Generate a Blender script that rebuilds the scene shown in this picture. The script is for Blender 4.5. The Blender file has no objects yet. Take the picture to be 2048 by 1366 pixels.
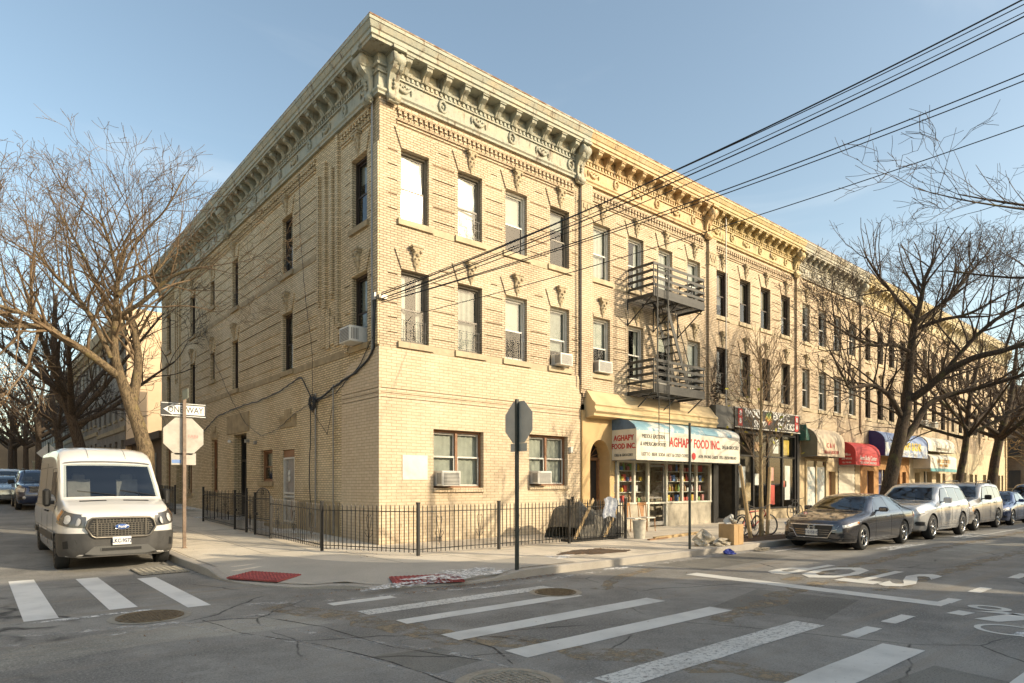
import bpy, bmesh, math, random
from mathutils import Vector, Matrix
from math import radians, sin, cos, pi
random.seed(7)
R = random.Random(11)
S = bpy.context.scene
COL = S.collection
# ---------------------------------------------------------------- camera, sky, sun, exposure
cam = bpy.data.cameras.new('camera'); camo = bpy.data.objects.new('camera', cam); COL.objects.link(camo)
camo.location = (-8.16, -14.97, 1.7); camo.rotation_euler = (radians(90), 0, radians(-40.2))
cam.lens = 22.69; cam.sensor_width = 36; cam.shift_y = 0.1401; cam.clip_end = 3000; cam.clip_start = .05
S.camera = camo
SUN = Vector((.6, -1, .5)).normalized()            # towards the sun
sl = bpy.data.lights.new('sun', 'SUN'); slo = bpy.data.objects.new('sun', sl); COL.objects.link(slo)
sl.energy = 2.25; sl.angle = radians(.5); sl.color = (1, .845, .61)
slo.rotation_euler = SUN.to_track_quat('Z', 'Y').to_euler(); slo.location = (20, -30, 30)
W = bpy.data.worlds.new('World'); S.world = W; W.use_nodes = True
wn = W.node_tree.nodes; bg = wn['Background']; sky = wn.new('ShaderNodeTexSky')
sky.sky_type = 'NISHITA'; sky.sun_disc = False; sky.sun_elevation = math.asin(SUN.z)
sky.sun_rotation = math.atan2(SUN.x, SUN.y); sky.air_density = 1.0; sky.dust_density = 2.0; sky.ozone_density = 1.2
tn = wn.new('ShaderNodeMix'); tn.data_type = 'RGBA'; tn.blend_type = 'MULTIPLY'; tn.inputs[0].default_value = 1; tn.inputs[7].default_value = (1.04, .975, .82, 1)
W.node_tree.links.new(sky.outputs[0], tn.inputs[6]); tcn = wn.new('ShaderNodeTexCoord'); mpn = wn.new('ShaderNodeMapping'); mpn.inputs['Scale'].default_value = (1.2, 1.2, 4.5); cn = wn.new('ShaderNodeTexNoise'); cn.inputs['Scale'].default_value = 2.1; cn.inputs['Detail'].default_value = 6; cn.inputs['Distortion'].default_value = .8
mrn = wn.new('ShaderNodeMapRange'); mrn.interpolation_type = 'SMOOTHSTEP'; mrn.inputs[1].default_value = .50; mrn.inputs[2].default_value = .85; mrn.inputs[4].default_value = .30; cm_ = wn.new('ShaderNodeMix'); cm_.data_type = 'RGBA'; cm_.inputs[7].default_value = (4.4, 4.5, 4.4, 1)
for a_, b_ in ((tcn.outputs['Generated'], mpn.inputs[0]), (mpn.outputs[0], cn.inputs['Vector']), (cn.outputs['Fac'], mrn.inputs[0]), (mrn.outputs[0], cm_.inputs[0]), (tn.outputs[2], cm_.inputs[6]), (cm_.outputs[2], bg.inputs[0])): W.node_tree.links.new(a_, b_); bg.inputs[1].default_value = .125
S.view_settings.view_transform = 'Standard'; S.view_settings.look = 'None'; S.view_settings.gamma = 1
S.view_settings.exposure = 1.28
S.cycles.max_bounces = 6; S.cycles.diffuse_bounces = 4; S.cycles.glossy_bounces = 2; S.cycles.transmission_bounces = 3
S.cycles.transparent_max_bounces = 12; S.cycles.caustics_reflective = False; S.cycles.caustics_refractive = False
# ---------------------------------------------------------------- helpers
def tag(o, label=None, cat=None, group=None, kind=None):
    if label: o['label'] = label
    if cat: o['category'] = cat
    if group: o['group'] = group
    if kind: o['kind'] = kind
    return o
ORG = {}
def thing(name, loc, label, cat, group=None):
    o = bpy.data.objects.new(name, None); COL.objects.link(o); o.location = loc; o.empty_display_size = .2
    ORG[o.name] = Vector(loc)
    return tag(o, label, cat, group)
class MB:
    def __init__(s): s.v = []; s.f = []; s.mi = []; s.sm = []; s.T = None
    def add(s, vs, fs, mi=0, sm=False):
        n = len(s.v)
        if s.T: vs = [s.T(*p) for p in vs]
        s.v.extend(vs)
        for f in fs: s.f.append(tuple(i + n for i in f)); s.mi.append(mi); s.sm.append(sm)
        return s
    def box(s, x0, x1, y0, y1, z0, z1, mi=0):
        return s.add([(x0,y0,z0),(x1,y0,z0),(x1,y1,z0),(x0,y1,z0),(x0,y0,z1),(x1,y0,z1),(x1,y1,z1),(x0,y1,z1)],
              [(0,3,2,1),(4,5,6,7),(0,1,5,4),(1,2,6,5),(2,3,7,6),(3,0,4,7)], mi)
    def bbox(s, x0, x1, y0, y1, z0, z1, b=.02, mi=0):     # chamfered box
        X = [x0, x0+b, x1-b, x1]; Y = [y0, y0+b, y1-b, y1]; Z = [z0, z0+b, z1-b, z1]
        bm = bmesh.new(); pts = set()
        for sx in (0, 1):
            for sy in (0, 1):
                for sz in (0, 1):
                    ex, ix = (X[0], X[1]) if sx == 0 else (X[3], X[2]); ey, iy = (Y[0], Y[1]) if sy == 0 else (Y[3], Y[2]); ez, iz = (Z[0], Z[1]) if sz == 0 else (Z[3], Z[2])
                    for p in ((ex, iy, iz), (ix, ey, iz), (ix, iy, ez)): bm.verts.new(p)
        bmesh.ops.convex_hull(bm, input=bm.verts); bm.verts.index_update()
        bm.verts.ensure_lookup_table()
        s.add([tuple(v.co) for v in bm.verts], [tuple(v.index for v in f.verts) for f in bm.faces], mi); bm.free(); return s
    def obox(s, c, ax, ay, az, mi=0):                      # oriented box: centre + half axes
        c = Vector(c); ax, ay, az = Vector(ax), Vector(ay), Vector(az)
        P = [c-ax-ay-az, c+ax-ay-az, c+ax+ay-az, c-ax+ay-az, c-ax-ay+az, c+ax-ay+az, c+ax+ay+az, c-ax+ay+az]
        return s.add([tuple(p) for p in P], [(0,3,2,1),(4,5,6,7),(0,1,5,4),(1,2,6,5),(2,3,7,6),(3,0,4,7)], mi)
    def prism(s, pts, a, b, plane='xz', mi=0, sm=False):           # closed polygon extruded along the third axis a..b
        n = len(pts)
        def q(p, t): return {'xz': (p[0], t, p[1]), 'yz': (t, p[0], p[1]), 'xy': (p[0], p[1], t)}[plane]
        vs = [q(p, a) for p in pts] + [q(p, b) for p in pts]
        s.add(vs, [tuple(range(n))[::-1], tuple(range(n, 2*n))], mi)
        n0 = len(s.v) - 2*n
        for i in range(n):
            j = (i+1) % n; s.f.append((n0+i, n0+j, n0+n+j, n0+n+i)); s.mi.append(mi); s.sm.append(sm)
        return s
    def tube(s, pts, rad, k=6, mi=0, cap=True, sm=True):
        pts = [Vector(p) for p in pts]; n = len(pts)
        if not isinstance(rad, (list, tuple)): rad = [rad]*n
        vs = []; u = None
        for i, p in enumerate(pts):
            d = (pts[min(i+1, n-1)] - pts[max(i-1, 0)])
            d = d.normalized() if d.length > 1e-9 else Vector((0,0,1))
            if u is None: u = d.orthogonal().normalized()
            else:
                u = u - d*u.dot(d); u = u.normalized() if u.length > 1e-6 else d.orthogonal().normalized()
            w = d.cross(u)
            for j in range(k):
                a = 2*pi*j/k; vs.append(tuple(p + (u*cos(a) + w*sin(a))*rad[i]))
        fs = [(i*k+j, i*k+(j+1)%k, (i+1)*k+(j+1)%k, (i+1)*k+j) for i in range(n-1) for j in range(k)]
        s.add(vs, fs, mi, sm)
        if cap: s.add(vs[:k], [tuple(range(k))[::-1]], mi); s.add(vs[-k:], [tuple(range(k))], mi)
        return s
    def lathe(s, prof, c, axis='z', k=16, mi=0, sm=True, sx=1, sy=1, cap=True):     # prof: (r, h)
        vs = []
        for r, h in prof:
            for j in range(k):
                a = 2*pi*j/k; x, y = r*cos(a)*sx, r*sin(a)*sy
                vs.append({'z': (c[0]+x, c[1]+y, c[2]+h), 'y': (c[0]+x, c[1]+h, c[2]+y), 'x': (c[0]+h, c[1]+x, c[2]+y)}[axis])
        n = len(prof)
        fs = [(i*k+j, i*k+(j+1)%k, (i+1)*k+(j+1)%k, (i+1)*k+j) for i in range(n-1) for j in range(k)]
        s.add(vs, fs, mi, sm)
        if not cap: return s
        s.add(vs[:k], [tuple(range(k))[::-1]], mi); s.add(vs[-k:], [tuple(range(k))], mi); return s
    def grid(s, P, nu, nv, mi=0, sm=True):
        s.add([tuple(P(i/nu, j/nv)) for i in range(nu+1) for j in range(nv+1)],
              [(i*(nv+1)+j, (i+1)*(nv+1)+j, (i+1)*(nv+1)+j+1, i*(nv+1)+j+1) for i in range(nu) for j in range(nv)], mi, sm); return s
    def mesh(s, name, mats, off=None, fix=False):
        me = bpy.data.meshes.new(name)
        vs = s.v if off is None else [(p[0]-off[0], p[1]-off[1], p[2]-off[2]) for p in s.v]
        me.from_pydata(vs, [], s.f)
        for m in (mats if isinstance(mats, (list, tuple)) else [mats]): me.materials.append(m)
        me.polygons.foreach_set('material_index', s.mi); me.polygons.foreach_set('use_smooth', s.sm)
        if fix:
            bm = bmesh.new(); bm.from_mesh(me); bmesh.ops.remove_doubles(bm, verts=bm.verts, dist=1e-5); bmesh.ops.recalc_face_normals(bm, faces=bm.faces); bm.to_mesh(me); bm.free()
        me.update(); return me
    def build(s, name, mats, parent=None, world=True, fix=False, label=None, cat=None, group=None, kind=None):
        off = None
        if parent is not None and world:
            off = ORG.get(parent.name) 
            ORGc = off
        me = s.mesh(name, mats, off, fix)
        o = bpy.data.objects.new(name, me); COL.objects.link(o)
        if parent is not None:
            o.parent = parent
            if world: ORG[o.name] = off if off is not None else Vector((0,0,0))
        return tag(o, label, cat, group, kind)
def top(mb, name, mats, loc, label, cat, group=None, fix=False):        # a thing that is one mesh, origin at loc
    me = mb.mesh(name, mats, loc, fix); o = bpy.data.objects.new(name, me); COL.objects.link(o); o.location = loc
    ORG[o.name] = Vector(loc); return tag(o, label, cat, group)
def each(par, name, m_, T, boxes):                                   # one part per box
    for b in boxes: q = MB(); q.T = T; q.box(*b); q.build(name, m_, par)
def struct(mb, name, mats, kind='structure'):
    o = mb.build(name, mats); o['kind'] = kind; return o
def kids(o): return [c for c in bpy.data.objects if c.parent == o]
CH = {}
def reg(root):                                                         # remember a finished prototype's tree
    t = {}
    for o in bpy.data.objects:
        if o.parent: t.setdefault(o.parent.name, []).append(o)
    CH[root.name] = t
def copy_tree(src, loc, rz, label=None, parent=None, group=None, root=None, scale=None):
    root = root or src.name
    if root not in CH: reg(src)
    c = src.copy(); COL.objects.link(c)
    if parent is not None: c.parent = parent
    if loc is not None: c.location = loc; c.rotation_euler = (0, 0, rz)
    if scale: c.scale = scale
    if label: c['label'] = label
    if group: c['group'] = group
    for ch in CH[root].get(src.name, []): copy_tree(ch, None, 0, None, c, None, root)
    return c
# ---------------------------------------------------------------- materials
MAT = {}
def nt(name):
    m = bpy.data.materials.new(name); m.use_nodes = True; t = m.node_tree; b = t.nodes['Principled BSDF']; MAT[name] = m
    return m, t, b, t.nodes, t.links.new
def rgb(n, c): n.default_value = (c[0], c[1], c[2], 1)
def mixc(N, L, fac, a, b, mode='MIX'):
    x = N.new('ShaderNodeMix'); x.data_type = 'RGBA'; x.blend_type = mode
    if isinstance(fac, (int, float)): x.inputs[0].default_value = fac
    else: L(fac, x.inputs[0])
    for s_, v in ((x.inputs[6], a), (x.inputs[7], b)):
        if isinstance(v, tuple): s_.default_value = (v[0], v[1], v[2], 1)
        else: L(v, s_)
    return x.outputs[2]
def noise(N, L, sc, det=4, rough=.6, vec=None, dist=0):
    n = N.new('ShaderNodeTexNoise'); n.inputs['Scale'].default_value = sc; n.inputs['Detail'].default_value = det
    n.inputs['Roughness'].default_value = rough; n.inputs['Distortion'].default_value = dist
    if vec is not None: L(vec, n.inputs['Vector'])
    return n.outputs['Fac']
def ramp(N, L, f, a, b):
    m = N.new('ShaderNodeMapRange'); m.interpolation_type = 'SMOOTHSTEP'; L(f, m.inputs[0]); m.inputs[1].default_value = a; m.inputs[2].default_value = b
    return m.outputs[0]
def pos(N): return N.new('ShaderNodeNewGeometry').outputs['Position']
def bumpn(N, L, h, b, st=.3, dist=.02):
    n = N.new('ShaderNodeBump'); n.inputs['Strength'].default_value = st; n.inputs['Distance'].default_value = dist
    L(h, n.inputs['Height']); L(n.outputs[0], b.inputs['Normal'])
def mat(name, c, rough=.75, var=.25, sc=6, metal=0, bump=0, bsc=30, c2=None, th=(.35, .7), coat=0, spec=None):
    if name in MAT: return MAT[name]
    m, t, b, N, L = nt(name)
    b.inputs['Roughness'].default_value = rough; b.inputs['Metallic'].default_value = metal
    if coat: b.inputs['Coat Weight'].default_value = coat; b.inputs['Coat Roughness'].default_value = .04
    if spec is not None: b.inputs['Specular IOR Level'].default_value = spec
    if var or c2:
        p = pos(N); f = ramp(N, L, noise(N, L, sc, 6, .65, p), *th)
        c2 = c2 or tuple(x*(1-var) for x in c)
        L(mixc(N, L, f, tuple(c), tuple(c2)), b.inputs['Base Color'])
        if bump: bumpn(N, L, noise(N, L, bsc, 4, .6, p), b, bump)
    else: rgb(b.inputs['Base Color'], c)
    return m
def brick(name, c1, c2, mort, bw=.215, bh=.068, ms=.011, stain=.25, dirt=(.2,.16,.1)):
    m, t, b, N, L = nt(name); b.inputs['Roughness'].default_value = .85
    g = pos(N); sp = N.new('ShaderNodeSeparateXYZ'); L(g, sp.inputs[0]); a = N.new('ShaderNodeMath'); L(sp.outputs[0], a.inputs[0]); L(sp.outputs[1], a.inputs[1])
    cb = N.new('ShaderNodeCombineXYZ'); L(a.outputs[0], cb.inputs[0]); L(sp.outputs[2], cb.inputs[1])
    k = N.new('ShaderNodeTexBrick'); L(cb.outputs[0], k.inputs['Vector']); k.inputs['Scale'].default_value = 1
    k.inputs['Brick Width'].default_value = bw; k.inputs['Row Height'].default_value = bh; k.inputs['Mortar Size'].default_value = ms
    k.inputs['Mortar Smooth'].default_value = .2; k.inputs['Bias'].default_value = -.1
    rgb(k.inputs['Color1'], c1); rgb(k.inputs['Color2'], c2); rgb(k.inputs['Mortar'], mort)
    c = mixc(N, L, ramp(N, L, noise(N, L, 28, 3, .7, g), .3, .75), k.outputs['Color'], tuple(x*.72 for x in c1)) if False else k.outputs['Color']
    mu = N.new('ShaderNodeMapping'); L(g, mu.inputs[0]); mu.inputs['Scale'].default_value = (1, 1, .35)
    f = ramp(N, L, noise(N, L, .9, 8, .7, mu.outputs[0]), .45, .85); fm = N.new('ShaderNodeMath'); fm.operation = 'MULTIPLY'; L(f, fm.inputs[0]); fm.inputs[1].default_value = stain
    c = mixc(N, L, fm.outputs[0], c, dirt)
    ms_ = N.new('ShaderNodeMapping'); L(g, ms_.inputs[0]); ms_.inputs['Scale'].default_value = (1, 1, .12)
    f3 = ramp(N, L, noise(N, L, 3.2, 5, .7, ms_.outputs[0]), .52, .8); f4 = N.new('ShaderNodeMath'); f4.operation = 'MULTIPLY'; L(f3, f4.inputs[0]); f4.inputs[1].default_value = stain*1.1
    c = mixc(N, L, f4.outputs[0], c, (.24,.19,.12))
    c = mixc(N, L, ramp(N, L, noise(N, L, .35, 3, .6, g), .4, .75), c, mixc(N, L, .35, c, (.75,.66,.48)))
    f2 = ramp(N, L, noise(N, L, 9, 4, .7, g), .4, .9); c = mixc(N, L, f2, c, mixc(N, L, .28, c, (.05, .035, .015)))
    L(c, b.inputs['Base Color'])
    iv = N.new('ShaderNodeMath'); iv.operation = 'SUBTRACT'; iv.inputs[0].default_value = 1; L(k.outputs['Fac'], iv.inputs[1])
    bumpn(N, L, iv.outputs[0], b, .6, .012); return m
BR_F = brick('brick_buff', (.60,.475,.335), (.48,.37,.25), (.19,.145,.09))
BR_L = brick('brick_side', (.76,.60,.37), (.54,.42,.245), (.19,.14,.075), stain=.35)
BR_N = brick('brick_reclad', (.64,.515,.36), (.57,.445,.30), (.41,.32,.20), bw=.30, bh=.083, ms=.009, stain=.12)
BR_D = brick('brick_brown', (.22,.13,.07), (.15,.09,.05), (.2,.16,.11))
BR_R = brick('brick_grey', (.25,.22,.18), (.18,.155,.12), (.14,.12,.10)); BR_P = brick('brick_bounce_pale', (.78,.66,.46), (.72,.58,.4), (.5,.4,.26)); FR_T = None  # BR_P is paled to bounce more sun onto the side wall
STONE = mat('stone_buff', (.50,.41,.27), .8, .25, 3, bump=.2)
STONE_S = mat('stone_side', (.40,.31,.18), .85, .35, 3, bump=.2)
TERRA = mat('terracotta_ornament', (.48,.39,.25), .8, .45, 14, bump=.3)
STUC = mat('stucco_tan', (.58,.41,.20), .85, .12, 2, bump=.1)
PEACH = mat('stucco_peach', (.66,.50,.33), .9, .12, .6)
FR_D = mat('window_frame_dark', (.045,.03,.022), .5, .2); FR_W = mat('window_frame_white', (.62,.6,.54), .5, .15); FR_B = mat('window_frame_brown', (.27,.13,.06), .5, .2)
FR_T = mat('window_frame_taupe', (.17,.145,.11), .5, .2)
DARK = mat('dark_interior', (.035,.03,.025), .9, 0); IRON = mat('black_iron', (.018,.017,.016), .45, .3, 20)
IRON_G = mat('fire_escape_paint', (.045,.044,.04), .6, .4, 9)
CURT = mat('curtain_white', (.50,.48,.41), .9, .15, 4); CURT2 = mat('curtain_grey', (.33,.325,.28), .9, .25, 5); CURTB = mat('curtain_sun_glare', (.92,.90,.84), .3, .1, 3)  # last one: sun reflections on two upper windows put into a glossy white curtain
WOOD = mat('wood_brown', (.28,.15,.07), .7, .3, 10); WOOD_L = mat('wood_raw', (.50,.36,.19), .8, .25, 10)
METAL = mat('metal_grey', (.32,.31,.29), .45, .2, 8, .6); ACW = mat('ac_white', (.66,.64,.58), .5, .12); ACG = mat('ac_grille', (.10,.10,.095), .5, 0)
CHROME = mat('chrome', (.75,.75,.75), .12, 0, metal=1); RUBBER = mat('rubber', (.02,.02,.02), .8, .2, 20); PLASTIC = mat('plastic_black', (.025,.025,.027), .45, 0)
SNOW = mat('snow_dirty', (.78,.78,.76), .8, .25, 8, bump=.5)
WHITE = mat('sign_white', (.75,.74,.70), .6, .06, 5)
def glass(name, tint=(.9,.95,.95), refl=1.0):
    m, t, b, N, L = nt(name); N.remove(b)
    tr = N.new('ShaderNodeBsdfTransparent'); tr.inputs[0].default_value = (*tint, 1); gl = N.new('ShaderNodeBsdfGlossy'); gl.inputs['Roughness'].default_value = .05
    fr = N.new('ShaderNodeLayerWeight'); fr.inputs[0].default_value = .5; pw = N.new('ShaderNodeMath'); pw.operation = 'POWER'; L(fr.outputs['Facing'], pw.inputs[0]); pw.inputs[1].default_value = 3.2; ml = N.new('ShaderNodeMath'); ml.operation = 'MULTIPLY_ADD'; ml.use_clamp = True; L(pw.outputs[0], ml.inputs[0]); ml.inputs[1].default_value = .6; ml.inputs[2].default_value = .035*refl
    p = pos(N); bp = N.new('ShaderNodeBump'); bp.inputs['Strength'].default_value = .03; bp.inputs['Distance'].default_value = .05; L(noise(N, L, 1.6, 1, .4, p), bp.inputs['Height'])
    L(bp.outputs[0], gl.inputs['Normal'])
    mx = N.new('ShaderNodeMixShader'); L(ml.outputs[0], mx.inputs[0]); L(tr.outputs[0], mx.inputs[1]); L(gl.outputs[0], mx.inputs[2])
    L(mx.outputs[0], N['Material Output'].inputs[0]); return m
GLASS = glass('window_glass', (.8,.85,.84), 1.5); GLASS_C = glass('shop_glass', (.92,.95,.95), .7)
def flat(name, c, rough=.6): return mat(name, c, rough, 0)
FONT = None
def text(s, size, M, name, m, parent=None, extr=.004, bold=.0, sx=1., sp=1., align='CENTER', lab=None):
    cu = bpy.data.curves.new('t', 'FONT'); cu.body = s; cu.size = size; cu.extrude = extr; cu.align_x = align; cu.align_y = 'CENTER'; cu.offset = bold; cu.space_character = sp; cu.resolution_u = 2
    o = bpy.data.objects.new('t', cu); COL.objects.link(o); dg = bpy.context.evaluated_depsgraph_get()
    me = bpy.data.meshes.new_from_object(o.evaluated_get(dg)); bpy.data.objects.remove(o); bpy.data.curves.remove(cu)
    off = ORG.get(parent.name, Vector((0,0,0))) if parent else Vector((0,0,0))
    for v in me.vertices: v.co = M @ Vector((v.co.x*sx, v.co.y, v.co.z)) - off
    me.materials.clear(); me.materials.append(m); me.name = name
    ob = bpy.data.objects.new(name, me); COL.objects.link(ob)
    if parent: ob.parent = parent; ORG[ob.name] = off
    if lab: ob['label'] = lab
    return ob
def TM(o, x, y):                                            # matrix: text x axis, y axis at origin o
    x = Vector(x).normalized(); y = Vector(y).normalized(); z = x.cross(y)
    return Matrix(((x.x, y.x, z.x, o[0]), (x.y, y.y, z.y, o[1]), (x.z, y.z, z.z, o[2]), (0,0,0,1)))
FRONT = lambda x, y, z: TM((x, y, z), (1,0,0), (0,0,1))        # text on the main street facade
def gz(x, y):                                                # street rises gently up the side street
    return .028*max(0., min(y, 60.)) if x < 3 else 0.
# ---------------------------------------------------------------- ground, pavement, road marks
def asphalt(name='asphalt', k_=1.0):
    m, t, b, N, L = nt(name); p = pos(N)
    c = mixc(N, L, ramp(N, L, noise(N, L, .45, 8, .72, p), .38, .64), (.14,.134,.122), (.31,.294,.262))
    c = mixc(N, L, ramp(N, L, noise(N, L, 38, 3, .85, p), .42, .72), c, (.34,.325,.29))
    c = mixc(N, L, ramp(N, L, noise(N, L, 55, 4, .9, p), .52, .66), c, (.055,.05,.045))
    c = mixc(N, L, ramp(N, L, noise(N, L, 1.1, 8, .75, p, 1.2), .60, .78), c, (.36,.345,.315))           # road salt
    mp = N.new('ShaderNodeMapping'); L(p, mp.inputs[0]); mp.inputs['Scale'].default_value = (.05, 1.3, 1)
    c = mixc(N, L, ramp(N, L, noise(N, L, 1.3, 5, .7, mp.outputs[0]), .52, .75), c, (.25,.215,.17))       # tyre streaks
    nz = N.new('ShaderNodeTexNoise'); nz.inputs['Scale'].default_value = .9; nz.inputs['Detail'].default_value = 5; L(p, nz.inputs['Vector'])
    ds = N.new('ShaderNodeMix'); ds.data_type = 'RGBA'; ds.inputs[0].default_value = .28; L(p, ds.inputs[6]); L(nz.outputs['Color'], ds.inputs[7])
    v = N.new('ShaderNodeTexVoronoi'); v.feature = 'DISTANCE_TO_EDGE'; v.inputs['Scale'].default_value = .42; L(ds.outputs[2], v.inputs['Vector'])
    k = N.new('ShaderNodeMapRange'); L(v.outputs['Distance'], k.inputs[0]); k.inputs[1].default_value = .0; k.inputs[2].default_value = .006; k.inputs[3].default_value = 1; k.inputs[4].default_value = 0
    gate = N.new('ShaderNodeMath'); gate.operation = 'MULTIPLY'; L(k.outputs[0], gate.inputs[0]); L(ramp(N, L, noise(N, L, .5, 3, .6, p), .46, .56), gate.inputs[1])
    c = mixc(N, L, gate.outputs[0], c, (.018,.017,.016))
    if k_ != 1: c = mixc(N, L, 1, c, (k_, k_, k_*.97), 'MULTIPLY')
    L(c, b.inputs['Base Color']); b.inputs['Roughness'].default_value = .8
    bumpn(N, L, noise(N, L, 110, 3, .7, p), b, .5, .01); return m
ASPH = asphalt()
def concrete(name, c1, c2, joints=1.5):
    m, t, b, N, L = nt(name); p = pos(N)
    c = mixc(N, L, ramp(N, L, noise(N, L, .8, 7, .7, p), .3, .75), c1, c2)
    c = mixc(N, L, ramp(N, L, noise(N, L, 60, 2, .8, p), .45, .8), c, tuple(x*.7 for x in c2))
    if joints:
        k = N.new('ShaderNodeTexBrick'); L(p, k.inputs['Vector']); k.inputs['Scale'].default_value = 1; k.offset = 0
        k.inputs['Brick Width'].default_value = joints; k.inputs['Row Height'].default_value = joints; k.inputs['Mortar Size'].default_value = .012
        for i in ('Color1', 'Color2'): rgb(k.inputs[i], (1,1,1))
        rgb(k.inputs['Mortar'], (.35,.32,.28)); vg = N.new('ShaderNodeTexVoronoi'); vg.inputs['Scale'].default_value = 2.6; L(p, vg.inputs['Vector']); c = mixc(N, L, ramp(N, L, vg.outputs['Distance'], .075, .05), c, tuple(x*.35 for x in c2)); c = mixc(N, L, ramp(N, L, noise(N, L, .5, 5, .7, p), .5, .75), c, tuple(x*.62 for x in c2)); c = mixc(N, L, 1, c, k.outputs['Color'], 'MULTIPLY')
    L(c, b.inputs['Base Color']); b.inputs['Roughness'].default_value = .85; bumpn(N, L, noise(N, L, 50, 3, .7, p), b, .25, .01); return m
CONC = concrete('sidewalk_concrete', (.74,.66,.53), (.58,.51,.40)); CONC_N = concrete('ramp_concrete', (.47,.43,.365), (.38,.35,.295), 0); KERB = concrete('kerb_stone', (.46,.42,.36), (.32,.29,.25), 0)
DIRT = mat('dirt', (.12,.08,.05), .95, .4, 5, bump=.8, bsc=25)
def sheet(name, P, nx, ny, m, kind='structure'):
    mb = MB(); mb.grid(P, nx, ny); return struct(mb, name, m, kind)
# one asphalt sheet to the horizon, raised along the side street
xs = [-600, -200, -60, -30, -20, -12, -8, -6, -4, -2, 0, 2.9, 3.1, 8, 20, 60, 200, 600]
ys = [-600, -200, -60, -30, -18, -12, -6, -3, 0, 10, 20, 30, 45, 60, 200, 600]
mb = MB(); mb.add([(x, y, gz(x, y)) for x in xs for y in ys], [(i*len(ys)+j, (i+1)*len(ys)+j, (i+1)*len(ys)+j+1, i*len(ys)+j+1) for i in range(len(xs)-1) for j in range(len(ys)-1)])
struct(mb, 'road', ASPH)
KX, KY, KR = -4.72, -6.05, 3.6           # kerb lines and corner radius
cx, cy = KX+KR, KY+KR
arc = [(cx - KR*cos(a), cy - KR*sin(a)) for a in [pi/2*i/14 for i in range(15)]]
def kerb_line(inset):
    L_ = [(KX+inset, y) for y in (100, 60, 45, 30, 20, 10, 4, 0, -.3, -.6, -.9, -1.2, -1.5, -1.8, -2.1)] + [(cx-(KR-inset)*cos(pi/2*i/14), cy-(KR-inset)*sin(pi/2*i/14)) for i in range(15)] + [(x, KY+inset) for x in (-.85, -.6, -.35, -.1, .15, .4, .7, 1, 1.6, 4, 7, 12, 20, 30, 45, 56)]
    return L_
def kh(x, y):                                            # kerb height: dropped at the two ramps
    h = .15
    for px, py in ((-4.35, -3.9), (-2.2, -5.8)):
        d = math.hypot(x-px, y-py); h = min(h, .15 - .115*max(0, min(1, (1.9-d)/.9)))
    return h + gz(min(x, 2), y)
o_, i_ = kerb_line(0), kerb_line(.17); mb = MB()
vs = []
for (a, b_), (c, d) in zip(o_, i_): vs += [(a, b_, -.05), (a, b_, kh(a, b_)-.012), (a+(c-a)*.12, b_+(d-b_)*.12, kh(a, b_)), (c, d, kh(a, b_)), (c, d, -.05)]
n = len(o_); mb.add(vs, [(5*i+k, 5*i+5+k, 5*i+6+k, 5*i+1+k) for i in range(n-1) for k in range(4)]); struct(mb, 'kerb', KERB)
mb = MB(); inner = i_; hub = (2.0, 0.6)
vs = []; 
for (c, d), (a, b_) in zip(inner, o_):
    vs.append((c, d, kh(a, b_)-.002))
    if d >= 0: vs += [(c+.9, d, .15+gz(0, d)), (.2, d, .15+gz(0, d))]
    elif c <= cx + .01 or d > KY + .2 or c < 1.3:
        vx, vy = hub[0]-c, hub[1]-d; l = math.hypot(vx, vy); vs += [(c+vx/l*1.25, d+vy/l*1.25, .15), (.3 + max(0, c+3)*.25, .1, .15)]
    else: vs += [(c, KY+1.3, .15), (c, .15, .15)]
mb.add(vs, [(3*i+k, 3*i+3+k, 3*i+4+k, 3*i+1+k) for i in range(n-1) for k in range(2)]); struct(mb, 'sidewalk', CONC)
# newer grey concrete poured round the two ramps
def kp(s):                                               # point along the corner kerb, s in 0..1 from (KX,-.6) to (1.6,KY)
    Lp = [(KX+.17, -.6), (KX+.17, cy)] + [(cx-(KR-.17)*cos(pi/2*i/14), cy-(KR-.17)*sin(pi/2*i/14)) for i in range(1, 15)] + [(1.2, KY+.17)]
    ds = [math.dist(Lp[i], Lp[i+1]) for i in range(len(Lp)-1)]; t = s*sum(ds)
    for i, d in enumerate(ds):
        if t <= d or i == len(ds)-1: f = t/d; return (Lp[i][0]+(Lp[i+1][0]-Lp[i][0])*f, Lp[i][1]+(Lp[i+1][1]-Lp[i][1])*f)
        t -= d
def ramp_sheet(u, v):
    x, y = kp(u); vx, vy = hub[0]-x, hub[1]-y; l = math.hypot(vx, vy); w = 1.25 if v > .45 else v/.45*1.25
    d = w if v <= .45 else 1.25 + (v-.45)/.55*(.9*math.sin(pi*min(1, u*1.1+.05))+.05)
    k = kh(*[a-b*.17 for a, b in zip((x, y), (vx/l, vy/l))]); z = k + (.15-k)*min(1, d/1.25) + .011
    return (x+vx/l*d, y+vy/l*d, z)
sheet('corner_ramp', ramp_sheet, 40, 9, CONC_N)
def patch(name, pts, z, m, kind='structure', par=None):
    mb = MB(); mb.add([(x, y, gz(x, y)+z) for x, y in pts], [tuple(range(len(pts)))]); o = mb.build(name, m, par); 
    if kind: o['kind'] = kind
    return o
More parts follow.
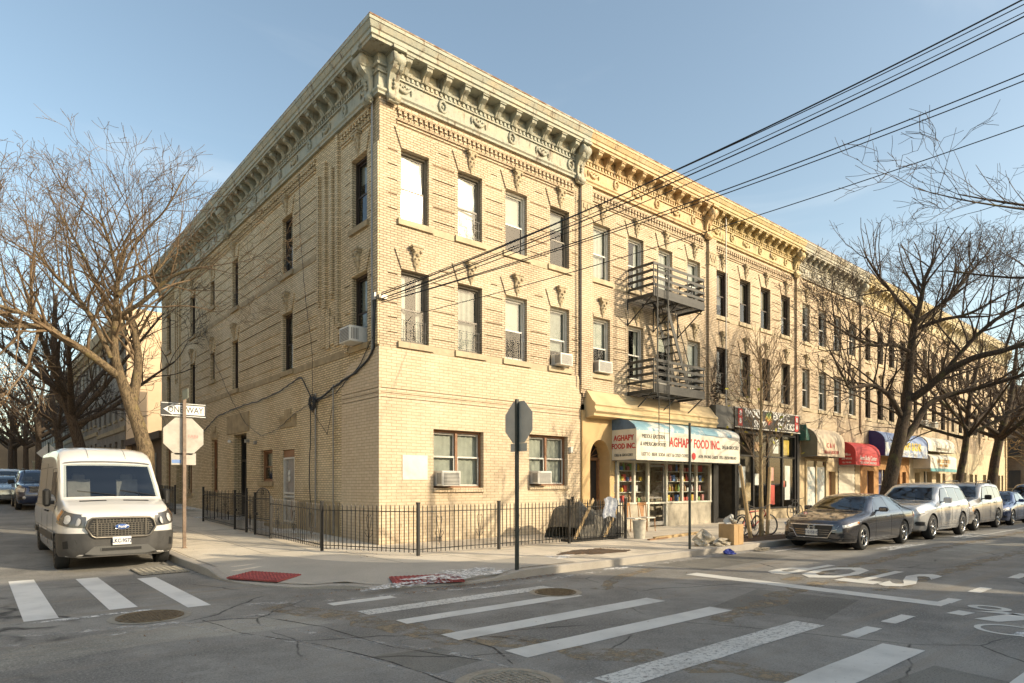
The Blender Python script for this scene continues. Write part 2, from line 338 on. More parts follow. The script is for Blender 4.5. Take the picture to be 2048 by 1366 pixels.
# worn white paint
def paint(name, worn, base=(.68,.665,.61)):
    m, t, b, N, L = nt(name); p = pos(N); f = ramp(N, L, noise(N, L, 20, 8, .8, p), .60-worn*.3, .78-worn*.3)
    f3 = ramp(N, L, noise(N, L, 1.2, 3, .6, p), .4, .8); c0 = mixc(N, L, f3, base, tuple(x*.72 for x in base))
    L(mixc(N, L, f, c0, (.10,.095,.088)), b.inputs['Base Color']); b.inputs['Roughness'].default_value = .75; bumpn(N, L, noise(N, L, 110, 3, .7, p), b, .4, .01); return m
PAINT = paint('road_paint', .12); PAINT_W = paint('road_paint_worn', .42); PAINT_N = paint('road_paint_new', .05, (.75,.74,.70))
def bar(x0, x1, y0, y1, m, skew=0, n=10):
    mb = MB(); rr = R.random
    L_ = [(x0+(x1-x0)*i/n, y0+(rr()-.5)*.012) for i in range(n+1)] + [(x1-(x1-x0)*i/n, y1+(rr()-.5)*.012) for i in range(n+1)]
    mb.add([(x+skew*(y-y0), y, .004) for x, y in L_], [tuple(range(len(L_)))]); o = struct(mb, 'crosswalk_stripe', m); return o
mb = None
for x0, x1, y0, y1 in ((-7.62,-7.26,-4.95,-.6), (-6.68,-6.34,-4.75,-1.0), (-5.82,-5.52,-5.25,-1.65), (-8.6,-8.2,-4.9,-.5)):
    m = MB(); m.add([(x0, y0, .004), (x1, y0, .004), (x1+.02, y1, .004+gz(x1, y1)), (x0+.02, y1, .004+gz(x1, y1))], [(0,1,2,3)]); struct(m, 'crosswalk_stripe', PAINT_N)
for x0, x1, y0, y1, mm in ((-4.22,-3.2,-6.42,-6.2,PAINT), (-4.15,-.75,-7.32,-7.0,PAINT_W), (-4.05,-.95,-8.12,-7.84,PAINT), (-4.05,-.35,-9.2,-8.86,PAINT), (-3.95,-.25,-10.22,-9.88,PAINT), (-3.95,-.25,-11.45,-11.1,PAINT_W), (-3.7,-.66,-12.65,-12.25,PAINT), (-3.7,-.6,-13.9,-13.5,PAINT)):
    bar(x0, x1, y0, y1, mm)
bar(2.25, 2.62, -11.95, -7.75, PAINT); 
for x0, x1 in ((-.62,.1), (.52,1.2), (2.62,3.1), (4.0,4.72), (6.4,7.3), (9.4,10.4), (12.4,13.4)): bar(x0, x1, -11.97, -11.8, PAINT)
bar(10.2, 13, -8.5, -8.4, PAINT_W); bar(7.6, 9.2, -6.75, -6.65, PAINT_W); bar(16, 40, -8.6, -8.5, PAINT_W)
o = text('STOP', 1.28, TM((4.85, -9.75, .006), (0, 1, 0), (-1, 0, 0)), 'road_lettering', PAINT, extr=0, bold=.035, sx=.82); 
for v in o.data.vertices: v.co.x = 4.85 + (v.co.x-4.85)*2.3
tag(o, kind='structure')
m = MB()                                                # cyclist symbol: head, body, arm and wheels
m.add([(2.62+.2*cos(a*pi/12)*r, -12.42+.25*sin(a*pi/12)*r, .005) for r in (1, .55) for a in range(24)], [(a, (a+1)%24, 24+(a+1)%24, 24+a) for a in range(24)])
for q in ([(2.2,-12.35),(2.3,-12.9),(2.45,-12.6)], [(2.1,-12.2),(1.75,-12.15),(1.72,-12.35),(2.05,-12.4)], [(2.45,-12.75),(1.6,-12.5),(1.6,-12.75),(2.3,-13.1),(2.5,-13.1)], [(2.3,-13.1),(1.5,-13.0),(1.5,-13.2),(2.5,-13.3)]): m.add([(x, y, .005) for x, y in q], [tuple(range(len(q)))])
for wy in (-12.95, -13.75): m.add([(1.15+.33*cos(a*pi/12)*r, wy+.33*sin(a*pi/12)*r, .005) for r in (1, .8) for a in range(24)], [(a, (a+1)%24, 24+(a+1)%24, 24+a) for a in range(24)])
struct(m, 'cycle_symbol', PAINT)
# tactile pads with real domes
TACT = mat('tactile_red', (.36,.075,.07), .8, .35, 4)
def tactile(cx_, cy_, ang, w, d, label, z=.085, tilt=.0):
    m = MB(); ca, sa = cos(ang), sin(ang)
    def T(a, b): return (cx_+a*ca-b*sa, cy_+a*sa+b*ca)
    def zz(a, b): return z + tilt*b
    q = [(-w/2,-d/2),(w/2,-d/2),(w/2,d/2),(-w/2,d/2)]
    m.add([(*T(*p), zz(*p)-.02) for p in q]+[(*T(*p), zz(*p)+.006) for p in q], [(4,5,6,7),(0,1,5,4),(1,2,6,5),(2,3,7,6),(3,0,4,7)])
    nx, ny = int(w/.075), int(d/.075)
    for i in range(nx):
        for j in range(ny):
            a, b = -w/2+(i+.5)*w/nx, -d/2+(j+.5)*d/ny; x, y = T(a, b); zc = zz(a, b)+.006
            m.add([(x-.018,y-.018,zc),(x+.018,y-.018,zc),(x+.018,y+.018,zc),(x-.018,y+.018,zc),(x-.01,y-.01,zc+.012),(x+.01,y-.01,zc+.012),(x+.01,y+.01,zc+.012),(x-.01,y+.01,zc+.012)], [(4,5,6,7),(0,1,5,4),(1,2,6,5),(2,3,7,6),(3,0,4,7)])
    return top(m, 'tactile_paving', TACT, (cx_, cy_, z), label, 'tactile paving', 'red tactile pads on the corner ramps')
tactile(-4.15, -3.45, radians(-62), 1.12, .6, 'clean red tactile pad set in the kerb ramp nearest the white van', .095, .06)
tactile(-2.12, -5.55, radians(-22), 1.2, .6, 'red tactile pad half covered by snow on the ramp near the grey stop sign post', .088, .06)
# manholes and catch basin
IRONC = mat('cast_iron_cover', (.20,.15,.09), .6, .45, 15, .3, bump=.3); STEELC = mat('utility_cover_pale', (.36,.33,.27), .6, .35, 15, .2)
def manhole(x, y, r, m_, label, pat):
    m = MB(); z = gz(x, y)+.004
    m.lathe([(r, 0), (r, .012), (r*.97, .016), (r*.93, .016), (r*.92, .006), (0.01, .006)], (x, y, z), k=40, sm=False)
    st = r/ (7 if pat else 9)
    for i in range(-9, 10):
        for j in range(-9, 10):
            px, py = i*st, j*st
            if math.hypot(px, py) < r*.84:
                if pat: 
                    a, b = (st*.42, st*.12) if (i+j) % 2 else (st*.12, st*.42)
                    m.box(x+px-a, x+px+a, y+py-b, y+py+b, z+.004, z+.014)
                else: m.box(x+px-st*.3, x+px+st*.3, y+py-st*.3, y+py+st*.3, z+.004, z+.014)
    m.lathe([(r+.0, -.004), (r+.09, .001), (r+.09, .0015)], (x, y, z), k=40, mi=1)
    return top(m, 'manhole_cover', [m_, STEELC], (x, y, z), label, 'manhole cover', 'iron covers in the roadway')
manhole(-6.35, -5.6, .39, IRONC, 'rusty round manhole cover beside the crosswalk in front of the white van', False)
manhole(-4.62, -10.75, .38, STEELC, 'pale round utility cover cut off by the bottom edge of the photo', True)
manhole(-1.05, -7.62, .33, IRONC, 'small brown manhole cover between the two worn crosswalk stripes', False)
m = MB(); gx, gy = -5.25, -.75
m.box(gx-.42, gx+.42, gy-.55, gy+.55, .002, .006, 1)
for i in range(9):
    a = -.4+i*.1; m.box(gx+a-.014, gx+a+.014, gy-.53, gy+.53, .008, .03)
for i in range(11):
    a = -.5+i*.1; m.box(gx-.42, gx+.42, gy+a-.014, gy+a+.014, .01, .028)
top(m, 'catch_basin_grate', [STEELC, DARK], (gx, gy, 0), 'iron drain grate in the gutter under the front bumper of the white van', 'drain grate')
# dirt pits, leaf litter, snow
def blob(x, y, rx, ry, n=22, j=.35, rz=0, seed=0):
    r = random.Random(seed); ph = [r.random()*6.28 for _ in range(4)]; out = []
    for i in range(n):
        a = 2*pi*i/n; k = 1 + j*(.5*sin(2*a+ph[0])+.35*sin(3*a+ph[1])+.3*sin(5*a+ph[2])+.25*sin(9*a+ph[3])) + r.uniform(-j, j)*.3
        px, py = rx*k*cos(a), ry*k*sin(a); out.append((x+px*cos(rz)-py*sin(rz), y+px*sin(rz)+py*cos(rz)))
    return out
def mound(name, x, y, rx, ry, h, z, m_, seed=0, rz=0, label=None, cat=None, group=None, kind=None, j=.35):
    ring = blob(x, y, rx, ry, 40, j, rz, seed); r = random.Random(seed+5); mb = MB(); vs = []
    for k, (s, hh) in enumerate(((1, 0), (.9, .3), (.7, .75), (.45, 1), (.2, .8))):
        for (a, b) in ring:
            vs.append((x+(a-x)*s, y+(b-y)*s, z + (h*hh*r.uniform(.45, 1.15) if k else 0)))
    vs.append((x, y, z+h)); n = 40
    fs = [(k*n+i, k*n+(i+1)%n, (k+1)*n+(i+1)%n, (k+1)*n+i) for k in range(4) for i in range(n)] + [(4*n+i, 4*n+(i+1)%n, 5*n) for i in range(n)]
    mb.add(vs, fs, 0, True)
    if kind: return struct(mb, name, m_, kind)
    return top(mb, name, m_, (x, y, z), label, cat, group)
mound('tree_pit_soil', 9.6, -5.25, 2.0, .62, .05, .15, DIRT, 3, kind='structure', j=.1)
mound('tree_pit_soil', 2.9, -4.75, .95, .42, .05, .15, DIRT, 5, kind='structure'); mound('tree_pit_soil', -4.0, 6.3, .6, .9, .05, .3, DIRT, 7, kind='structure')
mb = MB(); LEAF = mat('dead_leaves', (.25,.13,.05), .9, .5, 40)
def litter(n, x0, x1, y0, y1, z, s=.03):
    for _ in range(n):
        x, y = R.uniform(x0, x1), R.uniform(y0, y1); a = R.uniform(0, 6.3); q = R.uniform(.4, 1)*s; h = R.uniform(0, .02)
        mb.add([(x+q*cos(a), y+q*sin(a), z+gz(x,y)+h), (x-q*.5*sin(a), y+q*.5*cos(a), z+gz(x,y)+.004), (x-q*cos(a), y-q*sin(a), z+gz(x,y)+R.uniform(0,.02)), (x+q*.5*sin(a), y-q*.5*cos(a), z+gz(x,y)+.004)], [(0,1,2,3)])
litter(260, 2.0, 3.8, -5.15, -4.4, .17); litter(220, 8, 11.5, -5.7, -4.8, .19, .04); litter(200, -1.6, 7.2, -2.5, -.1, .152); litter(220, -1.7, -.1, 0, 12, .155); litter(160, -4.6, 1, -6.0, -5.9, .1, .02); litter(170, -2.9, .4, -6.3, -6.12, .006, .03); litter(200, -8, 8, -11, -6.3, .006, .018)
struct(mb, 'leaf_litter', LEAF, 'stuff')
SN = 'thin dirty snow patches'
m_, t_, b_, N_, L__ = nt('snow_crust'); p_ = pos(N_); rgb(b_.inputs['Base Color'], (.82,.81,.78)); b_.inputs['Roughness'].default_value = .7
L__(ramp(N_, L__, noise(N_, L__, 7, 9, .85, p_), .44, .56), b_.inputs['Alpha']); bumpn(N_, L__, noise(N_, L__, 30, 4, .7, p_), b_, .6, .02); SNOWA = m_
for k, (x, y, rx, ry, h, z, lab) in enumerate(((-1.3, -5.55, 1.0, .36, .03, .115, 'broad crusty snow patch along the kerb behind the half covered tactile pad'), (-2.5, -5.75, .55, .28, .03, .075, 'small snow scrap at the left end of the half covered tactile pad'),
    (.35, -5.7, .8, .16, .02, .13, 'narrow ridge of snow on the kerb to the right of the grey stop sign post'), (1.5, -4.95, .6, .2, .02, .148, 'snow streak on the sidewalk beside the leaf filled tree pit'),
    (-.9, 5.4, .5, 1.3, .03, .30, 'snow strip inside the iron fence beneath the white security door'), (-.9, 11.2, .5, 2.0, .04, .46, 'long snow strip inside the iron fence by the black entrance door'), (-.8, 18, .5, 1.8, .04, .66, 'farthest snow strip beside the side wall beyond the gates'), (-1.2, 2.4, .3, .8, .02, .22, 'thin snow strip near the chamfered fence corner'),
    (-6.9, -5.1, .5, .05, .008, .004, 'thin white salt crust at the near end of the side street crosswalk'), (2.1, -6.3, .5, .06, .01, .003, 'thin ice streak in the gutter left of the thin sign post'), (11.4, -8.25, .9, .12, .012, .002, 'ice streak on the road beside the dark grey sedan'), (17.5, -8.2, 1.1, .12, .012, .002, 'ice streak on the road beside the two parked sport utility vehicles'), (1.05, -13.1, .16, .06, .012, .004, 'small white snow lump on the road near the bottom right crosswalk stripes'))):
    mound('snow_patch', x, y, rx*1.15, ry*1.3, h*.6, z, SNOWA, 20+k, label=lab, cat='snow', group=SN, j=.55)
# repairs, dirt and cracks in the asphalt
def stainmat(name, c, th=.5):
    m, t, b, N, L = nt(name); p = pos(N); rgb(b.inputs['Base Color'], c); b.inputs['Roughness'].default_value = .9
    L(ramp(N, L, noise(N, L, 3.5, 9, .8, p), th-.08, th+.12), b.inputs['Alpha']); return m
ST_B = stainmat('dust_brown', (.30,.235,.15), .5); ST_S = stainmat('salt_pale', (.52,.50,.46), .53); ST_D = stainmat('tar_dark', (.05,.046,.042), .45)
def stroke(name, pts, w, m_, z=.0025, j=.3, seed=0):
    r = random.Random(seed); A, B = [], []
    P = []
    for (a, b), (c, d) in zip(pts, pts[1:]):
        n = max(2, int(math.hypot(c-a, d-b)/.25)); P += [(a+(c-a)*i/n, b+(d-b)*i/n) for i in range(n)]
    P.append(pts[-1]); n = len(P)
    for i, (x, y) in enumerate(P):
        dx, dy = P[min(i+1,n-1)][0]-P[max(i-1,0)][0], P[min(i+1,n-1)][1]-P[max(i-1,0)][1]; l = math.hypot(dx, dy) or 1
        k = w*(1+r.uniform(-j, j)); s_ = r.uniform(-j, j)*w*.8; A.append((x-dy/l*(k/2+s_), y+dx/l*(k/2+s_))); B.append((x+dy/l*(k/2-s_), y-dx/l*(k/2-s_)))
    mb = MB(); mb.add([(x, y, z+gz(x, y)) for x, y in A+B], [(i, i+1, n+i+1, n+i) for i in range(n-1)]); return struct(mb, name, m_)
for k, (pts, w, mm) in enumerate(((((-4.9,-5.9),(-4.4,-7.2),(-4.25,-8.6),(-3.6,-9.9),(-2.9,-11.2),(-2.6,-12.6)), .45, ST_B), (((-5.2,-5.5),(-3.5,-6.15),(-1.5,-6.5),(.5,-6.45),(4,-6.3),(7.5,-6.3)), .22, ST_S), (((-6.2,-6.3),(-5.4,-8.2),(-4.9,-10.4),(-4.6,-13)), .10, ST_S),
    (((-8.5,-5.6),(-6.8,-6.1),(-5.6,-6.4),(-4.6,-6.2)), .18, ST_S), (((-5.6,-6.6),(-4.9,-8.4),(-4.4,-9.6),(-4.0,-11.6)), .09, ST_S), (((-9,-5.9),(-7.4,-6.5),(-6.4,-6.4)), .12, ST_S), (((-.3,-7.9),(1.2,-7.1),(2.6,-6.8)), .25, ST_B), (((3,-9.3),(7,-9.2),(14,-9.1),(30,-9.0)), .3, ST_B), (((3,-10.9),(9,-10.8),(25,-10.7)), .25, ST_B), (((-1,-10.5),(2.5,-9.9),(6,-10.0)), .35, ST_B))): stroke('road_stain', pts, w, mm, .0022, .35, k)
for k, pts in enumerate((((-5.9,-6.2),(-5.75,-7.3),(-5.3,-8.4),(-5.05,-9.5),(-4.9,-11.5)), ((-4.55,-8.8),(-4.0,-8.9),(-3.6,-9.4),(-3.4,-10.0),(-3.0,-10.2)), ((-4.0,-8.9),(-3.95,-9.7),(-4.2,-10.3)), ((-5.3,-6.4),(-4.9,-7.6),(-4.75,-9.0),(-4.35,-10.0)), ((1.2,-8.2),(2.0,-10.0),(2.4,-12.5)))): stroke('road_crack', pts, .018, ST_D, .003, .8, 50+k)
mb = MB(); ra = [2*pi*i/14 for i in range(14)]

PA, PB = asphalt('asphalt_patch_dark', .72), asphalt('asphalt_patch_pale', 1.22)
for pts, mm in (([(-9.5,-6.9),(-6.9,-6.3),(-4.9,-6.6),(-4.7,-7.5),(-6.7,-7.2),(-9.5,-7.9)], PB), ([(-.2,-9.9),(1.7,-9.5),(1.9,-11.0),(.1,-11.3)], PA), ([(3.1,-6.4),(6.9,-6.4),(6.9,-7.5),(3.1,-7.6)], PA), ([(-3.4,-12.7),(-1.2,-12.9),(-1.4,-14.2),(-3.6,-14)], PA), ([(8,-9.4),(15,-9.4),(15,-10.5),(8,-10.5)], PB), ([(-5.1,-9.2),(-4.4,-9.3),(-4.3,-10.0),(-5.0,-10.1)], PA), ([(16,-10.0),(30,-10),(30,-11.4),(16,-11.4)], PA)): patch('asphalt_repair', pts, .0016, mm)
# ---------------------------------------------------------------- buildings
FT = lambda u, d, z: (u, -d, z)
LT = lambda u, d, z: (-d, u, z)
def wall(mb, u0, u1, z0, z1, ops, d=0, mi=0):
    us = sorted({u0, u1, *[min(max(v, u0), u1) for o in ops for v in o[:2]]}); zs = sorted({z0, z1, *[min(max(v, z0), z1) for o in ops for v in o[2:4]]})
    for i in range(len(us)-1):
        run = None
        for j in range(len(zs)-1):
            cu, cz = (us[i]+us[i+1])/2, (zs[j]+zs[j+1])/2
            if any(o[0] < cu < o[1] and o[2] < cz < o[3] for o in ops):
                if run is not None: mb.add([(us[i], d, run), (us[i+1], d, run), (us[i+1], d, zs[j]), (us[i], d, zs[j])], [(0,1,2,3)], mi); run = None
            elif run is None: run = zs[j]
        if run is not None: mb.add([(us[i], d, run), (us[i+1], d, run), (us[i+1], d, z1), (us[i], d, z1)], [(0,1,2,3)], mi)
    for o in ops:
        a, b, c, e, dp = o[:5]; q = d-dp
        mb.add([(a,d,c),(b,d,c),(b,d,e),(a,d,e),(a,q,c),(b,q,c),(b,q,e),(a,q,e)], [(0,1,5,4),(1,2,6,5),(2,3,7,6),(3,0,4,7)] + ([(4,5,6,7)] if dp < .1 else []), mi)
CA = {}
def cached(key, fn, name, mats, fix=False):
    if key not in CA:
        m = MB(); fn(m); CA[key] = m.mesh(name, mats, None, fix)
    return CA[key]
def part(name, me, par, loc=None, rz=0):
    o = bpy.data.objects.new(name, me); COL.objects.link(o); o.parent = par
    if loc is not None:
        off = ORG.get(par.name, Vector((0,0,0))); o.location = Vector(loc)-off; o.rotation_euler = (0, 0, rz)
    return o
def window(par, fac, u, z, w, h, fr=FR_D, sf=None, cur='half', guard=False, sill=True, panes=1, cm=None, two=False, rail=.48, sm=STONE):
    """u = left edge in facade coordinates"""
    k = (w, h); f0, f1 = .12, .2; x0, x1 = -w/2, w/2
    def frame(m):
        m.box(x0, x0+.055, f0, f1+.05, 0, h); m.box(x1-.055, x1, f0, f1+.05, 0, h); m.box(x0+.055, x1-.055, f0, f1+.05, h-.07, h); m.box(x0+.055, x1-.055, f0-.01, f1+.05, 0, .05)
        if two: m.box(-.04, .04, f0, f1+.05, .05, h-.07)
    def cells():
        return [(x0+.055, x1-.055)] if not two else [(x0+.055, -.04), (.04, x1-.055)]
    def sash(m):
        for a, b in cells():
            mz = .05+(h-.12)*rail
            for (z0, z1, y) in ((.05, mz+.02, f0+.03), (mz-.02, h-.07, f0+.065)):
                m.box(a, a+.04, y, y+.03, z0, z1); m.box(b-.04, b, y, y+.03, z0, z1); m.box(a+.04, b-.04, y, y+.03, z1-.045, z1); m.box(a+.04, b-.04, y, y+.03, z0, z0+.045)
    def pane(m):
        for a, b in cells():
            mz = .05+(h-.12)*rail
            for (z0, z1, y) in ((.09, mz-.02, f0+.045), (mz+.02, h-.11, f0+.08)): m.add([(a+.04, y, z0), (b-.04, y, z0), (b-.04, y, z1), (a+.04, y, z1)], [(0,1,2,3)])
    def curt(m):
        a, b, y = x0+.06, x1-.06, .27
        def cloth(a, b, z0, z1, am=.018, fr_=34): m.grid(lambda s, t: (a+(b-a)*s, y+am*sin(s*(b-a)*fr_+1.3*sin(t*3)), z0+(z1-z0)*t), 22, 3)
        c = cur
        if c == 'full': cloth(a, b, .05, h-.06)
        elif c == 'half': cloth(a, b, h*.5, h-.06, .004, 4)
        elif c == 'low': cloth(a, b, h*.3, h-.06, .003, 4)
        elif c == 'quarter': cloth(a, b, h*.68, h-.06, .003, 4)
        elif c == 'side': cloth(a, a+(b-a)*.3, .05, h-.06); cloth(b-(b-a)*.25, b, .05, h-.06)
        elif c == 'torn': m.grid(lambda s, t: (a+(b-a)*(.02+.96*s)*(1 if t > .5 else 1-.12*sin(t*9)), y-.03+.05*sin(3*s+5*t)*sin(7*t+2*s), .1+(h-.2)*t), 14, 18)
    key = (w, h, fr.name, two, rail)
    loc = (u+w/2, 0, z) if fac == 'F' else (0, u+w/2, z); rz = 0 if fac == 'F' else -pi/2
    o = part('window', cached(('fr',)+key, frame, 'window_frame', fr), par, loc, rz)
    part('sash', cached(('sa', (sf or fr).name)+key, sash, 'sash', sf or fr), o); part('pane', cached(('pa',)+key, pane, 'pane', GLASS), o)
    if cur != 'none': part('curtain', cached(('cu', w, h, cur, (cm or CURT).name), curt, 'curtain', cm or CURT), o)
    if sill: part('sill', cached(('si', w, sm.name), lambda m: m.box(x0-.11, x1+.11, -.07, .12, -.16, -.004), 'sill', sm), o)
    if guard:
        def g_(m):
            for i in range(4): m.box(x0+.1+i*(w-.2)/3, x0+.109+i*(w-.2)/3, .04, .052, .02, .62)
            for zz in (.1, .35, .6): m.box(x0, x1, .053, .063, zz, zz+.009)
        part('window_guard', cached(('gu', w), g_, 'window_guard', FR_W if fr == FR_W else IRON), o)
    return o
def keystone(par, fac, u, z):
    def k(m):
        m.box(-.18, .18, -.17, 0, .50, .55); m.box(-.15, .15, -.15, 0, .44, .50)
        def sec(w, d, z): return [(-w, 0, z), (-w, -d, z), (-w*.5, -d-.025, z), (w*.5, -d-.025, z), (w, -d, z), (w, 0, z)]
        L_ = [sec(.12, .12, .44), sec(.13, .11, .36), sec(.10, .10, .3), sec(.12, .10, .2), sec(.08, .08, .1), sec(.09, .07, .05), sec(.045, .05, -.02), sec(.03, .03, -.1)]
        m.add([p for s_ in L_ for p in s_], [(6*i+j, 6*i+j+1, 6*i+7+j, 6*i+6+j) for i in range(7) for j in range(5)] + [tuple(range(42, 48))], 0, False)
        for x, zz, r in ((-.1, .4, .045), (.1, .4, .045), (0, .3, .05), (-.05, .2, .035), (.05, .2, .035), (0, .08, .03)): m.lathe([(.001, -r), (r*.7, -r*.7), (r, 0), (r*.7, r*.7), (.001, r)], (x, -.15+(.4-zz)*.15, zz), k=6)
    loc = (u, 0, z) if fac == 'F' else (0, u, z)
    return part('keystone', cached('key', k, 'keystone', TERRA), par, loc, 0 if fac == 'F' else -pi/2)
def archblock(mb, u, w, z, fl=.2, h=.5, d=.035):                    # flared brick flat arch, slightly proud
    mb.add([(u, 0, z), (u+w, 0, z), (u+w+fl, 0, z+h), (u-fl, 0, z+h), (u, d, z), (u+w, d, z), (u+w+fl, d, z+h), (u-fl, d, z+h)], [(4,5,6,7),(0,1,5,4),(1,2,6,5),(2,3,7,6),(3,0,4,7)])
def sweep(mb, prof, path, mi=0, ends=True):
    n = len(prof); P = [path(d) for d, z in prof]; k = len(P[0])
    vs = [(P[i][j][0], P[i][j][1], prof[i][1]) for j in range(k) for i in range(n)]
    mb.add(vs, [(j*n+i, j*n+(i+1)%n, (j+1)*n+(i+1)%n, (j+1)*n+i) for j in range(k-1) for i in range(n)], mi)
    if ends: mb.add(vs[:n], [tuple(range(n))], mi); mb.add(vs[-n:], [tuple(range(n))[::-1]], mi)
PROF = [(0,11.8),(.09,11.8),(.09,11.86),(.13,11.9),(.13,11.95),(.05,11.97),(.05,12.36),(.10,12.36),(.10,12.40),(.065,12.41),(.065,12.52),(.12,12.53),(.14,12.58),(.07,12.6),(.07,12.86),(.46,12.86),(.46,12.93),(.50,12.95),(.50,13.06),(.53,13.08),(.58,13.2),(.6,13.21),(.6,13.29),(.55,13.33),(0,13.36)]
RUST = mat('rusty_flashing', (.20,.10,.05), .8, .5, 4, c2=(.5,.46,.38))
def cornmat(name, c, dirty):
    m, t, b, N, L = nt(name); p = pos(N); f = ramp(N, L, noise(N, L, 1.7, 8, .75, p), .42, .66); f2 = ramp(N, L, noise(N, L, 10, 5, .8, p), .5, .8)
    c1 = mixc(N, L, f, c, dirty); c1 = mixc(N, L, f2, c1, tuple(x*.45 for x in c)); ms_ = N.new('ShaderNodeMapping'); L(p, ms_.inputs[0]); ms_.inputs['Scale'].default_value = (1, 1, .2)
    L(mixc(N, L, ramp(N, L, noise(N, L, 4, 6, .8, ms_.outputs[0]) , .53, .68), c1, (.10,.065,.04)), b.inputs['Base Color']); b.inputs['Roughness'].default_value = .7; bumpn(N, L, noise(N, L, 25, 4, .7, p), b, .3, .02); return m
def bracket_mesh(m):
    pr = [(0,0),(0,-.30),(.03,-.34),(.08,-.33),(.12,-.27),(.17,-.2),(.26,-.15),(.31,-.12),(.33,-.06),(.33,0)]
    m.prism([(-d, z) for d, z in pr], -.09, .09, 'yz'); m.box(-.125, .125, -.38, .0, -.002, .05); m.box(-.11, .11, -.365, 0, -.035, -.004)
    m.prism([(-d*1.05-.01, z) for d, z in pr[3:8]] + [(-.1, -.2)], -.03, .03, 'yz')
def console_mesh(m):
    pr = [(0,0),(0,-1.12),(.05,-1.2),(.12,-1.18),(.16,-1.1),(.13,-1.0),(.10,-.85),(.12,-.65),(.2,-.5),(.32,-.42),(.40,-.3),(.43,-.16),(.38,-.04),(.3,0)]
    for a, b in ((-.15, -.05), (.05, .15)): m.prism([(-d, z) for d, z in pr], a, b, 'yz')
    m.prism([(-d*.93, z) for d, z in pr], -.05, .05, 'yz'); m.box(-.19, .19, -.46, 0, -.01, .07)
    for y, zz, r in ((-.3, -.2, .15), (-.11, -1.08, .08)): m.lathe([(r*.5, -.18), (r, -.175), (r, .175), (r*.5, .18)], (0, y, zz), 'x', 12)
    for zz in (-.62, -.72, -.82): m.lathe([(.001, -.05), (.04, -.02), (.05, .02), (.001, .06)], (0, -.14, zz), 'z', 6)
def wreath_mesh(m):
    m.tube([(.11*cos(a), -.02, .15*sin(a)) for a in [2*pi*i/14 for i in range(15)]], [.038+.014*(i % 2) for i in range(15)], 6); m.lathe([(.05,0),(.045,-.03),(.001,-.045)], (0,0,0), 'y', 8); m.tube([(-.05, -.02, -.16), (0, -.025, -.1), (.05, -.02, -.16)], .015, 5)
def swag_mesh(m):
    m.tube([(.24*t, -.02, .09-.16*(1-t*t)) for t in [i/9-1 for i in range(19)]], [.024+.032*math.exp(-((i-9)/5)**2) + .012*(i % 2) for i in range(19)], 6)
    for x, z in ((-.14,.06),(.14,.06),(0,.06),(-.07,.1),(.07,.1)): m.lathe([(.03,0),(.025,-.03),(.001,-.04)], (x,0,z), 'y', 6)
    for x in (-.25, .25): m.tube([(x, -.02, .1), (x*1.05, -.02, 0), (x*1.02, -.02, -.1)], [.03, .036, .012], 5)
def cornice(par, mat_, u0, u1, side=0):
    mb = MB(); path = (lambda d: [(-d, side), (-d, -d), (u1, -d)]) if side else (lambda d: [(u0, -d), (u1, -d)])
    m2 = MB(); sweep(m2, [(.3,13.33),(.57,13.33),(.58,13.36),(.3,13.42)], path); m2.build('roof_edge_flashing', RUST, par)
    m3 = mb; sweep(mb, PROF, path)
    segs = [('F', u0+.05 if not side else .1, u1-.05)] + ([('L', .1, side-.05)] if side else [])
    for fc, a, b in segs:
        m3.T = FT if fc == 'F' else LT; n = int((b-a)/.15)
        for i in range(n): q = a+(i+.5)*(b-a)/n; m3.box(q-.035, q+.035, .066, .105, 12.425, 12.515)
    m3.T = None; cor = m3.build('cornice', mat_, par)
    bm_, cm_, wm, sw = (cached((k, mat_.name), f, k, mat_, False) for k, f in (('bracket', bracket_mesh), ('console', console_mesh), ('frieze_ornament', wreath_mesh), ('frieze_swag', swag_mesh)))
    for fc, a, b in segs:
        rz = 0 if fc == 'F' else -pi/2
        cons = [a+.22, b-.1] if fc == 'F' and side else ([a+.25, 12.4, b-.2] if fc == 'L' else [b-.1])
        P = (lambda u, d, z: (u, -d, z)) if fc == 'F' else (lambda u, d, z: (-d, u, z))
        for c in cons: part('console', cm_, par, P(c, .07, 12.84), rz)
        n = int((b-a)/.61)
        for i in range(n):
            q = a+.25+(i+.5)*(b-a-.4)/n
            if min(abs(q-c) for c in cons) > .28: part('bracket', bm_, par, P(q, .07, 12.85), rz)
            if i % 2 == 0: part('frieze_ornament', wm if i % 4 else sw, par, P(q, .05, 12.17), rz)
    return cor
def brick_band(par, fc, u0, u1, m_, z=11.3):
    mb = MB(); mb.T = FT if fc == 'F' else LT
    mb.box(u0, u1, 0, .07, z+.3, z+.36); mb.box(u0, u1, 0, .05, z+.03, z+.07); mb.box(u0, u1, 0, .035, z-.05, z-.01)
    n = int((u1-u0)/.16)
    for i in range(n): q = u0+(i+.5)*(u1-u0)/n; mb.box(q-.045, q+.045, 0, .055, z+.2, z+.298); mb.box(q-.045+.02, q-.01, 0, .03, z+.12, z+.198)
    mb.build('brick_dentil_band', m_, par)
W3, W2 = 8.75, 5.5; H3, H2 = 1.88, 1.93
WU = (.64, 2.48, 4.23, 6.08); WW = .87
LOT = 7.46
def grooves(piers, floors=((W2, 6), (W3, 6)), st=.385):
    out = []
    for zb, n in floors:
        for i in range(n):
            z = zb+.2+i*st
            for a, b, *rest in piers:
                if i == 5: a, b = a+.2, b-.2
                if b-a > .12: out.append((a, b, z, z+.032, .035))
    return out
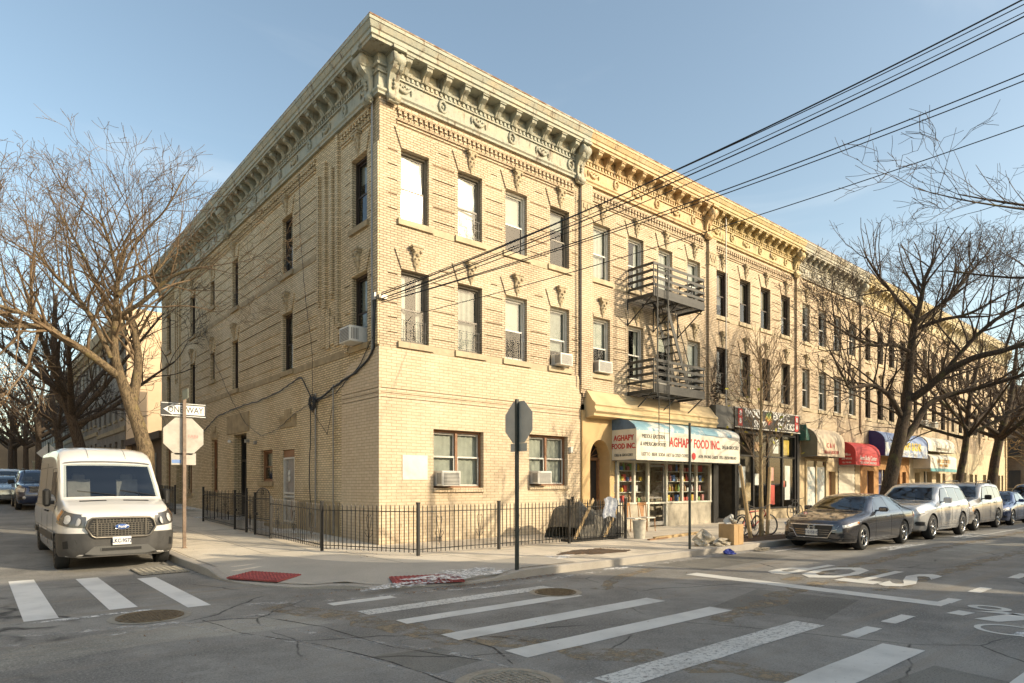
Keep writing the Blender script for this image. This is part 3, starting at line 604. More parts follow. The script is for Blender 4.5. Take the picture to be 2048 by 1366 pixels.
def upper_front(par, X, n_key_skip=(), bricks=BR_F, styles=None, z0=4.4):
    ops = [(X+u, X+u+WW, zb, zb+h, .3) for u in WU for zb, h in ((W3, H3), (W2, H2))]
    piers = [(X+.24, X+.52), (X+1.63, X+2.36), (X+3.47, X+4.11), (X+5.22, X+5.96), (X+7.06, X+7.34)]
    mb = MB(); mb.T = FT; wall(mb, X, X+LOT, z0, 11.85, ops + grooves(piers))
    for i, u in enumerate(WU):
        for zb, h in ((W3, H3), (W2, H2)): archblock(mb, X+u, WW, zb+h+.004)
    mb.build('front_wall', bricks, par)
    each(par, 'stone_band', STONE, FT, [(X+WU[i]+WW+.13, X+WU[i+1]-.13, 0, .02, zb-.19, zb-.01) for zb in (W3, W2) for i in range(3)])
    for i, u in enumerate(WU):
        for r, (zb, h) in enumerate(((W3, H3), (W2, H2))):
            if (i, r) not in n_key_skip: keystone(par, 'F', X+u+WW/2, zb+h+.12)
            s_ = (styles or {}).get((i, r), {}); window(par, 'F', X+u, zb, WW, h, **s_)
    brick_band(par, 'F', X+.5, X+LOT-.3, bricks)
    return
def pilaster(par, X, bricks=BR_F, z0=4.9, w=.5):
    mb = MB(); mb.T = FT; mb.box(X-.03, X+w, 0.002, .11, z0, 11.78); 
    for k in range(3): mb.box(X-.03+.12*k, X+w-.1, 0.002, .08-.02*k, z0-.14*(k+1), z0-.14*k)
    mb.build('pilaster', bricks, par)
    s_ = MB(); s_.T = FT; s_.box(X-.06, X+w+.03, 0, .14, 11.14, 11.22); s_.box(X-.04, X+w+.01, 0, .125, 10.74, 11.14); s_.box(X-.06, X+w+.03, 0, .14, 10.66, 10.74)
    for q in range(5):
        cx_, cz_ = X+.06+q*.09, 10.94+.06*(-1)**q; s_.box(cx_-.03, cx_+.03, .125, .15, cz_-.07, cz_+.07)
    s_.build('pilaster_capital', TERRA, par)
def shell(par, X0, X1, depth, m_, z0=0):
    mb = MB(); mb.box(X0+.02, X1-.02, depth-.3, depth, z0, 13.2); mb.box(X0+.02, X1-.02, .3, depth-.3, 13.0, 13.15); mb.box(X0+.02, X0+.2, .35, depth-.3, z0, 13.0); mb.box(X1-.2, X1-.02, .35, depth-.3, z0, 13.0)
    mb.build('rear_walls_and_roof', m_, par)
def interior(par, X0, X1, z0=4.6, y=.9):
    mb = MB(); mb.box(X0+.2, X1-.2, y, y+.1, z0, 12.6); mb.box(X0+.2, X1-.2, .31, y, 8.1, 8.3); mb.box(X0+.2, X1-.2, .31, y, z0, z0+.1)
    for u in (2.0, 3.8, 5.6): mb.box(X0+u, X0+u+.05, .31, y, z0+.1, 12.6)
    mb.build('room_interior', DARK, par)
# ---- corner building
CG = cornmat('cornice_grey_green', (.33,.34,.28), (.42,.375,.27)); 
LW, GL = 24.4, 0
corner = thing('corner_building', (0, 0, 0), 'three storey yellow brick corner apartment building with a grey green cornice at the street crossing', 'apartment building')
stl = {(0,0): dict(cur='torn', cm=CURTB, fr=FR_T), (1,0): dict(cur='torn', cm=CURTB, fr=FR_T, guard=True), (2,0): dict(cur='half', fr=FR_W, cm=CURT), (3,0): dict(fr=FR_T, cur='quarter', cm=CURT2),
       (0,1): dict(fr=FR_T, cur='side', guard=True, cm=CURT), (1,1): dict(fr=FR_T, cur='full', guard=True, cm=CURT2), (2,1): dict(cur='half', fr=FR_W, guard=True), (3,1): dict(cur='low', cm=CURT2, fr=FR_W)}
upper_front(corner, 0, {(0, 0)}, BR_F, stl, z0=5.3)
# reclad ground floor, front
GW = ((1.64, 1.74, 1.62, 1.62), (5.16, 1.69, 1.68, 1.6))          # u, w, z, h
mb = MB(); mb.T = FT; ops = [(u, u+w, z, z+h, .25) for u, w, z, h in GW] + [(0.02, 7.44, z, z+.02, .03) for z in (3.98, 4.1, 4.22)]
wall(mb, -.03, 7.46, .1, 5.3, ops, .03); mb.add([(-.03,.03,5.3),(7.46,.03,5.3),(7.46,0,5.3),(-.03,0,5.3)], [(0,1,2,3)])
mb.T = LT; wall(mb, -.03, 2.15, .1, 4.6, [(0.0, 2.1, z, z+.02, .03) for z in (3.98, 4.1, 4.22)], .03)
mb.add([(-.03,.03,4.6),(2.15,.03,4.6),(1.7,.03,5.0),(.6,.03,5.25),(-.03,.03,5.3)], [(0,1,2,3,4)]); mb.add([(2.15,.03,.1),(2.15,0,.1),(2.15,0,4.6),(2.15,.03,4.6)], [(0,1,2,3)])
mb.build('reclad_ground_floor', BR_N, corner)
for u, w, z, h in GW: 
    n = int(w/.085); mb = MB(); mb.T = FT
    for i in range(n): mb.box(u-.02+i*(w+.04)/n+.004, u-.02+(i+1)*(w+.04)/n-.004, .02, .10, z-.12, z-.005)
    mb.build('brick_sill', BR_N, corner)
for u, w, z, h in GW: window(corner, 'F', u, z, w, h, FR_B, sf=FR_W, cur='full', cm=CURT, sill=False, two=True, rail=.55)
each(corner, 'ground_room_interior', DARK, FT, [(u+.1, u+w-.1, -.6, -.5, z, z+h) for u, w, z, h in GW])
# side facade on the side street
LWIN = [(5.83, .88, 1), (11.38, .72, 1), (14.54, .6, 0), (17.65, .88, 1), (22.35, .88, 1)]
ops = [(.68, 1.56, W3, W3+H3, .3), (.66, 1.54, W2, W2+H2, .3)]
for v, w, k in LWIN:
    if k: ops += [(v, v+w, W3, W3+H3, .3), (v, v+w, W2, W2+H2, .3)]
    else: ops += [(v, v+w, W3+.7, W3+H3-.1, .3), (v, v+w, W2+.75, W2+H2, .3)]
door_ops = [(10.38, 11.95, .35, 3.7, .5), (7.64, 8.85, 1.82, 2.95, .3), (5.66, 6.72, .45, 2.88, .3), (14.1, 15.0, 1.4, 3.65, .3), (18.2, 18.9, 1.3, 3.5, .3), (19.9, 21.2, .7, 3.9, .3), (22.4, 23.3, 1.2, 3.9, .3)]
piers = [(3.9, 5.7), (6.85, 11.26), (12.22, 14.4), (15.28, 17.5), (18.68, 20.2)]
gr = []
for zb in (W2, W3):
    for i in range(6):
        z = zb+.2+i*.385
        for a, b in piers: gr.append((a+.12*(i == 5), b-.12*(i == 5), z, z+.035, .035))
        if i < 5: gr += [(.25, .55, z, z+.032, .035), (1.68, 2.0, z, z+.032, .035)]
mb = MB(); mb.T = LT; wall(mb, 0, LW, 0.0, 11.85, ops + door_ops + gr)
for v, w, k in [(.68, .88, 1)] + LWIN:
    for zb, h in ((W3, H3), (W2, H2)): archblock(mb, v, w, zb+h+.004, .2 if k else .1)
for v, za, zb_ in ((2.31, 6.3, 11.72), (2.71, 7.25, 10.93), (3.16, 6.94, 11.27), (3.62, 7.22, 11.0), (20.3, 5.5, 11.6), (20.7, 7, 11), (21.1, 7, 11)): mb.box(v, v+.15, 0.002, .085, za, zb_); mb.box(v+.03, v+.12, .002, .06, za-.14, za)
for k in range(5): mb.box(2.2-.13*k, 2.42-.13*k, .002, .075, 6.2-.2*k, 6.34-.2*k)
for k in range(4): mb.box(2.34+.3*k, 2.6+.3*k, .002, .045, 5.7+.1*(k % 2), 6.3+.3*k)
mb.box(.001, .30, 0.002, .05, 5.35, 10.6)
mb.build('side_wall', BR_L, corner)
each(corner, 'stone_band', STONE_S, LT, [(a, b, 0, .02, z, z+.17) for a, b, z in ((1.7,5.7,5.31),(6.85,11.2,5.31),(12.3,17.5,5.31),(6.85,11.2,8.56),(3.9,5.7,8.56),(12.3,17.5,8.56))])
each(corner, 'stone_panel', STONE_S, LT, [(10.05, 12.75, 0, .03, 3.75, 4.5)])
mb = MB(); mb.T = LT            # blank stone panel over the door
mb.box(5.5, 6.9, 0, .03, 3.62, 3.9); mb.box(5.9, 6.4, 0, .06, 3.8, 4.2); mb.box(5.5, 6.9, 0, .05, 3.9, 4.02); mb.build('stone_lintel', STONE_S, corner); mb = MB(); mb.T = LT; mb.box(14.0, 15.1, 0, .03, 3.72, 3.95); mb.box(14.3, 14.8, 0, .06, 3.95, 4.2); mb.build('stone_lintel', STONE_S, corner)
each(corner, 'stone_plinth', STONE_S, LT, [(2.3, 5.4, .002, .03, .2, 1.2)])
for v, w, k in LWIN + [(.68, .88, 1)]:
    for zb, h in ((W3, H3), (W2, H2)): keystone(corner, 'L', v+w/2, zb+h+.12)
    if k:
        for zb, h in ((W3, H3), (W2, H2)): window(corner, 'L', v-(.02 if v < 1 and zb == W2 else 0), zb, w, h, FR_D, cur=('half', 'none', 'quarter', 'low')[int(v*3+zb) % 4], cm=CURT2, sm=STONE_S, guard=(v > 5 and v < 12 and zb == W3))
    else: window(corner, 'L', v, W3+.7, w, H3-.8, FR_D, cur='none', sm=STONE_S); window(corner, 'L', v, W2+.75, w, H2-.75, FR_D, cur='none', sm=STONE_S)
window(corner, 'L', 7.64, 1.82, 1.21, 1.13, FR_B, cur='half', cm=CURT2, sm=STONE_S)
for v, w, z, h in ((14.1, .9, 1.4, 2.25), (18.2, .7, 1.3, 2.2), (22.4, .9, 1.2, 2.7)): window(corner, 'L', v, z, w, h, FR_B, cur='none', sm=STONE_S)
brick_band(corner, 'L', .45, 2.2, BR_L); brick_band(corner, 'L', 3.95, 20.0, BR_L); brick_band(corner, 'L', 21.6, 24.2, BR_L)
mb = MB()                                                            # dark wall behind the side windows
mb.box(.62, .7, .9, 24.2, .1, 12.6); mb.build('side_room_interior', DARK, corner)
cornice(corner, CG, 0, LOT, LW)
mb = MB(); mb.box(.02, 7.44, 24.0, 24.38, 0, 13.2); mb.box(.02, 7.44, .3, 24, 13.0, 13.15); mb.box(7.2, 7.44, .35, 24, 0, 13.0); mb.build('rear_walls_and_roof', BR_D, corner)
interior(corner, 0, LOT)
# doors of the side facade
m = MB(); m.T = LT
m.box(10.38, 10.5, -.45, -.3, .35, 3.7); m.box(11.83, 11.95, -.45, -.3, .35, 3.7); m.box(10.5, 11.83, -.45, -.3, 2.62, 2.72); m.box(10.5, 11.83, -.45, -.3, 3.6, 3.7)
for v in (10.72, 11.14, 11.56): m.box(v-.05, v+.05, -.42, -.34, .4, 2.6)
m.box(10.5, 11.83, -.44, -.35, .35, .95); d = m.build('entrance_door', IRON, corner)
m = MB(); m.T = LT; m.add([(10.5,-.40,.95),(11.83,-.40,.95),(11.83,-.40,2.62),(10.5,-.40,2.62),(10.5,-.40,2.72),(11.83,-.40,2.72),(11.83,-.40,3.6),(10.5,-.40,3.6)], [(0,1,2,3),(4,5,6,7)]); m.build('door_glass', GLASS, d)
m = MB(); m.T = LT; m.box(11.1, 11.16, -.34, -.28, 1.3, 1.6); m.build('handle', METAL, d)
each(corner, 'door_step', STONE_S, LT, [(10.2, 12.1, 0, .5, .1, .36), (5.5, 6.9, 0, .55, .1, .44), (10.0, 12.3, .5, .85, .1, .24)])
m = MB(); m.T = LT; a, b, z0, z1 = 5.7, 6.68, .46, 2.62
for q in (a, b-.06): m.box(q, q+.06, -.08, -.02, z0, z1)
for zz in (z0, 1.28, 1.40, z1-.06): m.box(a+.06, b-.06, -.08, -.02, zz, zz+.06)
for i in range(8): v = a+.13+i*.105; m.box(v-.008, v+.008, -.06, -.04, z0+.06, z1-.06)
for zz in (.8, 1.9, 2.1): m.lathe([(.09, -.012), (.11, 0), (.09, .012)], (6.19, -.03, zz), 'y', 12)
sd = m.build('security_door', FR_W, corner); m = MB(); m.T = LT; m.box(a, b, -.22, -.16, z0, z1); m.box(a-.03, b+.03, -.2, -.06, z1+.003, 2.87); m.build('door_leaf', FR_B, sd)
each(corner, 'wall_lamp', METAL, LT, [(10.05, 10.2, 0, .14, 3.3, 3.42), (9.2, 9.32, 0, .1, 3.2, 3.32)]); m = MB(); m.T = LT; m.lathe([(.02,.0),(.07,.03),(.07,.09),(.02,.12)], (12.15, .1, 3.38), 'z', 10); m.build('globe_lamp', WHITE, corner)
m = MB(); m.T = FT; m.box(.66, 1.44, .03, .045, 1.84, 2.5); m.build('blank_painted_patch', mat('patch_white', (.80,.75,.62), .8, .1, 8), corner)
for p, r_ in (([(-.06, .28, 5.2), (-.06, .28, 11.8)], .03), ([(-.075, 2.6, .3), (-.075, 2.6, 4.6)], .02), ([(-.05, 3.9, .4), (-.05, 3.9, 4.5)], .025)): m = MB(); m.tube(p, r_, 6); m.build('conduit', METAL, corner)
# ---- row houses
ROWC = [None, ('cornice_orange_tan', (.50,.35,.18), (.54,.43,.26), 'orange tan'), ('cornice_yellow', (.44,.34,.16), (.50,.41,.24), 'mustard yellow'), ('cornice_grey', (.33,.32,.27), (.42,.38,.28), 'dull grey'), ('cornice_buff', (.46,.38,.2), (.5,.42,.26), 'buff'), ('cornice_cream', (.5,.42,.26), (.4,.34,.2), 'cream'), ('cornice_stone', (.42,.37,.25), (.5,.43,.28), 'stone coloured'), ('cornice_pale', (.48,.42,.28), (.42,.36,.23), 'pale buff')]
RL = [None, 'three storey yellow brick row house with orange tan cornice above the white deli awning', 'three storey yellow brick row house with mustard cornice above the black smoke shop sign', 'three storey yellow brick row house with dull grey cornice above the tan and red awnings', 'three storey brick row house above the blue barrel awning behind the big bare tree', 'three storey brick row house above the white fabric awning with orange lettering below', 'second last row house of the terrace with a plain cream ground floor', 'last row house at the far right end of the terrace']
ROW = []
for k in range(1, 8):
    X = LOT*k; h = thing('row_house', (X, 0, 0), RL[k], 'row house', 'yellow brick row houses along the shopping street'); ROW.append(h)
    fr = {1: FR_W, 2: FR_D, 3: FR_W}.get(k, FR_D)
    cs = {1: ['full', 'side', 'full', 'half', 'half', 'side', 'quarter', 'low'], 2: ['low', 'half', 'half', 'low', 'none', 'quarter', 'none', 'half']}.get(k, [R.choice(['none', 'half', 'quarter', 'none', 'low']) for _ in range(8)])
    cols = {2: mat('curtain_brown', (.25,.2,.14), .9, .3, 5)}
    st_ = {(i, r): dict(cur=cs[i+4*r], fr=fr, cm=cols.get(k) or (CURT if k == 1 else CURT2)) for i in range(4) for r in (0, 1)}
    upper_front(h, X, (), BR_F, st_, z0=4.0); pilaster(h, X); cornice(h, cornmat(*ROWC[k][:3]), X, X+LOT)
    interior(h, X, X+LOT, 4.2); shell(h, X, X+LOT, 16, BR_D)
mb = MB(); mb.T = FT; mb.box(59.68, 59.9, -16, .12, 0.0, 11.8); mb.build('end_wall', BR_L, ROW[-1])
# ---------------------------------------------------------------- ground floors and shops
def shopwall(par, X0, X1, z0, z1, m_, ops, d=.0, name='ground_floor_wall'):
    mb = MB(); mb.T = FT; wall(mb, X0, X1, z0, z1, ops, d); return mb.build(name, m_, par)
h2, h3, h4, h5, h6, h7, h8 = ROW
# deli: stucco entrance with an arched door, moulded hood
def arch_wall(mb, u0, u1, z0, z1, ac, ar, az, d, dep):
    """wall with an arched opening centred on ac, radius ar, springing at az"""
    A = [(ac-ar*cos(pi*i/16), az+ar*1.25*sin(pi*i/16)) for i in range(17)]
    L_ = [(u0, z0), (ac-ar, z0)] + A + [(ac+ar, z0), (u1, z0), (u1, z1), (ac, z1), (u0, z1)]
    n = 16
    for i in range(n): (a, b), (c, e) = A[i], A[i+1]; mb.add([(a,d,b),(c,d,e),(c,d,z1),(a,d,z1)], [(0,1,2,3)]); mb.add([(a,d,b),(c,d,e),(c,d-dep,e),(a,d-dep,b)], [(0,1,2,3)])
    for a, b in ((u0, ac-ar), (ac+ar, u1)): mb.add([(a,d,z0),(b,d,z0),(b,d,z1),(a,d,z1)], [(0,1,2,3)])
    for a in (ac-ar, ac+ar): mb.add([(a,d,z0),(a,d-dep,z0),(a,d-dep,az),(a,d,az)], [(0,1,2,3)])
mb = MB(); mb.T = FT; arch_wall(mb, 7.47, 9.12, .1, 4.2, 8.38, .5, 2.62, .06, .55); mb.box(7.47, 7.62, .062, .10, .1, 4.1); mb.box(9.02, 9.12, -.5, .05, .1, 4.0)
mb.add([(7.47,.06,.1),(7.47,.03,.1),(7.47,.03,4.2),(7.47,.06,4.2)], [(0,1,2,3)]); mb.build('stucco_entrance', STUC, h2)
m = MB(); m.T = FT
for a in (7.88, 8.36, 8.84): m.box(a-.045, a+.045, -.5, -.42, .3, 2.62)
m.box(7.9, 8.82, -.5, -.42, 2.56, 2.66); m.box(7.9, 8.82, -.49, -.43, .3, .8)
for i in range(7): a = pi*(i+.5)/7; m.obox((8.38+.25*cos(a), -.46, 2.66+.3*sin(a)), (.25*cos(a), 0, .3*sin(a)), (0, .015, 0), (-.012*sin(a), 0, .012*cos(a)))
dd = m.build('arched_door', WOOD, h2); m = MB(); m.T = FT; m.box(7.88, 8.88, -.52, -.505, .3, 3.3); m.build('door_glass', DARK, dd)
m = MB(); m.T = FT; m.box(7.7, 9.0, -.5, .35, .1, .3); m.build('door_step', STONE, h2)
hood = [(0, 4.88), (.12, 4.86), (.25, 4.7), (.38, 4.52), (.5, 4.42), (.52, 4.36), (.48, 4.32), (.48, 4.24), (.53, 4.2), (.53, 4.15), (.44, 4.08), (.44, 4.0), (.0, 3.95)]
mb = MB(); sweep(mb, hood, lambda d: [(7.66, -d), (14.9, -d)]); 
for i in range(9): mb.prism([(9.4+i*.55, 4.86), (9.5+i*.55, 4.86), (9.5+i*.55, 4.88), (9.4+i*.55, 4.88)], -.14, -.0, 'xz')
mb.build('stucco_hood', mat('stucco_hood', (.60,.46,.26), .85, .15, 2, bump=.1), h2, fix=True)
def storefront(par, X0, X1, z0, z1, base, fmat, mull, d=.12, tr=None, interior_d=1.3, door=None, bmat=STONE, name='shop_front', gl=GLASS_C, imat=None):
    m = MB(); m.T = FT; w = .05
    m.box(X0, X1, d-.1, d, z1-.1, z1); m.box(X0, X1, d-.1, d+.02, base, base+.07)
    for u in mull: m.box(u-w, u+w, d-.1, d+.01, z0 if door and (abs(u-door[0]) < .02 or abs(u-door[1]) < .02) else base+.07, z1-.1)
    if tr: m.box(X0, X1, d-.08, d, tr, tr+.06)
    f = m.build(name, fmat, par)
    m = MB(); m.T = FT
    for a, b in ([(X0, X1)] if not door else [(X0, door[0]), (door[1], X1)]): m.box(a, b, -.02, d-.02, z0, base)
    m.build('stall_riser', bmat, f)
    m = MB(); m.T = FT; m.add([(X0, d-.05, base+.07), (X1, d-.05, base+.07), (X1, d-.05, z1-.1), (X0, d-.05, z1-.1)], [(0,1,2,3)]) if not door else [m.add([(a, d-.05, base+.07), (b, d-.05, base+.07), (b, d-.05, z1-.1), (a, d-.05, z1-.1)], [(0,1,2,3)]) for a, b in ((X0, door[0]), (door[1], X1)) if b-a > .1]
    m.build('pane', gl, f)
    m = MB(); m.T = FT; m.box(X0, X1, -interior_d-.1, -interior_d, z0, z1); m.box(X0, X1, -interior_d, -.05, z0, z0+.05); m.box(X0, X1, -interior_d, -.05, z1, z1+.05); m.box(X0-.08, X0-.01, -interior_d, -.05, z0, z1); m.box(X1+.01, X1+.08, -interior_d, -.05, z0, z1)
    m.build('shop_interior', imat or mat('shop_interior', (.16,.13,.09), .9, .4, 3), f)
    return f
def door_leaf(par, a, b, z0, z1, fm, d=.06, bars=True, gl=GLASS_C, handle=True):
    m = MB(); m.T = FT
    for q in (a, b-.07): m.box(q, q+.07, d-.05, d, z0, z1)
    for zz, t in ((z0, .14), (z1-.08, .08), (z0+1.0, .05)): m.box(a+.07, b-.07, d-.05, d, zz, zz+t)
    o = m.build('shop_door', fm, par); m = MB(); m.T = FT; m.add([(a+.07,d-.03,z0+.1),(b-.07,d-.03,z0+.1),(b-.07,d-.03,z1-.05),(a+.07,d-.03,z1-.05)], [(0,1,2,3)]); m.build('door_glass', gl, o)
    if handle: m = MB(); m.T = FT; m.box(b-.13, b-.1, d, d+.06, z0+.85, z0+1.2); m.build('handle', METAL, o)
    return o
SHW = mat('shopfront_white', (.62,.60,.5), .5, .2, 4)
sf = storefront(h2, 9.2, 15.05, .15, 3.3, 1.0, SHW, (9.25, 10.15, 10.95, 12.05, 13.05, 14.0, 14.98), .12, 2.5, door=(10.95, 12.05), bmat=mat('tile_riser', (.50,.45,.35), .5, .35, 2), imat=mat('deli_interior', (.55,.47,.34), .8, .4, 4, c2=(.2,.14,.09)))
door_leaf(h2, 11.02, 11.98, .2, 2.45, METAL)
shelf = MB(); shelf.T = FT
for u0, u1 in ((9.3, 10.9), (12.15, 14.9)):
    for zz in (1.05, 1.42, 1.82, 2.2, 2.55): shelf.box(u0, u1, -.5, -.12, zz, zz+.025)
shelf.build('shelves', SHW, sf)
GC = [mat('goods_%s' % n, c, .5, 0) for n, c in (('red', (.6,.10,.07)), ('white', (.7,.7,.66)), ('green', (.25,.42,.14)), ('yellow', (.65,.45,.06)), ('blue', (.15,.25,.5)), ('brown', (.4,.22,.1)), ('pink', (.6,.25,.22)))]
def goods_mesh(i):
    def f(m):
        if i % 3 == 0: m.bbox(-.07, .07, -.06, .06, 0, .24, .01)
        elif i % 3 == 1: m.lathe([(.045,0),(.05,.02),(.05,.17),(.02,.22),(.02,.27),(.022,.28)], (0,0,0), k=8)
        else: m.bbox(-.055, .055, -.05, .05, 0, .15, .012); m.box(-.06, .06, -.055, .055, .05, .09)
    return f
for u0, u1 in ((9.35, 10.85), (12.2, 14.85)):
    for zz in (1.08, 1.45, 1.85, 2.23):
        u = u0+.06
        while u < u1:
            i = R.randrange(21); me = cached(('good', i), goods_mesh(i), 'grocery_item', GC[i % 7])
            if R.random() < .88:
                o = bpy.data.objects.new('grocery_item', me); COL.objects.link(o); o.location = (u, R.uniform(.14, .22), zz-.002); o.rotation_euler = (0, 0, R.uniform(-.3, .3))
                tag(o, 'small packaged grocery item on the shelves behind the deli window', 'grocery', 'packaged groceries on the deli window shelves')
            u += R.uniform(.15, .21)
# awnings
def awning(x0, x1, dep, z0, zf, zt, m_front, m_side, m_top, label, group='shop awnings along the row', loc=None):
    o = thing('shop_awning', (x0, 0, z0), label, 'awning', group)
    cur = [(dep, zf)] + [(dep - dep*.9*(1-cos(a)), zf+(zt-zf)*sin(a)) for a in [pi/2*i/8 for i in range(1, 9)]] + [(.04, zt)]
    m = MB(); m.add([(x0, -d, z) for d, z in cur] + [(x1, -d, z) for d, z in cur], [(i, i+1, i+1+len(cur), i+len(cur)) for i in range(len(cur)-1)], 0, True); m.build('canopy_cover', m_top, o)
    m = MB(); m.add([(x0,-dep,z0),(x1,-dep,z0),(x1,-dep,zf),(x0,-dep,zf)], [(0,1,2,3)]); m.add([(x0,-dep+.004,z0),(x1,-dep+.004,z0),(x1,-dep+.004,zf),(x0,-dep+.004,zf)], [(3,2,1,0)]); m.build('valance', m_front, o)
    for x in (x0, x1):
        m = MB(); m.add([(x, -.04, z0)] + [(x, -dep, z0)] + [(x, -d, z) for d, z in cur], [tuple(range(len(cur)+2))]); m.build('end_panel', m_side, o)
    m = MB(); m.tube([(x0, -.06, z0), (x0, -dep+.02, z0), (x1, -dep+.02, z0), (x1, -.06, z0)], .018, 5); m.tube([(x0, -dep+.02, zf), (x1, -dep+.02, zf)], .015, 5)
    n = max(2, int((x1-x0)/1.5))
    for i in range(1, n): x = x0+(x1-x0)*i/n; m.tube([(x, -d+.02, z-.02) for d, z in cur], .012, 5)
    m.build('awning_frame', METAL, o); return o
AWH = mat('awning_white', (.72,.68,.56), .7, .14, 3); RED = flat('letter_red', (.5,.035,.03)); BLK = flat('letter_black', (.03,.03,.03)); LWH = flat('letter_white', (.78,.77,.72)); YEL = flat('letter_yellow', (.7,.5,.07)); ORG_ = flat('letter_orange', (.72,.36,.06))
BLUA = mat('awning_blue', (.18,.33,.40), .6, .4, 1.6, c2=(.66,.65,.58), th=(.46,.58)); BLUS = mat('awning_blue_side', (.10,.17,.27), .6, .3, 4)
a2 = awning(9.0, 15.47, 1.13, 2.55, 3.55, 3.98, AWH, AWH, BLUA, 'long white deli awning with red lettering and a blue curved top')
m = MB(); m.add([(8.994,-.05,3.6),(8.994,-1.11,3.6),(8.994,-1.05,3.74),(8.994,-.8,3.9),(8.994,-.4,3.97),(8.994,-.05,3.98)], [(0,1,2,3,4,5)]); m.build('end_panel_top', BLUS, a2)
def ft(s, x, z, d, size, m_, par, **k): return text(s, size, FRONT(x, -d, z), 'lettering', m_, par, **k)
for s, x, z, sz, m_, kw in (('AGHAPY FOOD INC.', 12.45, 3.2, .46, RED, dict(bold=.010, sx=.76)), ('MIDDLE EASTERN', 9.92, 3.36, .2, BLK, dict(sx=.8)), ('& AMERICAN FOOD', 9.92, 3.1, .2, BLK, dict(sx=.8)), ('DELI & GROCERY', 14.78, 3.15, .20, BLK, dict(sx=.78)), ('LOTTO  BEER  SODA  HOT & COLD COFFEE', 10.65, 2.75, .17, BLK, dict(sx=.82)), ('ATM  PHONE CARDS  DELI  FRESH BREAD', 13.9, 2.75, .17, BLK, dict(sx=.82))): ft(s, x, z, 1.135, sz, m_, a2, **kw)
m = MB(); m.T = FT; m.lathe([(.13, 0), (.13, .004), (.11, .006)], (12.3, 1.135, 2.76), 'y', 20); m.build('round_emblem', RED, a2)
SIDE = lambda x, y, z: TM((x, y, z), (0, -1, 0), (0, 0, 1))
for s, z, sz, m_ in (('AGHAPY', 3.3, .27, RED), ('FOOD INC.', 3.02, .25, RED), ('DELI & GROCERY', 2.72, .125, BLK)): text(s, sz, SIDE(8.99, -.58, z), 'lettering', m_, a2, bold=.006 if m_ is RED else 0, sx=.83)
# smoke shop: black sign band, tall black shopfront
shopwall(h2, 7.46, 14.92, 3.9, 4.4, BR_F, [], 0, 'wall_above_shop')
BLKP = mat('black_panel', (.035,.033,.032), .35, .3, 3); GREYP = mat('grey_panel', (.12,.115,.10), .5, .3, 2)
sg = thing('shop_sign', (16.3, -.42, 4.12), 'long black shop sign with white lettering and a tobacco leaf emblem above the smoke shop', 'sign')
m = MB(); m.T = FT; m.box(16.3, 22.0, .05, .42, 4.12, 4.98); m.build('sign_box', BLKP, sg)
m = MB(); m.T = FT; m.box(16.3, 22.0, .42, .435, 4.12, 4.16); m.box(16.3, 22.0, .42, .435, 4.94, 4.98); m.build('sign_trim', FR_W, sg)
for s, x, z, sz, kw in (('SMOKE', 17.75, 4.75, .42, dict(bold=.012)), ('SHOP', 18.35, 4.34, .42, dict(bold=.012)), ('EXOTIC', 20.2, 4.75, .42, dict(bold=.012)), ('SNACKS', 20.65, 4.36, .42, dict(bold=.012))): ft(s, x, z, .43, sz, LWH, sg, **kw)
for x in (16.7, 21.65):
    m = MB(); m.T = FT; m.box(x-.16, x+.16, .42, .436, 4.2, 4.92); m.build('red_sign_panel', RED, sg); ft('8', x, 4.72, .44, .3, LWH, sg, bold=.01); ft('8', x, 4.4, .44, .3, LWH, sg, bold=.01)
for k, (c, zz) in enumerate(((RED, 4.35), (ORG_, 4.42), (YEL, 4.5), (GC[2], 4.6))):
    m = MB(); m.T = FT
    for a in (-1, -.5, 0, .5, 1): 
        ca, sa = sin(a), cos(a); m.add([(19.05, .436+k*.002, zz), (19.05+.32*ca-.05*sa, .436+k*.002, zz+.25*sa), (19.05+.4*ca, .436+k*.002, zz+.33*sa), (19.05+.32*ca+.05*sa, .436+k*.002, zz+.24*sa)], [(0,1,2,3)])
    m.build('leaf_emblem', c, sg)
m = MB(); m.T = FT; m.box(14.95, 16.28, .05, .38, 4.05, 4.95); top(m, 'blank_sign_panel', GREYP, (15.6, -.2, 4.05), 'blank dark grey fascia panel between the deli hood and the black smoke shop sign', 'sign')
shopwall(h3, 14.92, 22.38, 3.0, 4.0, BR_F, [(15.35, 22.3, 3.0, 4.0, .3)], 0, 'wall_behind_sign')
each(h3, 'black_pier', BLKP, FT, [(15.08, 15.42, .0, .2, .1, 4.05), (16.75, 16.95, .0, .16, .1, 4.05), (22.2, 22.42, 0, .2, .1, 4.1)])
m = MB(); m.T = FT; m.box(15.42, 16.75, -.9, -.8, .1, 4.0); m.box(15.42, 16.75, -.8, 0, .1, .28); m.box(15.42, 16.75, -.8, 0.02, 2.9, 4.0); m.build('dark_doorway', DARK, h3)
m = MB(); m.T = FT
for i in range(9): m.box(15.7+i*.1, 15.74+i*.1, -.62, -.58, .3, 2.9)
m.build('folding_gate', PLASTIC, h3)
sf3 = storefront(h3, 16.98, 22.18, .15, 4.05, .62, BLKP, (17.03, 18.3, 19.6, 20.9, 22.1), .14, 2.95, bmat=STONE, interior_d=1.6)
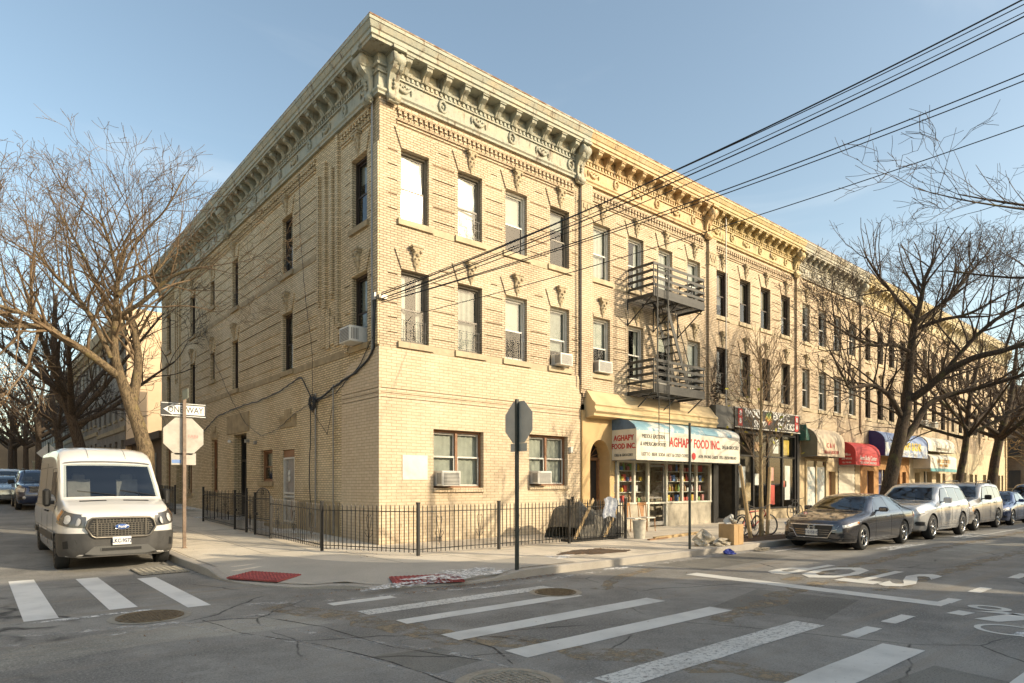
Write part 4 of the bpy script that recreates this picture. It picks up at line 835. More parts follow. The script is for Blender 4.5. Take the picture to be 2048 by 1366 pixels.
for u0, z0, w, h_, c in ((17.2, 1.6, .5, .9, GC[1]), (17.75, 1.0, .4, .8, WOOD_L), (18.5, 1.7, .35, .5, GC[1]), (18.9, 1.2, .3, .4, GC[6]), (19.75, 1.9, .4, .6, GC[6]), (21.0, 3.1, .6, .7, GC[3]), (20.1, 3.15, .5, .65, GC[1]), (21.2, 1.0, .5, 1.6, GC[1]), (19.85, .8, .4, .9, GC[0]), (18.4, 3.2, .7, .4, GC[5]), (21.05, 1.6, .3, .3, GC[0])):
    m = MB(); m.T = FT; m.box(u0, u0+w, .075, .083, z0, z0+h_); m.build('window_poster', c, sf3)
m = MB(); m.T = FT; m.lathe([(.16, 0), (.16, .01)], (17.12, .17, 2.35), 'y', 20, sx=.8, sy=1.5); m.build('oval_plaque', WHITE, h3)
# lots 4 to 8
CREAM = mat('cream_render', (.58,.46,.28), .85, .2, 1.5); STONEL = mat('limestone_panel', (.52,.44,.29), .8, .25, 2)
shopwall(h4, 22.42, 29.8, 2.9, 4.05, STONE, [], .02); shopwall(h4, 22.42, 23.3, .1, 2.9, CREAM, [], .03); shopwall(h4, 25.6, 27.0, .1, 2.9, CREAM, [(25.95, 26.75, .1, 2.4, .3)], .03); shopwall(h4, 29.2, 29.85, .1, 2.9, STONE, [], .03)
m = MB(); m.T = FT; m.box(25.95, 26.75, -.3, -.2, .1, 2.4); m.build('dark_door', WOOD, h4)
f4 = storefront(h4, 23.3, 25.6, .15, 3.0, .4, CREAM, (23.35, 24.4, 25.5), .1, None)
for u0, c in ((23.5, GC[1]), (24.55, GC[4])): 
    m = MB(); m.T = FT; m.box(u0, u0+.8, .06, .07, .6, 2.6); m.build('window_poster', mat('poster_pale', (.62,.62,.56), .6, .4, 5, c2=(.25,.4,.45), th=(.5,.65)), f4)
m = MB(); m.T = FT
for i in range(24): m.box(27.1, 29.1, .0, .05 if i % 2 else .03, .25+i*.11, .36+i*.11)
m.build('roller_shutter', mat('shutter_pale', (.58,.54,.45), .5, .15, 3, .3), h4)
for k, hh in enumerate((h5, h6, h7, h8)):
    X = LOT*(k+4); mm = (mat('orange_brick_front', (.42,.22,.08), .8, .3, 8), STONE, STONEL, STONEL)[k]
    ops = [(X+1.0, X+1.9, .1, 2.5, .3), (X+2.6, X+4.2, .9, 2.6, .3), (X+5.0, X+5.9, .1, 2.5, .3), (X+6.3, X+6.9, .9, 2.5, .3)]
    shopwall(hh, X+.01, X+LOT, 0, 4.05, mm, ops, .03)
    m = MB(); m.T = FT; m.box(X+.8, X+7.1, -.4, -.28, .1, 2.9); m.build('door_and_window_leaves', (mat('blue_door', (.05,.07,.2), .5, .2), DARK, DARK, DARK)[k], hh)
    m = MB(); m.T = FT; m.box(X+2.6, X+4.2, -.12, -.06, 1.7, 1.76); m.box(X+3.36, X+3.44, -.12, -.06, .9, 2.6); m.build('window_bars', FR_W, hh)
TANA = mat('awning_tan', (.66,.55,.40), .75, .15, 2); TANS = mat('awning_tan_side', (.30,.25,.16), .75, .2, 3); REDA = mat('awning_red', (.52,.05,.05), .7, .25, 3); PURP = mat('awning_navy', (.03,.03,.16), .5, .25, 3)
a4 = awning(22.9, 25.9, .84, 3.1, 3.75, 4.5, TANA, TANS, TANA, 'cream barrel awning with faded red lettering beside the smoke shop')
ft('C & H', 24.3, 3.62, .85, .34, RED, a4); ft('DELI & GROCERY', 24.4, 3.3, .85, .22, RED, a4)
m = MB(); m.prism([(22.44, 3.85), (22.88, 3.85), (22.88, 4.0), (22.44, 4.6)], -.5, -.1, 'xz'); top(m, 'awning_end', mat('awning_green', (.05,.16,.12), .6, .3), (22.6, -.3, 3.7), 'small dark green awning end between the smoke shop sign and the cream awning', 'awning')
a5 = awning(27.1, 30.3, .9, 2.75, 3.35, 4.0, REDA, REDA, REDA, 'bright red barrel awning with white lettering over the roller shutter')
ft('Auto Body Center', 28.7, 3.12, .91, .34, LWH, a5, sx=.85); ft('TAX  NOTARY  INSURANCE', 28.7, 2.87, .91, .17, LWH, a5)
for s, z in (('Office', 3.3), ('Services', 3.1), ('TEL 718 000', 2.88)): text(s, .2 if z > 3 else .11, SIDE(27.09, -.45, z), 'lettering', LWH, a5, sx=.8)
a6 = awning(31.0, 37.8, .9, 3.35, 4.1, 4.8, mat('awning_blue_print', (.25,.33,.5), .6, .4, 2, c2=(.6,.6,.55), th=(.45,.6)), PURP, mat('awning_blue_top', (.22,.30,.5), .6, .2, 2), 'blue barrel awning with big yellow lettering behind the leaning bare tree')
ft('EL NUEVO BAZAR', 34.6, 3.95, .91, .62, YEL, a6, bold=.02, sx=.8); ft('DISCOUNT  GIFTS  TOYS', 34.6, 3.5, .91, .25, LWH, a6)
a7 = awning(37.95, 43.2, .9, 3.85, 4.2, 4.85, AWH, AWH, AWH, 'plain white awning at the fifth row house, above the orange lettered one')
ft('PHARMACY & SURGICAL', 40.6, 4.02, .91, .22, TANS, a7)
a8 = awning(38.0, 43.1, 1.0, 2.75, 3.4, 3.75, AWH, AWH, AWH, 'low white awning with orange lettering and a teal stripe')
ft('GROCERY FRUITS', 40.5, 3.22, 1.01, .32, ORG_, a8); ft('FAMILY  MARKET', 40.5, 2.95, 1.01, .24, ORG_, a8)
m = MB(); m.T = FT; m.box(38.0, 43.1, 1.004, 1.012, 2.56, 2.76); m.build('teal_stripe', mat('teal', (.12,.36,.38), .6, .2), a8)
# fire escape on the deli house
fe = thing('fire_escape', (9.87, 0, 5.0), 'two level grey iron fire escape with a steep stair above the deli hood', 'fire escape')
FX0, FX1, FD = 9.87, 12.95, 1.17
def bal(z):
    m = MB(); m.T = FT
    m.box(FX0, FX1, FD-.04, FD, z-.1, z+.02); m.box(FX0, FX0+.04, .02, FD-.04, z-.1, z+.02); m.box(FX1-.04, FX1, .02, FD-.04, z-.1, z+.02)
    for i in range(14): y = .06+i*.078; m.box(FX0+.04, FX1-.04, y, y+.035, z-.03, z-.012)
    for x in (FX0+.8, FX0+1.6, FX0+2.4): m.box(x, x+.04, .02, FD-.04, z-.075, z-.032)
    m.build('platform', IRON_G, fe)
    for side_ in (0, 1, 2):
        m = MB(); m.T = FT
        for zz in (.26, .5, .74, .98):
            if side_ == 0: m.box(FX0, FX1, FD-.012, FD, z+zz, z+zz+.095)
            else: x = (FX0, FX1-.012)[side_-1]; m.box(x, x+.012, .02, FD-.014, z+zz, z+zz+.095)
        if side_ == 0: m.box(FX0, FX1, FD-.012, FD+.001, z+.022, z+.2)
        else: pass
        for p in ((FX0+.02, FX0+1.0, FX0+2.0, FX1-.05) if side_ == 0 else (.05, .6)):
            if side_ == 0: m.box(p, p+.03, FD-.04, FD-.014, z, z+1.07)
            else: x = (FX0+.014, FX1-.044)[side_-1]; m.box(x, x+.03, p, p+.03, z, z+1.07)
        m.build('railing', IRON_G, fe)
    for x in (FX0+.02, FX0+1.5, FX1-.06):
        m = MB(); m.tube([(x, -.02, z-.95), (x, -.02, z-.06)], .022, 5); m.tube([(x, -.03, z-.9), (x, -FD+.06, z-.08)], .025, 5); m.build('support_strut', IRON, fe)
bal(8.32); bal(5.0)
m = MB()
for y in (-.35, -.85): m.obox((11.72, y, 6.7), (.78, 0, -1.66), (0, .012, 0), (.07, 0, .033)); m.tube([(10.95, y, 9.2), (12.5, y, 6.0)], .018, 5); m.tube([(11.3,y,7.6),(11.3,y,8.45)], .014, 4); m.tube([(12.1,y,5.9),(12.1,y,6.8)], .014, 4)
for i in range(12): t = (i+.7)/12.5; x, z = 10.95+1.55*t, 8.35-3.3*t; m.box(x-.09, x+.09, -.85, -.35, z-.015, z)
m.build('stair', IRON_G, fe)
m = MB()
for x in (10.02, 10.62): m.tube([(x, -FD-.06, 4.75), (x, -FD-.06, 9.3)], .022, 5); m.tube([(x-.08, -FD-.1, 4.75), (x-.08, -FD-.1, 8.7)], .016, 5); m.tube([(x+.02, -FD-.1, 3.05), (x+.02, -FD-.1, 5.2)], .014, 5)
for z in (4.75, 7.0, 9.2): m.tube([(10.0, -FD-.06, z), (10.64, -FD-.06, z)], .02, 5)
for i in range(12): m.tube([(10.04, -FD-.1, 3.2+i*.3), (10.62, -FD-.1, 3.2+i*.3)], .009, 4)
m.build('drop_ladder', IRON_G, fe)
# air conditioners
AC = {}
def ac(fac, u, z, label, w=.55, h=.38, out=.32):
    o = thing('air_conditioner', (u, -.02, z) if fac == 'F' else (-.02, u, z), label, 'air conditioner', 'window air conditioners')
    m = MB(); m.bbox(-w/2, w/2, -out, .14, 0, h, .015); 
    m2 = MB(); 
    for i in range(9): q = -w/2+.05+i*(w-.1)/9; m2.box(-w/2+.05, w/2-.05, -out-.006, -out-.001, .04+i*(h-.08)/9, .04+(i+.55)*(h-.08)/9)
    for sx in (-1, 1):
        for i in range(5): q = -out+.05+i*.045; x = sx*w/2; m2.box(min(x, x+sx*.004), max(x, x+sx*.004), q, q+.022, .06, h-.06)
    for mm, nm, mt in ((m, 'casing', ACW), (m2, 'grille', ACG)):
        b = bpy.data.objects.new(nm, mm.mesh(nm, mt)); COL.objects.link(b); b.parent = o
    o.rotation_euler = (0, 0, 0 if fac == 'F' else -pi/2); return o
ac('L', 1.12, 5.52, 'air conditioner sticking out of the side street window nearest the corner, second storey', .62, .42, .42)
ac('F', 6.5, 5.53, 'air conditioner in the rightmost second storey front window of the corner building')
ac('F', 2.03, 1.67, 'white air conditioner in the ground floor window nearest the building corner', .62, .42)
ac('F', 5.55, 1.73, 'white air conditioner in the ground floor window nearer the deli', .58, .4)
ac('F', 8.5, 5.53, 'air conditioner in the white framed window left of the lower fire escape landing', .7, .4, .2)
ac('F', 39.6, 5.53, 'tiny air conditioner in a far window, left of the pair above the white awning'); ac('F', 41.4, 5.53, 'tiny air conditioner in a far window, right of the pair above the white awning')
# ---- background buildings on the side street and across the crossings
garage = thing('garage', (0, 26, 0), 'low brown garage between the corner building and the peach side wall', 'garage')
m = MB(); m.box(.3, 14, 24.5, 35, .3, 4.3); m.box(-.1, 14, 24.6, 34.9, 4.3, 4.7); m.build('garage_walls', mat('brown_render', (.13,.09,.06), .9, .3), garage)
m = MB(); m.T = LT
for i in range(11): m.box(27, 32, -.28, -.24 if i % 2 else -.26, .5+i*.28, .78+i*.28)
m.build('garage_door', mat('garage_door_grey', (.16,.15,.13), .6, .2), garage)
def side_row(Y0, Y1, H, wallm, label, first=False):
    o = thing('side_street_house', (0, Y0, 0), label, 'row house', 'grey row houses down the side street')
    m = MB(); m.T = LT; w = 1.0; ops = []; n = 5; st = (Y1-Y0)/n; zz = gz(0, Y0)
    for i in range(n):
        for z in (1.9, 5.3, 8.6): ops.append((Y0+st*(i+.25), Y0+st*(i+.25)+w, z+zz, z+zz+1.9, .3))
    wall(m, Y0, Y1, 0, H-.8+zz, ops)
    for i in range(3): c = Y0+(i+.5)*(Y1-Y0)/3; 
    m.build('front_wall', wallm, o)
    m = MB(); m.T = LT; m.box(Y0, Y1, 0, .5, H-.8+zz, H+zz); m.box(Y0, Y1, 0, .15, H-1.6+zz, H-.8+zz); each(o, 'belt_course', STONE_S, LT, [(Y0, Y1, .001, .08, 4.4+zz, 4.7+zz)])
    for i in range(int((Y1-Y0)/.8)): q = Y0+.4+i*.8; m.box(q-.1, q+.1, .15, .42, H-1.25+zz, H-.8+zz)
    m.build('cornice', STONE_S, o)
    m = MB(); m.T = LT; m.box(Y0+.1, Y1-.1, -.5, -.4, 0, H-.9+zz); m.build('window_glazing', mat('dark_glazing', (.05,.055,.06), .15, 0), o)
    each(o, 'sill', STONE_S, LT, [(a-.1, b+.1, 0, .1, c-.15, c-.01) for a, b, c, d, e in ops]); each(o, 'meeting_rail', STONE_S, LT, [(a, b, -.2, -.15, c+.92, c+.98) for a, b, c, d, e in ops])
    for i in range(2):
        q = Y0+st*(2*i+1.6); m = MB(); m.T = LT; m.box(q, q+1.3, .0, 1.1, 3.2+zz, 3.4+zz); m.box(q, q+.15, 0.9, 1.05, .9+zz, 3.2+zz); m.box(q+1.15, q+1.3, .9, 1.05, .9+zz, 3.2+zz); m.box(q-.1, q+1.4, 0, 1.6, 0+zz, .9+zz); m.build('porch', STONE_S, o)
    return o
s1 = side_row(35, 47, 12.4, BR_R, 'tall building with the sunlit blank peach side wall beyond the garage')
m = MB(); m.box(.02, 14, 34.7, 35.0, 0, 13.6); m.box(.02, 14, 35, 47, 12.2, 12.5); m.build('peach_side_wall', PEACH, s1)
for k, (a, b) in enumerate(((47, 59), (59, 71), (71, 85), (85, 101))): side_row(a, b, 12.2-.5*k, BR_R, ('grey row house just past the peach walled building', 'second grey row house past the peach walled building', 'third grey row house past the peach walled building', 'farthest grey row house of the side street')[k])
def slab_house(name, x0, x1, y0, y1, h, m_, label, face, cat='building', group=None):
    """opposite buildings: block with cornice and window grid on one face"""
    o = thing(name, ((x0+x1)/2, (y0+y1)/2, 0), label, cat, group)
    m = MB(); m.box(x0, x1, y0, y1, 0, h); m.build('walls', m_, o)
    m = MB(); nz = max(1, int(h/3.4)); WN, SL = [], []
    L_ = (x1-x0) if face in 'NS' else (y1-y0); n = int(L_/2.4)
    for i in range(n):
        for j in range(nz):
            u = (i+.5)*L_/n; z = 1.4+j*3.3
            if face == 'N': WN.append((x0+u-.5, x0+u+.5, y1+.0, y1+.03, z, z+1.8)); SL.append((x0+u-.6, x0+u+.6, y1, y1+.12, z-.16, z-.02))
            elif face == 'W': WN.append((x0-.03, x0, y0+u-.5, y0+u+.5, z, z+1.8)); SL.append((x0-.12, x0, y0+u-.6, y0+u+.6, z-.16, z-.02))
            elif face == 'E': WN.append((x1, x1+.03, y0+u-.5, y0+u+.5, z, z+1.8)); SL.append((x1, x1+.12, y0+u-.6, y0+u+.6, z-.16, z-.02))
    m.box(x0-.3, x1+.3, y0-.3, y1+.3, h, h+.35); m.build('cornice', STONE_S, o); each(o, 'window', mat('dark_glazing', (.05,.055,.06), .15, 0), None, WN[:100]); each(o, 'sill', STONE_S, None, SL[:100]); return o
# across the main street (behind the camera; they shade the crossing and show in the window glass)
slab_house('opposite_corner_building', -4.2, 11.5, -42, -24.3, 11.2, BR_R, 'brick apartment block across the shopping street, behind the photographer', 'N')
for a_, b_, h_, l_ in ((14.2, 22.6, 7.4, 'nearest of the unseen low brick shops gapped for sun streaks across the shopping street'), (24.0, 33.0, 6.7, 'middle one of the unseen low brick shops gapped for sun streaks across the shopping street'), (34.2, 62, 7.8, 'longest and farthest of the unseen low brick shops gapped for sun streaks across the shopping street')): slab_house('opposite_shade_block', a_, b_, -40, -24.3, h_, BR_R, l_, 'N')  # unseen row, its heights and gaps shaped to drop sun streaks on the road
slab_house('opposite_bounce_block', -34, -15.5, -2, 60, 11.8, BR_P, 'unseen pale brick block bouncing sunlight on the far side of the side street, left of the photographer', 'E')  # unseen block, used as a pale reflector for the shaded side wall
# right end
rb = slab_house('brown_brick_building', 74, 96, -1.5, 24, 11.5, BR_D, 'brown brick building beyond the far street corner at the right edge', 'W')
m = MB(); m.prism([(-260, 0), (-260, 7), (-90, 12), (-30, 15), (-10, 13), (40, 15), (80, 11), (130, 0)], 190, 260, 'xz'); 
for p in range(len(m.v)): pass
struct(m, 'hill', mat('distant_hill', (.03,.025,.02), .95, .5, .15))
# ---------------------------------------------------------------- vehicles
def crom(a, b, c, d, t): return b + .5*t*(c-a + t*(2*a-5*b+4*c-d + t*(3*(b-c)+d-a)))
def dense(l, k=3): return l
class Car:
    def __init__(s, st): s.st = st; s.L = st[-1][0]
    def par(s, x):
        st = s.st; x = max(st[0][0], min(st[-1][0], x))
        i = max(k for k in range(len(st)) if st[k][0] <= x+1e-9); i = min(i, len(st)-2)
        t = (x-st[i][0])/(st[i+1][0]-st[i][0]); p0 = st[max(i-1,0)]; p1 = st[i]; p2 = st[i+1]; p3 = st[min(i+2, len(st)-1)]
        out = []
        for k in range(1, 6):
            v = crom(p0[k], p1[k], p2[k], p3[k], t); lo, hi = min(p1[k], p2[k]), max(p1[k], p2[k]); out.append(max(lo-.004, min(hi+.004, v)))
        return out
    def sec(s, x):
        zb, w, zs, wr, zt = s.par(x); h = zt-zs; y4 = w-.055
        K = [(w-.16, zb), (w-.05, zb+.03), (w-.015, zb+.12), (w, zb+(zs-zb)*.5), (w-.004, zs-.16), (w-.02, zs-.05), (y4, zs)]
        yr = lambda f: y4+(wr-y4)*f
        K += [(yr(.30), zs+h*.30), (yr(.62), zs+h*.62), (yr(.86), zs+h*.84), (yr(.97)-.02, zs+h*.93), (wr-.10, zs+h*.975), (wr*.6, zt), (wr*.3, zt+.008), (0, zt+.012)]
        return K
    def sy(s, x, z):
        K = s.sec(x)
        if z <= K[0][1]: return K[0][0]
        for (y0, z0), (y1, z1) in zip(K, K[1:]):
            if z0 <= z <= z1 and z1 > z0: return y0+(y1-y0)*(z-z0)/(z1-z0)
        return K[-1][0]
    def sz(s, x, y):
        K = s.sec(x)[::-1]; y = abs(y)
        for (y0, z0), (y1, z1) in zip(K, K[1:]):
            if y0 <= y <= y1+1e-9 and y1 > y0: return z0+(z1-z0)*(y-y0)/(y1-y0)
        return K[-1][1]
    def body(s, wheels, rw, name, m_, wellm, cab=None):
        xs = []; st = s.st
        for i in range(len(st)-1):
            n = max(1, int((st[i+1][0]-st[i][0])/.09)+1); xs += [st[i][0]+(st[i+1][0]-st[i][0])*k/n for k in range(n)]
        xs.append(s.L); mb = MB(); vs = []; R_ = None
        for x in xs:
            K = s.sec(x); ring = [(x, -y, z) for y, z in K] + [(x, y, z) for y, z in K[-2::-1]] ; R_ = len(ring); vs += ring
        fs = [(i*R_+j, i*R_+(j+1)%R_, (i+1)*R_+(j+1)%R_, (i+1)*R_+j) for i in range(len(xs)-1) for j in range(R_)]
        mb.add(vs, fs, 0, True); mb.add(vs[:R_], [tuple(range(R_))]); mb.add(vs[-R_:], [tuple(range(R_))[::-1]])
        me = mb.mesh(name, [m_, wellm], None, True); o = bpy.data.objects.new(name, me); COL.objects.link(o)
        cut = []
        for xw in wheels:
            for sg in (-1, 1):
                c = MB(); yw = s.par(xw)[1]; a0, a1 = sorted((sg*(yw-.30), sg*(yw+.2))); c.lathe([(rw+.055, 0), (rw+.055, a1-a0)], (xw, a0, rw), 'y', 40, 1)
                cm = c.mesh('c', [m_, wellm], None, True); co = bpy.data.objects.new('c', cm); COL.objects.link(co); cut.append(co)
                b = o.modifiers.new('b', 'BOOLEAN'); b.operation = 'DIFFERENCE'; b.object = co; b.solver = 'EXACT'
        if cab:
            x0, w0, x1, w1, xb, zb = cab; z0, z1 = s.sz(x0, 0), s.sz(x1, 0); zi = z1-.03; c = MB(); w0 -= .05; w1 -= .04
            V_ = [(x0+.02-.10, z0+.10), (x1-.03-.10, z1+.10), (x1-.02, zi-.02), (xb, zi), (xb, zb), (x0+.25, zb), (x0+.06, z0-.10)]; W_ = [w0, w1, w1, w1, w0, w0, w0]
            n = len(V_); c.add([(a, -w, b) for (a, b), w in zip(V_, W_)] + [(a, w, b) for (a, b), w in zip(V_, W_)], [tuple(range(n))[::-1], tuple(range(n, 2*n))] + [(i, (i+1)%n, n+(i+1)%n, n+i) for i in range(n)], 1)
            cm = c.mesh('c', [m_, wellm], None, True); co = bpy.data.objects.new('c', cm); COL.objects.link(co); cut.append(co)
            b = o.modifiers.new('b', 'BOOLEAN'); b.operation = 'DIFFERENCE'; b.object = co; b.solver = 'EXACT'
        dg = bpy.context.evaluated_depsgraph_get(); me2 = bpy.data.meshes.new_from_object(o.evaluated_get(dg)); me2.name = name
        o.modifiers.clear(); o.data = me2; bpy.data.meshes.remove(me)
        for c in cut: m = c.data; bpy.data.objects.remove(c); bpy.data.meshes.remove(m)
        for p in me2.polygons: p.use_smooth = True
        me2.set_sharp_from_angle(angle=radians(38))
        return o
    def side(s, mb, b0, b1, t1, t0, sg, off=.005, nx=14, nz=4, bul=0):
        def P(a, t):
            x = (b0[0]+(b1[0]-b0[0])*a)*(1-t)+(t0[0]+(t1[0]-t0[0])*a)*t; z = (b0[1]+(b1[1]-b0[1])*a)*(1-t)+(t0[1]+(t1[1]-t0[1])*a)*t + bul*sin(pi*a)*t
            return (x, sg*(s.sy(x, z)+off), z)
        mb.grid(P, nx, nz)
    def screen(s, mb, x0, w0, x1, w1, off=.006):
        mb.grid(lambda a, t: (x0+(x1-x0)*a - off*.5, (w0+(w1-w0)*a)*(2*t-1), s.sz(x0+(x1-x0)*a, (w0+(w1-w0)*a)*(2*t-1))+off), 12, 16)
    def wrap(s, mb, z0, z1, x1, off=.012, ym=None, rear=False, nz=4, x0=0, zs=0):
        """band hugging the nose (or tail) from side to side; ym limits its half width"""
        fx = (lambda x: s.L-x) if rear else (lambda x: x)
        xs = [x1*(1-i/8)**1.6 for i in range(8)]+[0.0]
        def pts(z):
            side_ = [(fx(x)+(off if rear else -off)*(1 if x < .02 else .3), s.sy(fx(x), z)+off, z) for x in xs if x >= x0]
            e = side_[-1][1]-off; mid = [(fx(0)+(off if rear else -off), e*(1-2*i/10), z) for i in range(1, 10)]
            a = side_+[(p[0], p[1], p[2]) for p in mid]+[(p[0], -p[1], p[2]) for p in side_[::-1]]
            return [p for p in a if abs(p[1]) <= (ym or 9)]
        L_ = [pts(z0+(z1-z0)*j/nz) for j in range(nz+1)]; n = min(len(q) for q in L_)
        mb.add([p for q in L_ for p in q[:n]], [(j*n+i, j*n+i+1, (j+1)*n+i+1, (j+1)*n+i) for j in range(nz) for i in range(n-1)], 0, True)
    def line(s, mb, pts, sg, r=.005):
        P = []
        for (a, b), (c, d) in zip(pts, pts[1:]):
            for k in range(8): x = a+(c-a)*k/8; z = b+(d-b)*k/8; P.append((x, sg*(s.sy(x, z)), z))
        P.append((pts[-1][0], sg*s.sy(*pts[-1]), pts[-1][1])); mb.tube(P, r, 4)
def cp(name, root, mb, m_, fix=False):
    o = bpy.data.objects.new(name, mb.mesh(name, m_, None, fix)); COL.objects.link(o); o.parent = root; return o
GLV = mat('vehicle_glass', (.012,.016,.02), .03, 0, coat=1); LAMP = mat('lamp_clear', (.7,.7,.68), .1, .3, 30, coat=1); AMB = mat('lamp_amber', (.55,.2,.03), .15, 0, coat=1); REDL = mat('lamp_red', (.4,.02,.02), .15, 0, coat=1)
SEAM = flat('seam_black', (.01,.01,.01)); ALLOY = mat('alloy', (.5,.5,.5), .25, .15, 8, .9)
CABM = mat('cabin_dark', (.05,.05,.05), .8, 0); SEATM = mat('seat_fabric', (.22,.21,.2), .8, .2, 8); GLW = glass('windscreen_glass', (.82,.86,.84), 4.5)
def cabin(root, c, x0, x1, w1, zb, zs):
    m = MB(); m.bbox(x0+.26, x0+.55, -w1+.02, w1-.02, c.sz(x0, 0)-.30, c.sz(x0, 0)-.10, .03); cp('dashboard', root, m, SEATM)
    for sg in (-1, 1):
        y = sg*w1*.58; m = MB(); m.bbox(x1+.0, x1+.5, y-.22, y+.22, zb, zb+.25, .04); m.obox((x1+.55, y, (zb+zs)/2+.1), (.06, 0, 0), (0, .21, 0), (.08, 0, (zs-zb)/2-.02)); m.bbox(x1+.58, x1+.68, y-.12, y+.12, zs+.02, zs+.2, .03); cp('front_seat', root, m, SEATM)
    m = MB(); y = -w1*.58; q = Vector((x0+.62, y, c.sz(x0, 0)-.08)); m.tube([tuple(q+Vector((.07*sin(a), .17*cos(a), .16*sin(a)))) for a in [2*pi*i/16 for i in range(17)]], .014, 5); cp('steering_wheel', root, m, SEAM)
    m = MB(); z = c.sz(x1, 0); m.bbox(x1-.08, x1-.04, -.11, .11, z-.17, z-.09, .01); cp('rear_view_mirror', root, m, SEAM)
def paintm(name, c, metal=.5, rough=.28, dirt=.35):
    m, t, b, N, L = nt(name); p = pos(N); f = ramp(N, L, noise(N, L, 3, 7, .7, p), .5, .85)
    sp = N.new('ShaderNodeSeparateXYZ'); L(p, sp.inputs[0]); low = ramp(N, L, sp.outputs[2], .85, .2)
    a = N.new('ShaderNodeMath'); a.operation = 'MULTIPLY_ADD'; L(low, a.inputs[0]); a.inputs[1].default_value = dirt; 
    q = N.new('ShaderNodeMath'); q.operation = 'MULTIPLY'; L(f, q.inputs[0]); q.inputs[1].default_value = .18; L(q.outputs[0], a.inputs[2])
    L(mixc(N, L, a.outputs[0], c, (.22,.19,.15)), b.inputs['Base Color']); b.inputs['Metallic'].default_value = metal; b.inputs['Roughness'].default_value = rough
    b.inputs['Coat Weight'].default_value = 1; b.inputs['Coat Roughness'].default_value = .03; return m
def wheel(root, x, y, r, w, sg, spokes=5, dark=False):
    m = MB(); m.lathe([(r*.66, -w/2), (r*.93, -w/2), (r, -w/2+.03), (r, w/2-.03), (r*.93, w/2), (r*.66, w/2)], (x, y, r), 'y', 32, cap=False)
    t = cp('wheel', root, m, RUBBER)
    m = MB(); e = sg*w/2; m.lathe([(r*.68, -w/2+.01), (r*.68, w/2-.01)], (x, y, r), 'y', 28, cap=False)
    ring = [(r*.70, e+sg*.004), (r*.68, e+sg*.008), (r*.62, e-sg*.02), (r*.62, e-sg*.05)]; m.lathe(ring, (x, y, r), 'y', 28, cap=False)
    for k in range(spokes):
        a = 2*pi*k/spokes+.3; da = .16 if spokes <= 6 else .09
        P = lambda rr, aa, yy: (x+rr*cos(aa), y+yy, r+rr*sin(aa))
        m.add([P(r*.12, a-.5, e-sg*.03), P(r*.12, a+.5, e-sg*.03), P(r*.64, a+da, e-sg*.005), P(r*.64, a-da, e-sg*.005), P(r*.12, a-.5, e-sg*.06), P(r*.12, a+.5, e-sg*.06), P(r*.64, a+da, e-sg*.05), P(r*.64, a-da, e-sg*.05)], [(0,1,2,3),(0,3,7,4),(1,5,6,2)])
    m.lathe([(.001, e), (r*.17, e-sg*.005), (r*.17, e-sg*.05)], (x, y, r), 'y', 14); cp('rim', t, m, PLASTIC if dark else ALLOY)
    m = MB(); m.lathe([(.001, e-sg*.07), (r*.67, e-sg*.07)], (x, y, r), 'y', 20); cp('brake_disc', t, m, flat('brake_dark', (.03,.03,.03))); return t
def plate(root, x, y, z, s, m_=None, tilt=0, rear=False, w=.31):
    o = MB(); o.box(x-.012, x, y-w/2, y+w/2, z-.08, z+.08); p = cp('number_plate', root, o, WHITE)
    t = text(s, .105, TM((x-.014, y, z-.005), (0, -1, 0), (0, 0, 1)), 'plate_lettering', flat('plate_ink', (.05,.06,.12)), None, extr=.001, bold=.003, sx=.78); t.parent = p; return p
def mirror(root, x, y, z, sg, m_, w=.2, h=.14):
    m = MB(); m.bbox(x-.05, x+.07, *sorted((sg*y, sg*(y+w))), z, z+h, .03); m.box(x-.02, x+.02, *sorted((sg*(y-.08), sg*(y+.02))), z+.01, z+.05)
    o = cp('mirror', root, m, m_); m = MB(); m.box(x+.071, x+.075, *sorted((sg*(y+.03), sg*(y+w-.03))), z+.03, z+h-.03); cp('mirror_glass', o, m, CHROME); return o
